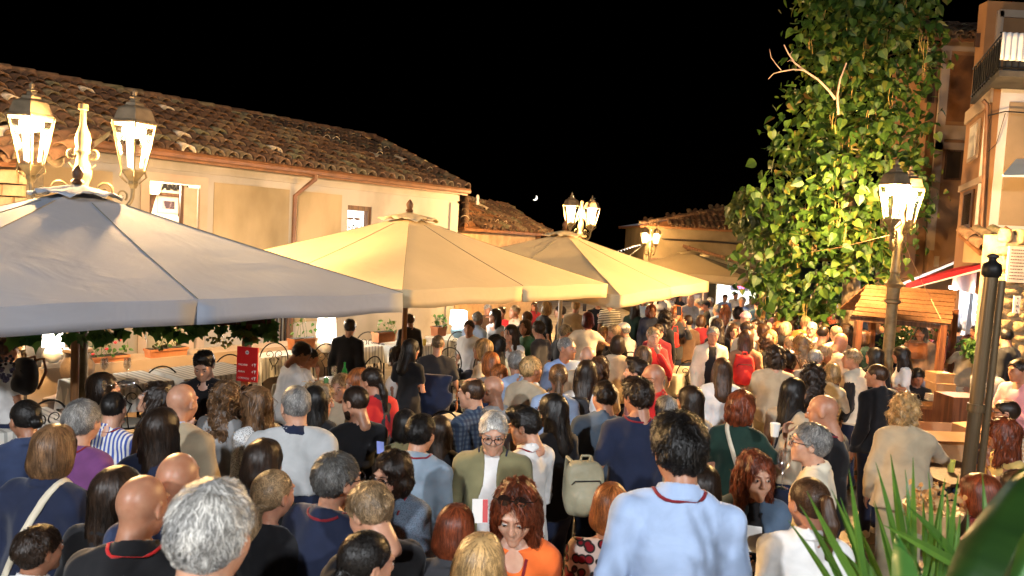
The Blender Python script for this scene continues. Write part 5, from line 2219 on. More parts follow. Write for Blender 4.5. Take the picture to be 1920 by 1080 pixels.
def street_lamp(x, y, ang, label, top=3.42, arm=0.47, power=160, spread=True, s=1.0, double=True):
    root = thing("street_lamp", label, "street lamp", (x, y, 0), 0.0, "ornate double lantern street lamps")
    d = Vector((math.cos(ang), math.sin(ang), 0))
    zc = top
    m = MB().lathe(post_prof(zc - 0.2), n=16)
    m.build("post", iron_c, root, True)
    m = MB().lathe([(0.06, zc - 0.56), (0.075, zc - 0.5), (0.06, zc - 0.45), (0.045, zc - 0.40), (0.075, zc - 0.32), (0.08, zc - 0.26), (0.065, zc - 0.2), (0.05, zc - 0.12), (0.075, zc - 0.08), (0.06, zc - 0.05), (0.07, zc + 0.03), (0.06, zc + 0.08), (0.03, zc + 0.16), (0.025, zc + 0.30), (0.045, zc + 0.31), (0.04, zc + 0.36), (0.0, zc + 0.37)], n=14)
    m.build("finial", iron_c, root, True)
    for sgn in (-1, 1):
        dd = d * sgn
        m = MB()
        c = dd * arm + Vector((0, 0, zc))
        # sweeping arm
        pts = [Vector((0, 0, zc - 0.30)) + dd * 0.05]
        for k in range(13):
            a = math.pi * (1.0 + k / 12.0 * 0.95)
            pts.append(dd * (arm * 0.53 + math.cos(a) * arm * 0.47) + Vector((0, 0, zc - 0.46 + math.sin(a) * 0.17)))
        pts.append(c + Vector((0, 0, -0.40 * s)))
        m.tube(pts, 0.019, 7)
        spiral(m, dd * (arm * 0.47) + Vector((0, 0, zc - 0.44)), 0.10, 0.012, math.pi * 1.4, -math.pi * 1.6, dd, 0.013)
        spiral(m, dd * (arm * 0.20) + Vector((0, 0, zc - 0.10)), 0.055, 0.010, -math.pi * 0.6, math.pi * 2.0, dd, 0.013)
        spiral(m, dd * (arm * 0.78) + Vector((0, 0, zc - 0.47)), 0.055, 0.008, -math.pi * 0.3, math.pi * 2.1, dd, 0.010)
        # leaves
        for (u, w, h) in ((0.3, 0.07, -0.56), (0.62, 0.08, -0.62), (0.16, 0.06, -0.26)):
            p = dd * (arm * u) + Vector((0, 0, zc + h + 0.04))
            sd = d.cross(Vector((0, 0, 1)))
            m.slab([p - dd * 0.03, p + sd * 0.02 - Vector((0, 0, .02)), p + dd * 0.05 + Vector((0, 0, .03)), p - sd * 0.02 - Vector((0, 0, .02))], 0.008, Vector((0, 0, 1)))
        m.build("scroll_arm", iron_c, root, True)
        cc = Vector((x, y, 0)) + c
        sub = root
        lantern_local(sub, c, power, s)
    return root


def lantern_local(parent, c, power, s):
    before = set(bpy.data.objects)
    bpy.context.view_layer.update()
    lantern_raw(parent, c, power, s)


def lantern_raw(parent, c, power, s):
    # children are given in the parent's frame
    w = lantern(parent, c, power, AMBER, s)
    w.matrix_parent_inverse = Matrix.Identity(4)
    w.location = Vector(c) + Vector((0, 0, 0.03 * s))


lp = at(155, 300, 7.1)
street_lamp(lp.x, lp.y, 0.10, "ornate lamp with two glowing lanterns standing behind the largest grey parasol", top=3.40, arm=0.46, power=430)
lp = at(1090, 408, 19)
street_lamp(lp.x, lp.y, 0.0 + 0.9, "ornate double lantern rising from behind the apex of the third parasol", top=3.42, power=700)
lp = at(1220, 446, 27.5)
street_lamp(lp.x, lp.y, 0.8, "small distant double lantern beside the pale house wall", top=3.03, power=220, s=.85, arm=.36)
lp = at(1690, 372, 10.0)
street_lamp(lp.x, lp.y, 0.84, "ornate double lantern on a tall post in front of the tree and wooden stall", top=3.46, arm=0.34, power=900)

# unseen globe lamp, added behind the viewer to supply cool light on the crowd
bl2 = thing("added_terrace_lamp", "white globe lamp on a post at the top of the terrace steps", "street lamp", (-5.2, -7.0, 0.54))
MB().lathe([(0.12, 0), (0.12, 0.1), (0.06, 0.2), (0.05, 6.2), (0.10, 6.25), (0.10, 6.3)], n=12).build("post", iron_c, bl2, True)
V, Q = surf(lambda P: ell(P, (0, 0, 6.5), (0.2, 0.2, 0.2)), axis_lines(-.25, .25, .06), axis_lines(-.25, .25, .06), axis_lines(6.25, 6.75, .06))
link("globe", npmesh("globe", V, Q), bl2, flat("white_globe_glow", (0.9, 0.9, 0.9), 0.4, emit=6.0))
gl = lamp((0, 0, 6.5), 2500, (0.93, 0.96, 1.0), 0.21)
gl.parent = bl2
gl.location = (0, 0.3, 6.5)

bl3 = copy_tree(bl2)  # second unseen lamp, added for more even fill
bl3.location = (5.0, -7.5, 0.54)
bl3["label"] = "white globe lamp on a post at the other end of the terrace"
bl2["label"] = "white globe lamp on a post at the parasol end of the terrace steps"
gl.data.energy = 1500
for o in bl3.children:
    if o.type == 'LIGHT':
        o.data = o.data.copy()
        o.data.energy = 1300
# ------------------------------------------------------------------ big parasols
cream = canvas_mat("cream_parasol_canvas", (0.62, 0.50, 0.31), 0.22)
greyc = canvas_mat("grey_white_parasol_canvas", (0.30, 0.325, 0.38), 0.12)  # cream cloth too; the cool light on it is put into the colour
brownc = canvas_mat("brown_parasol_canvas", (0.22, 0.17, 0.10), 0.15)
seam_m = flat("dark_seam_tape", (0.16, 0.14, 0.09), 0.8)


def parasol(center, side, yaw, z_hem, z_top, label, mat, valance=0.17, corner_drop=(0, 0, 0, 0), pole=midwood, sag=0.007, seam=True, name="parasol", group="large square parasols over the tables", pole_r=0.032, crumple=True, base=True):
    root = thing(name, label, "parasol", (center[0], center[1], 0), yaw, group)
    h = side / 2
    # rim points: 4 corners, 4 mids  (local x along the row, y towards the house)
    rim = []
    cs = [(-h, -h), (h, -h), (h, h), (-h, h)]
    for i in range(4):
        a, b = cs[i], cs[(i + 1) % 4]
        za = z_hem - corner_drop[i]
        zb = z_hem - corner_drop[(i + 1) % 4]
        rim.append(Vector((a[0], a[1], za)))
        rim.append(Vector(((a[0] + b[0]) / 2, (a[1] + b[1]) / 2, (za + zb) / 2 + 0.004)))
    apex = Vector((0, 0, z_top))
    nu, nv = 14, 12
    V, Fq = [], []
    rs = random.Random(int(side * 100) + int(center[0] * 10))
    phs = [rs.uniform(0, 6) for _ in range(8)]
    for g in range(8):
        A, B = rim[g], rim[(g + 1) % 8]
        k0 = len(V)
        for u in range(nu + 1):
            r = u / nu
            for w in range(nv + 1):
                s = w / nv
                e = A.lerp(B, s)
                p = apex.lerp(e, r)
                bulge = 4 * s * (1 - s)
                z = p.z - sag * bulge * r * (1.0 - 0.35 * r) - 0.018 * math.sin(math.pi * r)
                z += 0.008 * math.sin(s * 9 + r * 14 + phs[g]) * r * bulge
                # hem scallops inwards a little between the ribs
                inw = 1 - 0.006 * bulge * r
                V.append((p.x * inw, p.y * inw, z))
        for u in range(nu):
            for w in range(nv):
                a = k0 + u * (nv + 1) + w
                Fq.append((a, a + 1, a + nv + 2, a + nv + 1))
        # valance
        k1 = len(V)
        for t in range(4):
            for w in range(nv + 1):
                s = w / nv
                bulge = 4 * s * (1 - s)
                q = Vector(V[k0 + nu * (nv + 1) + w])
                wavy = 0.010 * math.sin(s * 10 + phs[g]) * t / 3
                o = Vector((q.x, q.y, 0)).normalized()
                q = q + Vector((0, 0, -valance * t / 3)) + o * wavy - Vector((0, 0, 0.006 * math.sin(s * 12 + phs[g] * 2) * t / 3))
                V.append(tuple(q))
        for t in range(3):
            for w in range(nv):
                a = k1 + t * (nv + 1) + w
                Fq.append((a, a + 1, a + nv + 2, a + nv + 1))
    me = npmesh("canopy", V, Fq)
    bm = bmesh.new()
    bm.from_mesh(me)
    bmesh.ops.remove_doubles(bm, verts=bm.verts, dist=0.0015)
    bmesh.ops.recalc_face_normals(bm, faces=bm.faces)
    bm.to_mesh(me)
    bm.free()
    me.set_sharp_from_angle(angle=R(28))
    o = link("canopy", me, root, mat)
    sd = o.modifiers.new("thickness", 'SOLIDIFY')
    sd.thickness = 0.004
    # ribs under the cloth, pole, hub
    for g in range(8):
        ps = [Vector(V[g * ((nu + 1 + 4) * (nv + 1)) + u * (nv + 1)]) + Vector((0, 0, .003)) for u in range(2, nu + 1)]
        MB().tube(ps, 0.003, 4).build("seam", seam_m, root)
    ribm = pole
    for g in range(8):
        A = rim[g]
        p0 = apex + Vector((0, 0, -0.14))
        pm = apex.lerp(A, 0.5) + Vector((0, 0, -0.13))
        MB().tube([p0, pm, A + Vector((-A.x * 0.02, -A.y * 0.02, -0.055))], 0.014, 5).build("rib", ribm, root)
    hub = Vector((0, 0, z_top - 0.75))
    for g in range(8):
        pm = apex.lerp(rim[g], 0.5) + Vector((0, 0, -0.15))
        MB().tube([hub, pm], 0.010, 5).build("strut", ribm, root)
    MB().lathe([(0.05, z_top - 0.80), (0.06, z_top - 0.72), (0.04, z_top - 0.70)], n=10).build("hub", ribm, root)
    MB().lathe([(pole_r, 0.05), (pole_r, z_top - 0.05)], n=12).build("pole", pole, root, True)
    if base:
        MB().lathe([(0.30, 0), (0.30, 0.06), (0.06, 0.09), (0.05, 0.3), (0.045, 0.3)], n=18).build("base", IRON(), root, True)
    # vent cap: bunched cloth
    V, Fq = [], []
    n = 48
    for i in range(n):
        a = 2 * math.pi * i / n
        for jj in range(6):
            t = jj / 5
            sq = 1 / max(abs(math.cos(a)), abs(math.sin(a)))
            r = (0.02 + 0.30 * t * (0.6 + 0.4 * sq)) * (1 + 0.06 * math.sin(a * 7 + 3 * t))
            zz = z_top + 0.035 - 0.085 * t + (0.014 * math.sin(a * 9 + t * 5) + 0.010 * math.sin(a * 17 + t * 9) + 0.012 * math.sin(a * 4 + 1)) * t
            V.append((r * math.cos(a), r * math.sin(a), zz))
    for i in range(n):
        for jj in range(5):
            a = i * 6 + jj
            b = ((i + 1) % n) * 6 + jj
            Fq.append((a, b, b + 1, a + 1))
    o = link("vent_cap", npmesh("vent_cap", V, Fq), root, mat)
    sd = o.modifiers.new("thickness", 'SOLIDIFY')
    sd.thickness = 0.004
    MB().lathe([(0.035, z_top + 0.04), (0.05, z_top + 0.06), (0.03, z_top + 0.08), (0.042, z_top + 0.11), (0.045, z_top + 0.14), (0.02, z_top + 0.18), (0.0, z_top + 0.20)], n=12).build("finial", darkwood, root, True)
    return root


yaw = math.atan2(0.79, 0.61)
parasol((-3.60, 6.15), 3.78, yaw, 2.19, 2.93, "largest grey-white square parasol in front of the two-lantern lamp", greyc, corner_drop=(0, 0.0, 0, 0))
parasol((-1.29, 9.1), 3.56, yaw, 2.21, 2.93, "square cream parasol glowing yellow under the lamp, second in the row", cream)
yaw3 = math.atan2(3.1, 1.94)
parasol((0.80, 12.05), 3.66, yaw3, 2.17, 2.86, "third cream parasol in the row, in front of the double lantern", cream, corner_drop=(0.10, 0.0, 0, 0), pole=noisy("cream_painted_pole", (0.5, 0.42, 0.3), (0.6, 0.5, 0.36), rough=0.4))
# brown cantilever parasol further off
cc = at(1292, 480, 21.5)
pb_ = parasol((cc.x, cc.y), 3.7, math.atan2(0.79, 0.61) + 0.25, 2.05, 2.62, "brown cantilever parasol hanging from a dark arm past the row", brownc, valance=0.22, name="cantilever_parasol", group=None, base=False)
for ch in list(pb_.children):
    if ch.name.startswith("pole"):
        bpy.data.objects.remove(ch)
bpy.context.view_layer.update()
a1 = at(1281, 461, 21.5)
a2 = at(1388, 491, 20.6)
m = MB().tube([Vector((cc.x, cc.y, 2.62)), a1, a2, a2 + Vector((0.5, -0.1, -0.25)), Vector((a2.x + 0.55, a2.y, 0))], 0.045, 6)
built(m, "cantilever_arm", darkwood, pb_)
cc = at(1320, 520, 27)
parasol((cc.x, cc.y), 3.2, 0.5, 2.05, 2.5, "small pale lit parasol at the end of the lane below the brown one", cream, name="parasol", group=None)

# ------------------------------------------------------------------ wooden pergola post and beam with a grape vine
leaf_g = None


def leaf_material(name, stops, rough=0.45, trans=0.35):
    m, t, b = nt(name)
    g = t.nodes.new("ShaderNodeNewGeometry")
    oi = t.nodes.new("ShaderNodeObjectInfo")
    ad = node(t, "ShaderNodeMath", operation='ADD')
    t.links.new(oi.outputs["Random"], ad.inputs[0])
    t.links.new(g.outputs["Random Per Island"], ad.inputs[1])
    fr = node(t, "ShaderNodeMath", operation='FRACT')
    t.links.new(ad.outputs[0], fr.inputs[0])
    r = ramp(t, stops, fr.outputs[0])
    t.links.new(r.outputs[0], b.inputs["Base Color"])
    b.inputs["Roughness"].default_value = rough
    b.inputs["Specular IOR Level"].default_value = 0.4
    tl = node(t, "ShaderNodeBsdfTranslucent")
    t.links.new(r.outputs[0], tl.inputs[0])
    mx = node(t, "ShaderNodeMixShader", i_0=trans)
    t.links.new(b.outputs[0], mx.inputs[1])
    t.links.new(tl.outputs[0], mx.inputs[2])
    t.links.new(mx.outputs[0], t.nodes["Material Output"].inputs[0])
    return m


vine_m = leaf_material("vine_leaf", [(0, (0.02, 0.07, 0.012)), (0.5, (0.05, 0.13, 0.02)), (1, (0.10, 0.20, 0.03))])


def leaf_shape(kind='heart'):
    """flat-ish leaf with a fold; stem at origin, tip towards -z, face +y"""
    if kind == 'heart':
        o = [(0, 0), (0.22, 0.12), (0.42, 0.02), (0.50, -0.22), (0.40, -0.55), (0.18, -0.85), (0, -1.12)]
    elif kind == 'vine':
        o = [(0, 0), (0.2, 0.18), (0.50, 0.15), (0.40, -0.10), (0.56, -0.38), (0.28, -0.45), (0.15, -0.62), (0, -0.92)]
    else:
        o = [(0, 0), (0.14, -0.15), (0.20, -0.4), (0.16, -0.7), (0, -1.0)]
    vs, fs = [], []
    L = len(o)
    for s in (1, -1):
        k = len(vs)
        for (x, z) in o:
            vs.append((s * x, 0.18 * abs(x) - 0.12 * z * z, z))
        for (x, z) in o:
            vs.append((0, -0.12 * z * z, z))
        for i in range(L - 1):
            f = (k + i, k + i + 1, k + L + i + 1, k + L + i)
            fs.append(f if s > 0 else tuple(reversed(f)))
    return vs, fs


def leaf_mesh(kind, mat):
    vs, fs = leaf_shape(kind)
    me = bpy.data.meshes.new("leaf")
    me.from_pydata(vs, [], fs)
    bm = bmesh.new()
    bm.from_mesh(me)
    bmesh.ops.remove_doubles(bm, verts=bm.verts, dist=1e-5)
    bm.to_mesh(me)
    bm.free()
    me.shade_smooth()
    me.materials.append(mat)
    return me


def leaf_batch(kind, places):
    """places: list of (pos, rotmatrix3, size)"""
    vs, fs = leaf_shape(kind)
    v = np.array(vs, np.float32)
    Vs, Fs = [], []
    k = 0
    for p, rot, s in places:
        Vs.append((v * s) @ np.array(rot, np.float32).T + np.array(p, np.float32))
        Fs.append(np.array(fs) + k)
        k += len(v)
    return np.concatenate(Vs), np.concatenate(Fs)


pa, pb = at(-160, 619, 4.9), at(505, 600, 6.35)
pa.z = pb.z = 1.93
beam = thing("pergola", "wooden pergola with brown beam and posts under the grey parasol", "pergola", (pa + pb) / 2)
bpy.context.view_layer.update()
d = (pb - pa).normalized()
m = MB().box((pa + pb) / 2, ((pb - pa).length, 0.09, 0.10), rz=math.atan2(d.y, d.x))
built(m, "beam", darkwood, beam)
for pxx, w in ((463, 0.06), (-60, 0.07)):
    f = (pxx + 160) / 665
    q = pa.lerp(pb, f)
    q = at(pxx, 640, q.y)
    m = MB().box((q.x, q.y + 0.0, 0.94), (w, w, 1.88))
    built(m, "post", midwood, beam)
gp = thing("grape_vine", "grape vine with green leaves and bunches trailing along the pergola beam", "vine", pa.lerp(pb, 0.6))
bpy.context.view_layer.update()
rs = random.Random(4)
pts = []
for k in range(40):
    f = k / 39
    q = pa.lerp(pb, f) + Vector((0, -0.03, 0.02 + 0.03 * math.sin(k * 1.3)))
    pts.append(q + Vector((rs.uniform(-.02, .02), rs.uniform(-.05, .03), rs.uniform(-.05, .03))))
built(MB().tube(pts, 0.012, 5), "stem", darkwood, gp)
vl = leaf_mesh('vine', vine_m)
dens = [(0, .14, 20), (.14, .42, 30), (0.42, 0.60, 36), (0.60, 0.80, 40), (0.8, 1.02, 50)]
for f0, f1, n in dens:
    for k in range(n):
        f = rs.uniform(f0, f1)
        q = pa.lerp(pb, f)
        o = link("leaf", vl)
        o.location = q + Vector((0, rs.uniform(-.12, .08), rs.uniform(-0.13, 0.02) - (0.10 if f > 0.93 or f < 0.1 else 0) * rs.random()))
        s = rs.uniform(0.07, 0.115)
        o.scale = (s, s, s)
        o.rotation_euler = (rs.uniform(-.8, .5), rs.uniform(-.6, .6), math.pi + rs.uniform(-1.2, 1.2))
        into(gp, o)


def bunch(loc, mat, n, L, seed):
    rr = random.Random(seed)
    mm = MB()
    for k in range(n):
        t = rr.random()
        w = 0.045 * math.sin(math.pi * min(1, 0.25 + t * 0.75)) + 0.005
        a = rr.uniform(0, 6.28)
        c = (loc.x + w * math.cos(a), loc.y + w * math.sin(a), loc.z - t * L)
        r = 0.011
        mm.lathe([(0, -r), (r * .7, -r * .7), (r, 0), (r * .7, r * .7), (0, r)], c=c, n=7)
    return built(mm, "grape_bunch", mat, gp, True)


dg = flat("dark_grape", (0.012, 0.008, 0.02), 0.35)
gg = flat("green_grape", (0.35, 0.36, 0.08), 0.35)
bunch(at(11, 668, 4.9), dg, 60, 0.17, 1)
bunch(at(400, 628, 6.0), gg, 22, 0.07, 2)
bunch(at(424, 632, 6.1), gg, 26, 0.09, 3)
bunch(at(300, 645, 5.9), gg, 16, 0.05, 4)

# red price board
rp = at(464, 683, 6.15)
rb = thing("price_board", "red drinks price board with white lettering hanging on the pergola post", "sign", rp)
bpy.context.view_layer.update()
W_, H_ = 0.19, 0.29
ry = R(3)
m = MB().box(rp, (W_, 0.015, H_), rot=Matrix.Rotation(R(-12), 3, 'Z'))
built(m, "board", flat("red_board_print", (0.55, 0.01, 0.012), 0.45), rb)
wi = flat("white_print", (0.8, 0.76, 0.7), 0.6)
bm3 = Matrix.Rotation(R(-12), 3, 'Z')
BR = (R(90), 0, R(-12))
for k, (a, b) in enumerate((("MALVERI", 0.0), ("ANNA", -0.058), ("CORDIOLI", -0.112))):
    text(a, 0.022, wi, rb, rp + bm3 @ Vector((-0.08, -0.0105, b - 0.005)), BR, ext=0.0008, align='LEFT')
    text("4", 0.03, wi, rb, rp + bm3 @ Vector((0.052, -0.0105, b - 0.003)), BR, ext=0.0008)
    g = MB()
    c = rp + bm3 @ Vector((0.074, -0.0095, b))
    ex = bm3 @ Vector((1, 0, 0))
    g.slab([c + ex * -0.011 + Vector((0, 0, .012)), c + ex * -.003 + Vector((0, 0, -.008)), c + ex * -.002 + Vector((0, 0, -.018)), c + ex * .002 + Vector((0, 0, -.018)), c + ex * .003 + Vector((0, 0, -.008)), c + ex * .011 + Vector((0, 0, .012))], 0.001, bm3 @ Vector((0, -1, 0)))
    built(g, "glass_symbol", wi, rb)
m = MB()
c = rp + bm3 @ Vector((0.0, -0.0095, 0.10))
ex = bm3 @ Vector((1, 0, 0))
m.slab([c + (ex * math.cos(a) + Vector((0, 0, math.sin(a)))) * 0.017 for a in [k * math.pi / 8 for k in range(16)]], 0.001, bm3 @ Vector((0, -1, 0)))
built(m, "crest", flat("grey_crest_print", (0.5, 0.45, 0.45), 0.6), rb)
m = MB()
m.slab([c + bm3 @ Vector((0, -0.001, 0)) + (ex * (math.cos(a) * 0.010) + Vector((0, 0, math.sin(a) * 0.005))) for a in [k * math.pi / 8 for k in range(16)]], 0.001, bm3 @ Vector((0, -1, 0)))
built(m, "crest_badge", flat("navy_crest_print", (0.12, 0.1, 0.2), 0.6), rb)
# ------------------------------------------------------------------ tables, chairs and what stands on them
def striped_cloth():
    m, t, b = nt("striped_tablecloth")
    co = objco(t)
    w = node(t, "ShaderNodeTexWave", i_Scale=4.5, i_Distortion=0.3)
    w.bands_direction = 'X'
    t.links.new(co, w.inputs["Vector"])
    r = ramp(t, [(0.62, (0.66, 0.64, 0.58)), (0.72, (0.36, 0.36, 0.33))], w.outputs["Fac"])
    t.links.new(r.outputs[0], b.inputs["Base Color"])
    b.inputs["Roughness"].default_value = 0.85
    n2 = node(t, "ShaderNodeTexNoise", i_Scale=6.0, i_Detail=3.0)
    t.links.new(co, n2.inputs["Vector"])
    bp = node(t, "ShaderNodeBump", i_Strength=0.4, i_Distance=0.02)
    t.links.new(n2.outputs["Fac"], bp.inputs["Height"])
    t.links.new(bp.outputs[0], b.inputs["Normal"])
    return m


striped = striped_cloth()
creamcl = noisy("cream_tablecloth_linen", (0.56, 0.52, 0.42), (0.68, 0.64, 0.54), scale=3, rough=0.85, bump=0.2, bscale=12, dist=0.01)
ironm = IRON()


def cloth_mesh(w, d, h=0.75, drop=0.30, seed=0):
    """a cloth over a rectangular top: flat inside, hanging in folds outside"""
    V, Fq = [], []
    n = 26
    ring = []
    for i in range(4 * n):
        s = i / n
        k, t = int(s) % 4, s - int(s)
        a = [(-1, -1), (1, -1), (1, 1), (-1, 1)]
        p, q = a[k], a[(k + 1) % 4]
        ring.append((p[0] + (q[0] - p[0]) * t, p[1] + (q[1] - p[1]) * t))
    m = len(ring)
    rows = [(0.0, 0), (0.5, 0), (0.97, 0), (1.0, 0.0), (1.02, 0.02), (1.03, 0.35), (1.05, 0.7), (1.06, 1.0)]
    for r, t in rows:
        for i, (x, y) in enumerate(ring):
            f = 0.022 * t * math.sin(i * 0.95 + seed) + 0.012 * t * math.sin(i * 2.1 + seed * 2)
            cor = (abs(x) * abs(y)) ** 6
            L = math.hypot(x, y)
            V.append((x * w / 2 * r + x / L * (f + 0.04 * t * cor), y * d / 2 * r + y / L * (f + 0.04 * t * cor), h + 0.004 - t * drop * (1 + 0.35 * cor)))
    for a in range(len(rows) - 1):
        for i in range(m):
            j2 = (i + 1) % m
            Fq.append((a * m + i, a * m + j2, (a + 1) * m + j2, (a + 1) * m + i))
    return npmesh("tablecloth", V, Fq)


def table(px, py, Y, rz, label, w=0.8, d=0.8, mat=None, cl=True, h=0.75):
    c = at_z(px, py, h)
    if Y:
        c = at(px, py, Y)
        h = min(max(c.z, 0.68), 0.9)
    t = thing("dining_table", label, "table", (c.x, c.y, 0), rz, "cloth-covered dining tables")
    MB().box((0, 0, h - 0.015), (w, d, 0.03)).build("tabletop", darkwood, t)
    m = MB()
    for sx in (-1, 1):
        for sy in (-1, 1):
            MB().tube([(sx * (w / 2 - .06), sy * (d / 2 - .06), h - .03), (sx * (w / 2 - .05), sy * (d / 2 - .05), 0.0)], 0.018, 6).build("leg", ironm, t)
    if cl:
        o = link("tablecloth", cloth_mesh(w, d, h, seed=px), None, mat or striped)
        o.location = (c.x, c.y, 0)
        o.rotation_euler = (0, 0, rz)
        tag(o, "cloth over the " + label, "tablecloth", "tablecloths on the dining tables")
    return t, Vector((c.x, c.y, h + 0.005))


chair_proto = None


def make_chair():
    r = thing("iron_chair", "chair", "chair", (0, 0, 0), 0, "wrought iron scroll-back chairs")
    hw = 0.19
    # front faces +y, back at -y
    for sx in (-1, 1):
        MB().tube([(sx * hw, 0.18, 0.44), (sx * (hw + .02), 0.21, 0.0)], 0.009, 6).build("leg", ironm, r)
        MB().tube([(sx * hw, -0.18, 0.44), (sx * (hw + .01), -0.23, 0.0)], 0.009, 6).build("leg", ironm, r)
    m = MB()
    ring = [(hw * 1.05 * math.cos(a) * (1 + 0.08 * abs(math.sin(2 * a))), 0.20 * math.sin(a), 0.445) for a in [2 * math.pi * k / 18 for k in range(19)]]
    m.tube(ring, 0.010, 6, False)
    m.build("seat_frame", ironm, r, True)
    V, Q = surf(lambda P: ell(P, (0, 0, 0.465), (0.205, 0.215, 0.03)), axis_lines(-.25, .25, .04), axis_lines(-.25, .25, .04), axis_lines(.42, .51, .02))
    link("seat", npmesh("seat", V, Q), r, creamcl)
    m = MB()
    pts = [(-hw, -0.19, 0.44)]
    for k in range(15):
        a = math.pi * (1 - k / 14)
        pts.append((hw * 1.08 * math.cos(a), -0.22 - 0.05 * math.sin(a), 0.72 + 0.26 * math.sin(a)))
    pts.append((hw, -0.19, 0.44))
    m.tube(pts, 0.010, 6)
    m.build("back_frame", ironm, r, True)
    m = MB()
    ex = Vector((1, 0, 0))
    spiral(m, Vector((-0.075, -0.245, 0.80)), 0.075, 0.010, -math.pi / 2, math.pi * 1.9, ex, 0.007)
    m.build("scroll", ironm, r, True)
    m = MB()
    spiral(m, Vector((0.075, -0.245, 0.80)), 0.075, 0.010, -math.pi / 2, -math.pi * 2.9, ex, 0.007)
    m.build("scroll", ironm, r, True)
    m = MB()
    m.tube([(-0.07, -0.24, 0.73), (-0.02, -0.23, 0.62), (-0.035, -0.2, 0.45)], 0.007, 5)
    m.tube([(0.07, -0.24, 0.73), (0.02, -0.23, 0.62), (0.035, -0.2, 0.45)], 0.007, 5)
    m.tube([(-0.02, -0.23, 0.62), (0.02, -0.23, 0.62)], 0.006, 5)
    m.build("back_bar", ironm, r, True)
    return r


def chair(px, py, Y, rot, label):
    """px, py: the top of the back"""
    global chair_proto
    p = at(px, py, Y) if Y else at_z(px, py, 0.98)
    if chair_proto is None:
        chair_proto = make_chair()
        c = chair_proto
    else:
        c = copy_tree(chair_proto)
    off = Matrix.Rotation(R(rot), 3, 'Z') @ Vector((0, -0.25, 0))
    c.location = (p.x - off.x, p.y - off.y, 0)
    c.rotation_euler = (0, 0, R(rot))
    c["label"] = label
    return c


T1 = table(20, 790, 0, yaw, "striped table behind the bun-haired person, with a tumbler", 0.9, 0.8)
T2 = table(220, 700, 8.3, yaw, "table with two wine glasses before the stone column", 0.9, 0.75)
T3 = table(385, 682, 9.1, yaw, "grey-striped table behind the waiter in black", 0.95, 0.8)
T4 = table(510, 660, 0, yaw, "table below the empty scroll chair by the planter wall", 0.9, 0.8)
T5 = table(612, 722, 0, yaw, "table where the man in the white polo eats", 0.95, 0.85)
T6 = table(660, 645, 0, yaw, "table beside the dark-jacketed diner against the ledge", 1.0, 0.8)
T7 = table(760, 645, 0, yaw, "table carrying the dark wine bottles", 0.9, 0.8)
T8 = table(860, 632, 0, yaw, "table under the blue-based lamp by the blue-shirted diner", 1.0, 0.8)
T9 = table(960, 665, 0, yaw, "table with the green water bottle under the second parasol", 0.9, 0.8, creamcl)
T10 = table(850, 795, 0, yaw, "small table with a cream top beside the plaid-shirted person", 0.8, 0.7, creamcl)
T11 = table(1120, 690, 0, yaw, "cream table beside the fallen-open menu under the third parasol", 0.9, 0.8, creamcl)
T12 = table(1255, 688, 0, yaw3, "long cream table behind the person in the red sweater", 1.5, 0.8, creamcl)
T13 = table(1115, 630, 0, yaw3, "table of the seated group under the third parasol", 1.2, 0.8, creamcl)
T14 = table(1400, 590, 0, yaw3, "busy table far down the lane under the small lit parasol", 1.3, 0.8)
T15 = table(1330, 600, 0, yaw3, "table crowded with glasses in the middle of the lane", 0.9, 0.8)
T16 = table(1790, 885, 0, 0.3, "dark side table with a green cup beside the leaning steel post", 0.75, 0.6, None, False)

chair(305, 680, 8.8, 200, "empty scroll chair between the two striped tables by the ledge")
chair(235, 690, 7.9, 20, "scroll chair drawn up at the table with two wine glasses")
chair(90, 680, 6.9, 60, "tall scroll chair beside the wooden pergola post and backpack wearer")
chair(432, 665, 0, 190, "scroll chair half hidden by the red price board")
chair(515, 642, 0, 25, "scroll chair at the planter wall seen edge-on past the price board")
chair(612, 645, 0, 210, "empty scroll chair facing the man in the white polo")
chair(690, 622, 0, 20, "scroll chair under the diner in the dark jacket")
chair(700, 668, 0, 60, "scroll chair at the table with dark wine bottles, back turned")
chair(860, 622, 0, 200, "scroll chair beside the table with the blue-based lamp")
chair(845, 652, 0, 160, "scroll chair next to the standing diner in black")
chair(905, 655, 0, 120, "scroll chair between the two blonde diners")
chair(1012, 625, 0, 150, "scroll chair behind the person in the black T-shirt under the parasol")
chair(1150, 665, 0, 20, "scroll chair gripped by the red-haired person in the beige dress")
chair(1185, 660, 0, -30, "scroll chair beside the diner in the white cap")
chair(1295, 676, 0, 160, "empty scroll chair at the end of the long cream table")
chair(1255, 640, 0, 10, "scroll chair at the far side of the long cream table")
chair(1340, 592, 15.5, 30, "small distant scroll chair under the crowded lane table")
chair(1372, 598, 14.8, -30, "small distant scroll chair next to the lane table")
chair(830, 770, 0, 30, "scroll chair beside the plaid shirt wearer")
chair(590, 735, 0, 30, "scroll chair at the near side of the white polo man's table")
chair(1060, 655, 0, 10, "scroll chair by the cream painted parasol pole")

# folding chair bars near the bag-laden seat
glassm = glassy("clear_drinking_glass", 0.30)
greenglass = flat("green_bottle_glass", (0.01, 0.22, 0.03), 0.08, spec=0.8)
darkglass = flat("dark_wine_bottle_glass", (0.01, 0.012, 0.01), 0.08, spec=0.8)


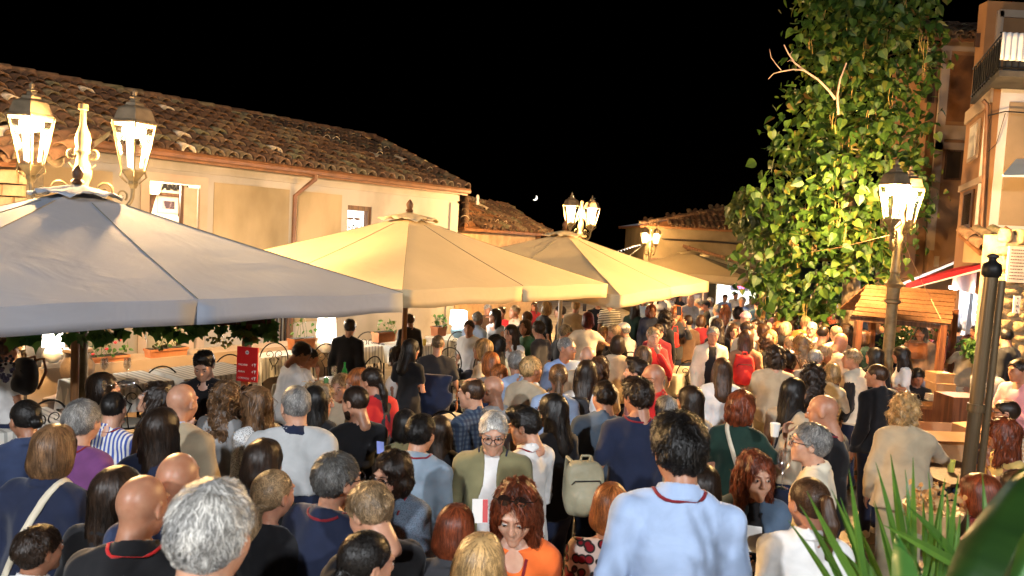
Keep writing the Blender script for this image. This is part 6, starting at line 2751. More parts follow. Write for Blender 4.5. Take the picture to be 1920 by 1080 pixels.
def wine_glass(p, label, tilt=None, s=1.0, wine=None):
    g = thing("wine_glass", label, "glass", p, 0, None)
    if tilt:
        g.rotation_euler = tilt
    MB().lathe([(0.034 * s, 0), (0.004 * s, 0.006 * s), (0.004 * s, 0.085 * s), (0.03 * s, 0.115 * s), (0.038 * s, 0.155 * s), (0.030 * s, 0.21 * s), (0.029 * s, 0.21 * s), (0.036 * s, 0.155 * s), (0.028 * s, 0.118 * s), (0.0, 0.09 * s)], n=14).build("bowl", glassm, g, True)
    if wine:
        MB().lathe([(0.0, 0.10 * s), (0.027 * s, 0.118 * s), (0.034 * s, 0.145 * s), (0.0, 0.146 * s)], n=12).build("wine", wine, g, True)
    return g


def tumbler(p, label, col=None):
    g = thing("tumbler", label, "glass", p)
    MB().lathe([(0.028, 0), (0.034, 0.11), (0.032, 0.11), (0.026, 0.008), (0, 0.008)], n=12).build("cup", col or glassm, g, True)
    return g


def bottle(p, label, mat, h=0.30):
    g = thing("bottle", label, "bottle", p)
    MB().lathe([(0.036, 0), (0.038, 0.01), (0.038, h * 0.55), (0.03, h * 0.65), (0.014, h * 0.78), (0.013, h * 0.95), (0.016, h * 0.955), (0.016, h), (0, h)], n=14).build("glass_body", mat, g, True)
    MB().lathe([(0.0385, h * 0.18), (0.0385, h * 0.42)], n=14).build("paper_label", flat("bottle_label_paper", (0.6, 0.55, 0.4), 0.7), g)
    return g


def plate(p, label, food=True):
    g = thing("plate", label, "plate", p)
    MB().lathe([(0.06, 0), (0.12, 0.016), (0.122, 0.019), (0.07, 0.008), (0, 0.006)], n=18).build("dish", flat("white_glazed_china", (0.75, 0.73, 0.68), 0.2), g, True)
    if food:
        V, Q = surf(lambda P: ell(P, (0, 0, 0.012), (0.06, 0.05, 0.022)) + 0.006 * wob(P, 80), axis_lines(-.08, .08, .012), axis_lines(-.07, .07, .012), axis_lines(-.01, .05, .01))
        link("food", npmesh("food", V, Q), g, noisy("baked_food", (0.35, 0.14, 0.03), (0.6, 0.35, 0.1), scale=30, rough=0.6))
    return g


def on(T, dx, dy):
    return T[1] + Vector((dx, dy, 0.002))


tumbler(on(T1, -0.2, -0.1), "clear tumbler on the striped table at the near end of the pergola")
wine_glass(on(T2, -0.12, -0.05), "clear wine glass nearer the stone column on the ledge-side table", s=1.15)
wine_glass(on(T2, 0.1, 0.02), "clear wine glass nearer the scroll chair on the ledge-side table", s=1.15)
tumbler(on(T5, 0.02, -0.1), "green tumbler on the white polo man's table", flat("green_tumbler_glass", (0.2, 0.5, 0.2), 0.1, alpha=0.7))
wine_glass(on(T5, 0.08, 0.05), "clear wine glass beside the green water bottle", s=1.1)
bottle(on(T5, 0.2, 0.1), "green water bottle on the white polo man's table", greenglass, 0.28)
plate(on(T5, 0.2, -0.1), "plate of bread beside the green tumbler")
plate(on(T5, -0.18, 0.0), "plate in front of the man in the white polo")
bottle(on(T7, 0.0, 0.1), "dark wine bottle beside a green-necked one by the ledge", darkglass, 0.33)
bottle(on(T7, 0.1, 0.12), "tall green-necked wine bottle beside the dark one", flat("olive_wine_glass", (0.03, 0.07, 0.01), 0.1), 0.34)
tumbler(on(T7, 0.35, -0.1), "yellow tumbler at the end of the wine bottle table", flat("yellow_drink", (0.5, 0.4, 0.1), 0.15))
wine_glass(on(T8, 0.0, 0), "wine glass on the table under the blue-based lamp")
bottle(on(T9, 0.1, -0.1), "green water bottle on the cream table under the second parasol", greenglass, 0.28)
bottle(on(T9, -0.25, 0.15), "green water bottle behind the first on the cream table", greenglass, 0.28)
wine_glass(on(T9, 0.2, 0.05), "wine glass beside the green bottle on the cream table")
plate(on(T9, -0.1, -0.15), "plate on the cream table with the green bottles")
plate(on(T12, -0.3, 0.0), "plate at the near end of the long cream table", False)
wine_glass(on(T12, 0.1, 0.1), "wine glass in the middle of the long cream table")
tumbler(on(T12, -0.1, -0.1), "tumbler on the long cream table")
wine_glass(on(T13, 0.1, 0.1), "wine glass on the seated group's table")
plate(on(T13, -0.2, 0), "plate on the seated group's table")
wine_glass(on(T10, 0.1, 0.1), "clear wine glass on the small cream-topped table")
plate(on(T10, -0.1, 0), "plate on the small cream-topped table", False)
WG = ("at the outer edge", "next to the outer one", "at the centre", "just past the centre", "nearest the tree side")
PG = ("at the outer end", "second from the outer end", "third along", "at the tree end")
for k in range(5):
    wine_glass(on(T15, -0.25 + k * 0.12, 0.1 * (k % 2)), f"wine glass {WG[k]} on the crowded lane table").__setitem__("group", "wine glasses on the lane table")
for k in range(4):
    plate(on(T14, -0.45 + k * 0.28, 0), f"plate {PG[k]} on the busy far table", True)["group"] = "plates on the far table"
tumbler(on(T16, -0.05, -0.02), "yellow-green cup on the dark side table by the steel post", flat("lime_cup", (0.4, 0.42, 0.08), 0.4))
mn = thing("menu", "open menu sheet lying on the cream table", "menu", on(T11, 0.0, 0))
MB().box((0, 0, 0.004), (0.42, 0.28, 0.006), rz=0.3).build("sheet", flat("menu_paper", (0.7, 0.66, 0.56), 0.6), mn)
MB().tube([(-0.3, -0.05, 0.02), (-0.1, 0.0, 0.03), (0.25, -0.02, 0.02)], 0.008, 5).build("menu_cord", ink, mn)

# lit table lamps on the ledge
shade_m = flat("lit_lamp_shade", (0.95, 0.93, 0.88), 0.7, emit=1.6, ecol=(1.0, 0.95, 0.86))


def ledge_lamp(px, py, Y, label, basec, s=1.0, sq=True, pw=45):
    """py: middle of the shade"""
    p = at(px, py, Y)
    t = thing("table_lamp", label, "lamp", (p.x, p.y, p.z - 0.34 * s), 0.3)
    z0 = p.z - 0.34 * s
    MB().lathe([(0.06 * s, 0), (0.065 * s, 0.012), (0.11 * s, 0.05 * s), (0.125 * s, 0.11 * s), (0.10 * s, 0.17 * s), (0.035 * s, 0.21 * s), (0.03 * s, 0.24 * s)], n=16).build("lamp_base", basec, t, True)
    n = 4 if sq else 20
    MB().lathe([(0.135 * s * (1.3 if sq else 1), 0.21 * s), (0.12 * s * (1.3 if sq else 1), 0.44 * s), (0.118 * s * (1.3 if sq else 1), 0.44 * s), (0.133 * s * (1.3 if sq else 1), 0.21 * s)], n=n, rot=math.pi / 4).build("lamp_shade", shade_m, t)
    l = lamp((0, 0, 0), pw, (1, 0.93, 0.84), 0.09)
    l.parent = t
    l.location = (0, -0.02, 0.16 * s + 0.35 * s)
    return t


cer = flat("white_ceramic", (0.7, 0.7, 0.7), 0.25)
ledge_lamp(612, 612, 12.3, "glowing white table lamp on a white ceramic base beside the parasol pole", cer, 1.25)
ledge_lamp(860, 594, 13.9, "glowing white table lamp on a pale blue base near the blue-shirted diner", flat("pale_blue_ceramic", (0.3, 0.5, 0.65), 0.25), 1.15)
ledge_lamp(100, 632, 9.0, "glowing white lamp with a blue-banded base behind the pergola post", cer, 0.9, False, 32)
for px, py, Y in ((100, 700, 9.0), (612, 655, 12.3), (860, 632, 13.9)):
    pass

# planters
terra = noisy("terracotta", (0.32, 0.12, 0.05), (0.48, 0.20, 0.09), scale=4, rough=0.8, bump=0.3, bscale=25, dist=0.004)
ger_m = leaf_material("geranium_leaf", [(0, (0.03, 0.08, 0.02)), (0.5, (0.06, 0.14, 0.03)), (1, (0.12, 0.22, 0.05))])
redpet = flat("red_petal", (0.45, 0.02, 0.03), 0.6)
glv = leaf_mesh('heart', ger_m)


def planter(px, py, Y, w, label, n=40, h=0.17, spread=0.18, tall=0.22, red=6, rz=None):
    p = at(px, py, Y)
    t = thing("planter", label, "planter", (p.x, p.y, p.z - h), RZ if rz is None else rz)
    m = MB()
    m.box((0, 0, h / 2), (w * 0.92, 0.16, h), taper=1.08)
    m.box((0, 0, h - 0.015), (w * 1.02, 0.20, 0.03))
    m.build("trough", terra, t)
    MB().box((0, 0, h + 0.002), (w * 0.92, 0.15, 0.006)).build("soil", flat("potting_soil", (0.03, 0.02, 0.012), 0.95), t)
    rs = random.Random(int(px))
    m = MB()
    for k in range(n // 3):
        x = rs.uniform(-w * .42, w * .42)
        m.tube([(x, 0, h), (x + rs.uniform(-.08, .08), rs.uniform(-.06, .06), h + tall * 0.5), (x + rs.uniform(-.14, .14), rs.uniform(-.12, .1), h + tall * rs.uniform(0.6, 1.0))], 0.003, 4)
    m.build("stems", ger_m, t, kind="stuff")
    pl = []
    for k in range(n):
        q = Vector((rs.uniform(-w / 2 - .04, w / 2 + .04), rs.uniform(-.12, .10), h + rs.uniform(0.0, tall)))
        rot = Euler((rs.uniform(-1.2, .6), rs.uniform(-.7, .7), rs.uniform(0, 6.28))).to_matrix()
        pl.append((q, rot, rs.uniform(0.03, 0.06)))
    V, F = leaf_batch('heart', pl)
    link("leaves", npmesh("leaves", V, F), t, ger_m, "stuff")
    for k in range(red):
        q = Vector((rs.uniform(-w / 2, w / 2 + .15), rs.uniform(-.14, -.05), h + rs.uniform(0.02, tall + .12)))
        V, Q = surf(lambda P: ell(P, (0, 0, 0), (0.022, 0.022, 0.018)) + 0.006 * wob(P, 200, k), axis_lines(-.03, .03, .01), axis_lines(-.03, .03, .01), axis_lines(-.03, .03, .01))
        o = link("flower", npmesh("flower", V, Q), t, redpet)
        o.location = q
    return t


planter(195, 667, 9.75, 0.58, "terracotta trough with red flowers beside the stone column", 46)
planter(312, 652, 10.4, 0.55, "terracotta trough with tall leafy stems behind the empty chair", 40, tall=0.3, red=4)
planter(566, 634, 11.4, 0.40, "terracotta trough with a single tall shoot on the ledge", 16, tall=0.42, red=0, spread=.03)
planter(720, 622, 12.6, 0.40, "brown trough with low greenery behind the wine bottles", 26, red=0)
planter(823, 612, 13.4, 0.24, "terracotta pot with bushy basil beside the blue-based lamp", 44, red=0)
planter(1010, 640, 12.9, 0.4, "terracotta planter beside the cream painted pole", 30, tall=.3, red=0)

# stone baluster column with carved vase
cl = at(146, 640, 8.6)
sc_ = thing("stone_column", "carved brown stone vase column behind the pergola post", "column", (cl.x, cl.y, 0))
stonec = noisy("brown_carved_stone", (0.13, 0.09, 0.065), (0.26, 0.19, 0.14), scale=6, rough=0.75, bump=0.5, bscale=25, dist=0.01)
MB().box((0, 0, 0.28), (0.42, 0.42, 0.56)).box((0, 0, 0.60), (0.50, 0.50, 0.06)).build("plinth", stonec, sc_)
MB().lathe([(0.17, 0.63), (0.18, 0.66), (0.10, 0.70), (0.11, 0.74), (0.155, 0.80), (0.18, 0.92), (0.175, 1.0), (0.13, 1.08), (0.12, 1.12), (0.16, 1.15), (0.15, 1.18)], n=20).build("vase", stonec, sc_, True)
MB().lathe([(0.09, 1.18), (0.085, 2.05)], n=14).build("shaft", stonec, sc_, True)

# slatted dark gate beside the red board and big potted climber
gt = thing("window_grille", "white doorway with dark upright iron bars beyond the price board", "gate", un(PH - 0.1, t_at(520, PH), 0))
bpy.context.view_layer.update()
for k in range(5):
    tq = t_at(505 + k * 8, PH - .1)
    built(MB().tube([un(PH - 0.1, tq, 0.3), un(PH - 0.1, tq, 2.3)], 0.016, 6), "bar", ironm, gt)
m = MB()
ubox(m, PH - 0.02, PH - 0.01, t_at(497, PH), t_at(535, PH), 0.1, 2.3)
built(m, "white_door", plaster_w, gt)
m = MB()
ubox(m, PH - 0.12, PH - 0.013, t_at(533, PH), t_at(539, PH), 0.1, 2.4)
built(m, "door_post", darkwood, gt)

# grey pole beside diner and dark parasol pole
mp = at(1201 / 4 + 480, 600, 12.4)

# ------------------------------------------------------------------ wooden stall
ks = thing("wooden_stall", "wooden market stall with a planked pitched roof behind the street lamp", "stall", at(1695, 600, 10.9).xy.to_3d())
bpy.context.view_layer.update()
YF, YR = 10.5, 11.5
roofwood = wood_mat("orange_roof_plank_wood", (0.06, 0.027, 0.011), (0.12, 0.056, 0.023))
fl, fr_ = at(1597, 590, YF), at(1783, 607, YF)
rl, rr_ = at(1624, 534, YR), at(1794, 546, YR)
fl2, fr2 = fl.copy(), fr_.copy()
npl = 8
for i in range(npl):
    a0 = fl.lerp(rl, i / npl)
    a1 = fl.lerp(rl, (i + 1) / npl - 0.012)
    b0 = fr_.lerp(rr_, i / npl)
    b1 = fr_.lerp(rr_, (i + 1) / npl - 0.012)
    nrm = (b0 - a0).cross(a1 - a0).normalized()
    if nrm.z < 0:
        nrm = -nrm
    e = (b0 - a0).normalized() * (0.012 * math.sin(i * 2.2))
    lift = nrm * 0.004 * (i % 3)
    m = MB().slab([a0 + e + lift, b0 + e + lift + nrm * 0.0, b1 + e + lift * 0.4, a1 + e + lift * 0.4], 0.022, nrm)
    built(m, "roof_plank", roofwood, ks)
for i in range(6):
    a0 = rl.lerp(rl + Vector((0, 0.9, -0.45)), i / 6)
    a1 = rl.lerp(rl + Vector((0, 0.9, -0.45)), (i + 1) / 6 - .02)
    b0, b1 = rr_ + (a0 - rl), rr_ + (a1 - rl)
    built(MB().slab([a0, b0, b1, a1], 0.022, Vector((0, 0.45, 0.9)).normalized()), "rear_roof_plank", midwood, ks)
m = MB()
c = (fl + fr_) / 2
m.slab([fl + Vector((0, 0.03, -.025)), fr_ + Vector((0, .03, -.025)), fr_ + Vector((0, .03, -.09)), fl + Vector((0, .03, -.09))], 0.03, Vector((0, -1, 0)))
built(m, "fascia", darkwood, ks)
redw = wood_mat("red_brown_post_wood", (0.10, 0.035, 0.015), (0.20, 0.075, 0.03))
posts = [(1612, YF + 0.05), (1770, YF + 0.05), (1638, YR + .55), (1790, YR + .55)]
for px, Y in posts:
    q = at(px - 5, 640, Y)
    zt = 1.82 if Y < 11 else 1.95
    built(MB().box((q.x, q.y, zt / 2), (0.085, 0.085, zt)), "post", redw, ks)
# counter of the stall
c0, c1 = at(1652, 752, 9.6), at(1782, 770, 9.6)
zc = (c0.z + c1.z) / 2
m = MB().box(((c0.x + c1.x) / 2, 9.75, zc), (c1.x - c0.x, 0.5, 0.04))
built(m, "counter_top", midwood, ks)
for i in range(7):
    x0_ = c0.x + (c1.x - c0.x) * i / 7
    x1_ = c0.x + (c1.x - c0.x) * (i + 0.96) / 7
    built(MB().box(((x0_ + x1_) / 2, 9.56, zc / 2 - .01), (x1_ - x0_, 0.02, zc - 0.04)), "front_board", redw, ks)
cardb = noisy("brown_cardboard", (0.34, 0.19, 0.09), (0.44, 0.27, 0.14), scale=3, rough=0.85, bump=0.1)


def carton(px, py, Y, s, rz, label, opened=False, tape=True, mat=None):
    p = at(px, py, Y)
    t = thing("cardboard_box", label, "box", (p.x, p.y, p.z - s[2]), rz)
    m = MB()
    w, d, h = s
    th = 0.006
    m.box((0, -d / 2, h / 2), (w, th, h)).box((0, d / 2, h / 2), (w, th, h)).box((-w / 2, 0, h / 2), (th, d - th * 1.1, h)).box((w / 2, 0, h / 2), (th, d - th * 1.1, h)).box((0, 0, th / 2), (w - th, d - th, th))
    if not opened:
        m.box((0, 0, h - th / 2 - .001), (w - th, d - th, th))
    m.build("carton", mat or cardb, t)
    if opened:
        MB().slab([(-w / 2, -d / 2, h), (w / 2, -d / 2, h), (w / 2, -d / 2 - d * .35, h - d * .15), (-w / 2, -d / 2 - d * .35, h - d * .15)], 0.005).build("flap", cardb, t)
        MB().slab([(w / 2, -d / 2, h), (w / 2, d / 2, h), (w / 2 + w * .3, d / 2, h + .02), (w / 2 + w * .3, -d / 2, h + .02)], 0.005).build("flap", cardb, t)
    elif tape:
        MB().box((0, 0, h + 0.001), (w * 1.0, 0.05, 0.002)).box((w / 2 + .004, 0, h - .06), (0.002, 0.05, 0.12)).build("tape", flat("parcel_tape", (0.5, 0.36, 0.18), 0.3), t)
    return t


carton(1762, 698, 10.2, (0.26, 0.24, 0.15), 0.1, "upper brown carton on the stall counter")
carton(1764, 717, 10.15, (0.27, 0.25, 0.16), 0.05, "lower brown carton under the other on the stall counter")
carton(1755, 800, 7.6, (0.62, 0.42, 0.42), 0.05, "big open cardboard box in front of the stall", True)
carton(1800, 740, 8.6, (0.40, 0.34, 0.75), 0.1, "tall plain reddish carton at the stall corner post", False, False, redw)
pr_ = thing("paper_roll", "white paper roll hanging at the stall's corner post", "paper roll", at(1772, 762, 9.3))
MB().lathe([(0.015, -0.16), (0.065, -0.16), (0.068, 0.16), (0.015, 0.16)], n=16).build("roll", flat("paper_white", (0.62, 0.55, 0.45), 0.9), pr_, True)
bk = thing("book_stack", "short stack of pale booklets on the stall counter", "booklets", at(1748, 745, 9.6))
for k in range(4):
    MB().box((0.004 * k, 0.003 * (k % 2), 0.012 + k * 0.022 - .04), (0.15, 0.11, 0.018), rz=0.05 * k).build("booklet", flat("booklet_paper", (0.62, 0.52, 0.36), 0.7), bk)
jb = thing("bottle_dispenser", "clear plastic water jug behind the stall boy", "jug", at(1738, 712, 11.2))
MB().lathe([(0.06, -0.2), (0.07, -0.18), (0.07, 0.02), (0.03, 0.08), (0.03, 0.12), (0, 0.12)], n=14).build("jug", flat("clear_plastic", (0.6, 0.55, 0.65), 0.15, alpha=0.6), jb, True)
# standing high table of the vest wearer
ht = thing("high_table", "high wooden barrel table beside the person in the quilted vest", "table", at_z(1575, 742, 1.05).xy.to_3d())
MB().lathe([(0.44, 1.01), (0.45, 1.02), (0.45, 1.045), (0.44, 1.05), (0.0, 1.05)], n=28).build("tabletop", midwood, ht)
MB().lathe([(0.24, 0), (0.30, 0.25), (0.32, 0.5), (0.30, 0.75), (0.24, 1.0)], n=22).build("barrel", redw, ht, True)
for z in (0.2, 0.8):
    MB().lathe([(0.305, z - .025), (0.315, z - .02), (0.315, z + .02), (0.305, z + .025)], n=22).build("hoop", ironm, ht, True)
hp = Vector(ht.location) + Vector((0, 0, 1.052))
plate(hp + Vector((-0.1, -0.15, 0)), "plate on the barrel table by the blonde bobbed person")
plate(hp + Vector((0.2, 0.05, 0)), "plate on the barrel table nearer the quilted vest", False)
nb = thing("napkin_pile", "crumpled white napkins on the barrel table", "napkins", hp + Vector((-.3, 0, 0.02)))
V, Q = surf(lambda P: ell(P, (0, 0, 0), (0.08, 0.07, 0.045)) + 0.014 * wob(P, 60), axis_lines(-.1, .1, .014), axis_lines(-.1, .1, .014), axis_lines(-.06, .07, .014))
link("paper", npmesh("napkins", V, Q), nb, flat("napkin_white", (0.7, 0.64, 0.55), 0.9))

# leaning steel post with dark cap and slim conduit
q0, q1 = at(1817, 872, 5.6), at(1858, 520, 5.6)
dpo = (q1 - q0) / (q1.z - q0.z)
b0 = q0 - dpo * q0.z
sp = thing("steel_post", "leaning brushed steel post with a dark domed cap", "post", b0)
bpy.context.view_layer.update()
steel = noisy("brushed_steel", (0.09, 0.062, 0.033), (0.16, 0.112, 0.06), scale=20, rough=0.4, bump=0.05, metallic=0.45, stretch=(1, 1, 0.05))
built(MB().tube([b0, q1], 0.048, 20), "tube", steel, sp, True)
built(MB().tube([b0 + Vector((0.10, 0, 0)), q1 + Vector((0.085, 0, -0.02))], 0.026, 12), "side_tube", steel, sp, True)
for f in (0.35, 0.62):
    c = b0.lerp(q1, f)
    built(MB().tube([c - dpo * 0.03, c + dpo * 0.03], 0.060, 20), "collar", steel, sp, True)
m = MB().lathe([(0.05, 0.0), (0.065, 0.015), (0.07, 0.06), (0.06, 0.10), (0.03, 0.12), (0.025, 0.14), (0.042, 0.15), (0.04, 0.165), (0.02, 0.175), (0, 0.18)], c=q1, n=18)
built(m, "dome_cap", ironm, sp, True)

# ------------------------------------------------------------------ shop with red awning, lit inside
aw = thing("red_awning", "sloping red awning over the brightly lit shop", "awning", at(1790, 520, 12.5))
bpy.context.view_layer.update()
redc = canvas_mat("red_awning_canvas", (0.42, 0.02, 0.03), 0.2)
A_, B_ = at(1700, 531, 12.3), at(1857, 499, 12.1)
C_, D_ = at(1862, 494, 15.2), at(1728, 520, 15.4)
B_.z += 0.06
C_.z += 0.14
built(MB().slab([A_, B_, C_, D_], 0.012), "awning_cloth", redc, aw)
built(MB().slab([A_, B_, B_ - Vector((0, 0, .06)), A_ - Vector((0, 0, .10))], 0.012, Vector((0, -1, 0))), "front_edge", redc, aw)
built(MB().tube([A_ - Vector((0, -.02, .10)), B_ - Vector((0, -.02, .09))], 0.018, 6), "front_bar", flat("white_metal", (0.6, 0.6, 0.6), 0.4), aw)
aw2 = thing("dark_awning", "dark maroon awning behind and above the red one", "awning", at(1740, 520, 16))
bpy.context.view_layer.update()
A2_, B2_, C2_, D2_ = at(1693, 532, 15.9), at(1790, 492, 15.9), at(1800, 490, 17.5), at(1705, 526, 17.6)
C2_.z += .1
B2_.z += .04
built(MB().slab([A2_, B2_, C2_, D2_], 0.012), "awning_cloth", canvas_mat("maroon_awning_canvas", (0.10, 0.012, 0.015), 0.1), aw2)
built(MB().tube([A2_, B2_ - Vector((0, 0, .04))], 0.03, 6), "front_bar", flat("white_metal", (0.6, 0.6, 0.6), 0.4), aw2)
shp = thing("lit_shop", "brightly lit white shop front under the red awning", "shop", at(1830, 600, 13))
bpy.context.view_layer.update()
sw0, sw1 = at(1795, 560, 15.0), at(1872, 560, 12.2)
wm = flat("white_shop_panel", (0.75, 0.75, 0.76), 0.5)
al = (sw1 - sw0)
al.z = 0
L = al.length
al.normalize()
rzS = math.atan2(al.y, al.x)
m = MB().box(((sw0.x + sw1.x) / 2 + 0.35, (sw0.y + sw1.y) / 2 + .25, 1.3), (L + .4, 0.1, 2.6), rz=rzS)
built(m, "shop_wall", wm, shp)
for k in range(4):
    c = sw0.lerp(sw1, (k + 0.5) / 4)
    built(MB().box((c.x, c.y, 1.15), (0.07, 0.07, 2.3), rz=rzS), "door_frame", flat("grey_metal_frame", (0.12, 0.12, 0.13), 0.4, 0.4), shp)
for col_, (px, Y) in enumerate(((1832, 13.7), (1855, 12.9))):
    for k in range(9):
        c = at(px, 545 + k * 10, Y)
        cc_ = [(0.06, 0.06, 0.07), (0.3, 0.3, 0.32), (0.12, 0.08, 0.14), (0.2, 0.2, 0.22)][k % 4]
        built(MB().box((c.x, c.y, c.z), (0.14, 0.06, 0.075), rz=rzS), "shelf_box", flat(f"shelf_box_{k % 4}", cc_, 0.5), shp)
tb = MB()
p = at(1836, 530, 13.3)
tb.box(p, (0.5, 0.12, 0.06), rz=rzS)
built(tb, "ceiling_light", flat("shop_light_glow", (1, 1, 1), 0.5, emit=25, ecol=(0.9, 0.95, 1.0)), shp)
into(shp, lamp(at(1826, 545, 12.9), 60, (0.88, 0.94, 1.0), 0.12))
tb = MB()
p = at(1790, 540, 14.6)
tb.box(p, (0.4, 0.12, 0.05), rz=rzS)
built(tb, "ceiling_light", flat("shop_light_glow", (1, 1, 1)), shp)
into(shp, lamp(at(1775, 556, 14.6), 45, (0.88, 0.94, 1.0), 0.12))

# far shop at the end of the lane: lit front, red lettering
fs = thing("far_shop", "lit shop at the end of the lane with a dark sign of red letters", "shop", at(1400, 560, 27))
bpy.context.view_layer.update()
m = MB()
fb(m, 1340, 1440, 535, 640, 27.6, 0.15, zmin=0)
built(m, "shop_wall", noisy("lit_shop_wall", (0.6, 0.58, 0.5), (0.7, 0.68, 0.62), rough=0.8), fs)
m = MB()
fb(m, 1370, 1402, 529, 545, 27.1, 0.08)
built(m, "sign_board", flat("dark_sign_board", (0.03, 0.02, 0.035), 0.5), fs)
text("caffè", 0.20, flat("red_neon_letters", (0.9, 0.05, 0.12), 0.5, emit=2.5, ecol=(1, 0.08, 0.2)), fs, at(1386, 538, 27.03), (R(90), 0, 0), ext=0.005)
m = MB()
fb(m, 1350, 1400, 519, 527, 26.9, 0.3)
built(m, "light_strip", flat("cool_strip_glow", (1, 1, 1), 0.5, emit=4, ecol=(0.85, 0.95, 1)), fs)
into(fs, lamp(at(1375, 548, 25.5), 160, (0.85, 0.95, 1.0), 0.15))
# hanging T-shirts and a doorway beside it
m = MB()
fb(m, 1284, 1308, 552, 640, 26.9, 0.12, zmin=0)
built(m, "dark_door", darkwood, fs)

# strings: cable from the near lamp to the tree, string lights
def cable(pts, label, r=0.006, mat=None, cat="cable", name="cable"):
    o = MB().tube(pts, r, 5).build(name, mat or ink, None, True)
    tag(o, label, cat)
    return o


rope = flat("tan_rope", (0.42, 0.25, 0.13), 0.8)
p0, p1 = at(1671, 440, 9.95), at(1402, 475, 15)
mid = (p0 + p1) / 2 - Vector((0, 0, 0.12))
cable([p0, p0.lerp(mid, .5) - Vector((0, 0, .03)), mid, mid.lerp(p1, .5) - Vector((0, 0, .03)), p1], "thin tan cord running from the tall lamp post through the tree", 0.006, rope, "cord", "cord")
cable([at(1692, 444, 9.95), at(1706, 480, 10.2), at(1727, 525, 10.6), at(1745, 560, 10.75), at(1765, 600, 10.6)], "tan cord dropping from the lamp post across the stall roof", 0.005, rope, "cord", "cord")
cable([at(1100, 470, 19), at(1180, 480, 26), at(1215, 452, 30)], "dark cable sagging behind the third parasol towards the distant lamp", 0.012)
sl_ = thing("string_lights", "string of tiny white bulbs rising behind the third parasol", "string lights", at(1170, 475, 24))
bpy.context.view_layer.update()
a, b = at(1140, 476, 22), at(1200, 458, 28)
built(MB().tube([a, b], 0.008, 4), "wire", ink, sl_)
bm2 = MB().lathe([(0, -0.013), (0.013, 0), (0, 0.013)], n=6).me("bulb")
bm2.materials.append(flat("tiny_bulb_glow", (1, 1, 1), 0.5, emit=3))
for k in range(12):
    o = link("bulb", bm2)
    o.location = a.lerp(b, k / 11) - Vector((0, 0, .03))
    into(sl_, o)

# crescent moon
mo = at(1003, 371, 900)
V, Q = surf(lambda P: np.maximum(ell(P, (0, 0, 0), (3.1, 3.1, 3.1)), -ell(P, (-1.25, -0.6, .9), (3.1, 6.0, 3.1))), axis_lines(-4.6, 4.6, 0.3), axis_lines(-4.6, 4.6, 0.4), axis_lines(-4.6, 4.6, 0.3))
o = link("moon", npmesh("moon", V, Q), None, flat("moon_glow", (1, 0.95, 0.85), 0.9, emit=1.2, ecol=(1, 0.93, 0.8)))
o.location = mo
tag(o, "thin bright crescent moon in the black sky above the roofs", "moon")
# ------------------------------------------------------------------ the big-leaved tree
YT = 13.6
bark = noisy("grey_brown_bark", (0.09, 0.06, 0.035), (0.20, 0.15, 0.09), scale=5, rough=0.9, bump=0.6, bscale=18, stretch=(3, 3, 0.7), dist=0.02)
cat_m = leaf_material("catalpa_leaf", [(0, (0.014, 0.042, 0.008)), (0.45, (0.036, 0.085, 0.012)), (0.8, (0.066, 0.12, 0.016)), (0.96, (0.12, 0.13, 0.02)), (1.0, (0.12, 0.065, 0.02))], 0.5, 0.45)
tb_ = at(1592, 640, YT)
tree = thing("catalpa_tree", "tall big-leaved tree with hanging pods lit yellow-green by the lamp", "tree", (tb_.x, tb_.y, 0))
bpy.context.view_layer.update()
t1, t2, t3, t4 = at(1597, 500, YT), at(1590, 330, YT + .1), at(1578, 200, YT), at(1600, -60, YT)
m = MB()
m.tube([(tb_.x, tb_.y, 0), (tb_.x, tb_.y, 0.3), at(1596, 560, YT), t1, t2, t3, t4], [0.24, 0.19, 0.16, 0.14, 0.10, 0.05, 0.02], 12)
built(m, "trunk", bark, tree, True)
rs = random.Random(12)
limbs = [(t1, at(1440, 520, YT - .5)), (t1, at(1680, 480, YT + .4)), (t1.lerp(t2, .4), at(1420, 395, YT)), (t1.lerp(t2, .5), at(1735, 365, YT - .4)), (t2, at(1480, 290, YT + .4)), (t2, at(1720, 250, YT)), (t3, at(1520, 60, YT)), (t3, at(1700, 90, YT + .3)), (t3.lerp(t4, .5), at(1660, -60, YT)),
         (t1, at(1520, 560, YT - .9)), (t1.lerp(t2, .3), at(1640, 430, YT - 1.1)), (t2, at(1600, 280, YT - 1.2)), (t1.lerp(t2, .7), at(1560, 380, YT - 1.2)), (t3, at(1610, 130, YT - 1))]
for a, b in limbs:
    mid = a.lerp(b, .5) + Vector((rs.uniform(-.15, .15), rs.uniform(-.2, .2), 0.22))
    built(MB().tube([a, a.lerp(mid, .5) + Vector((0, 0, .06)), mid, b], [0.045, 0.035, 0.025, 0.010], 7), "limb", bark, tree, True)
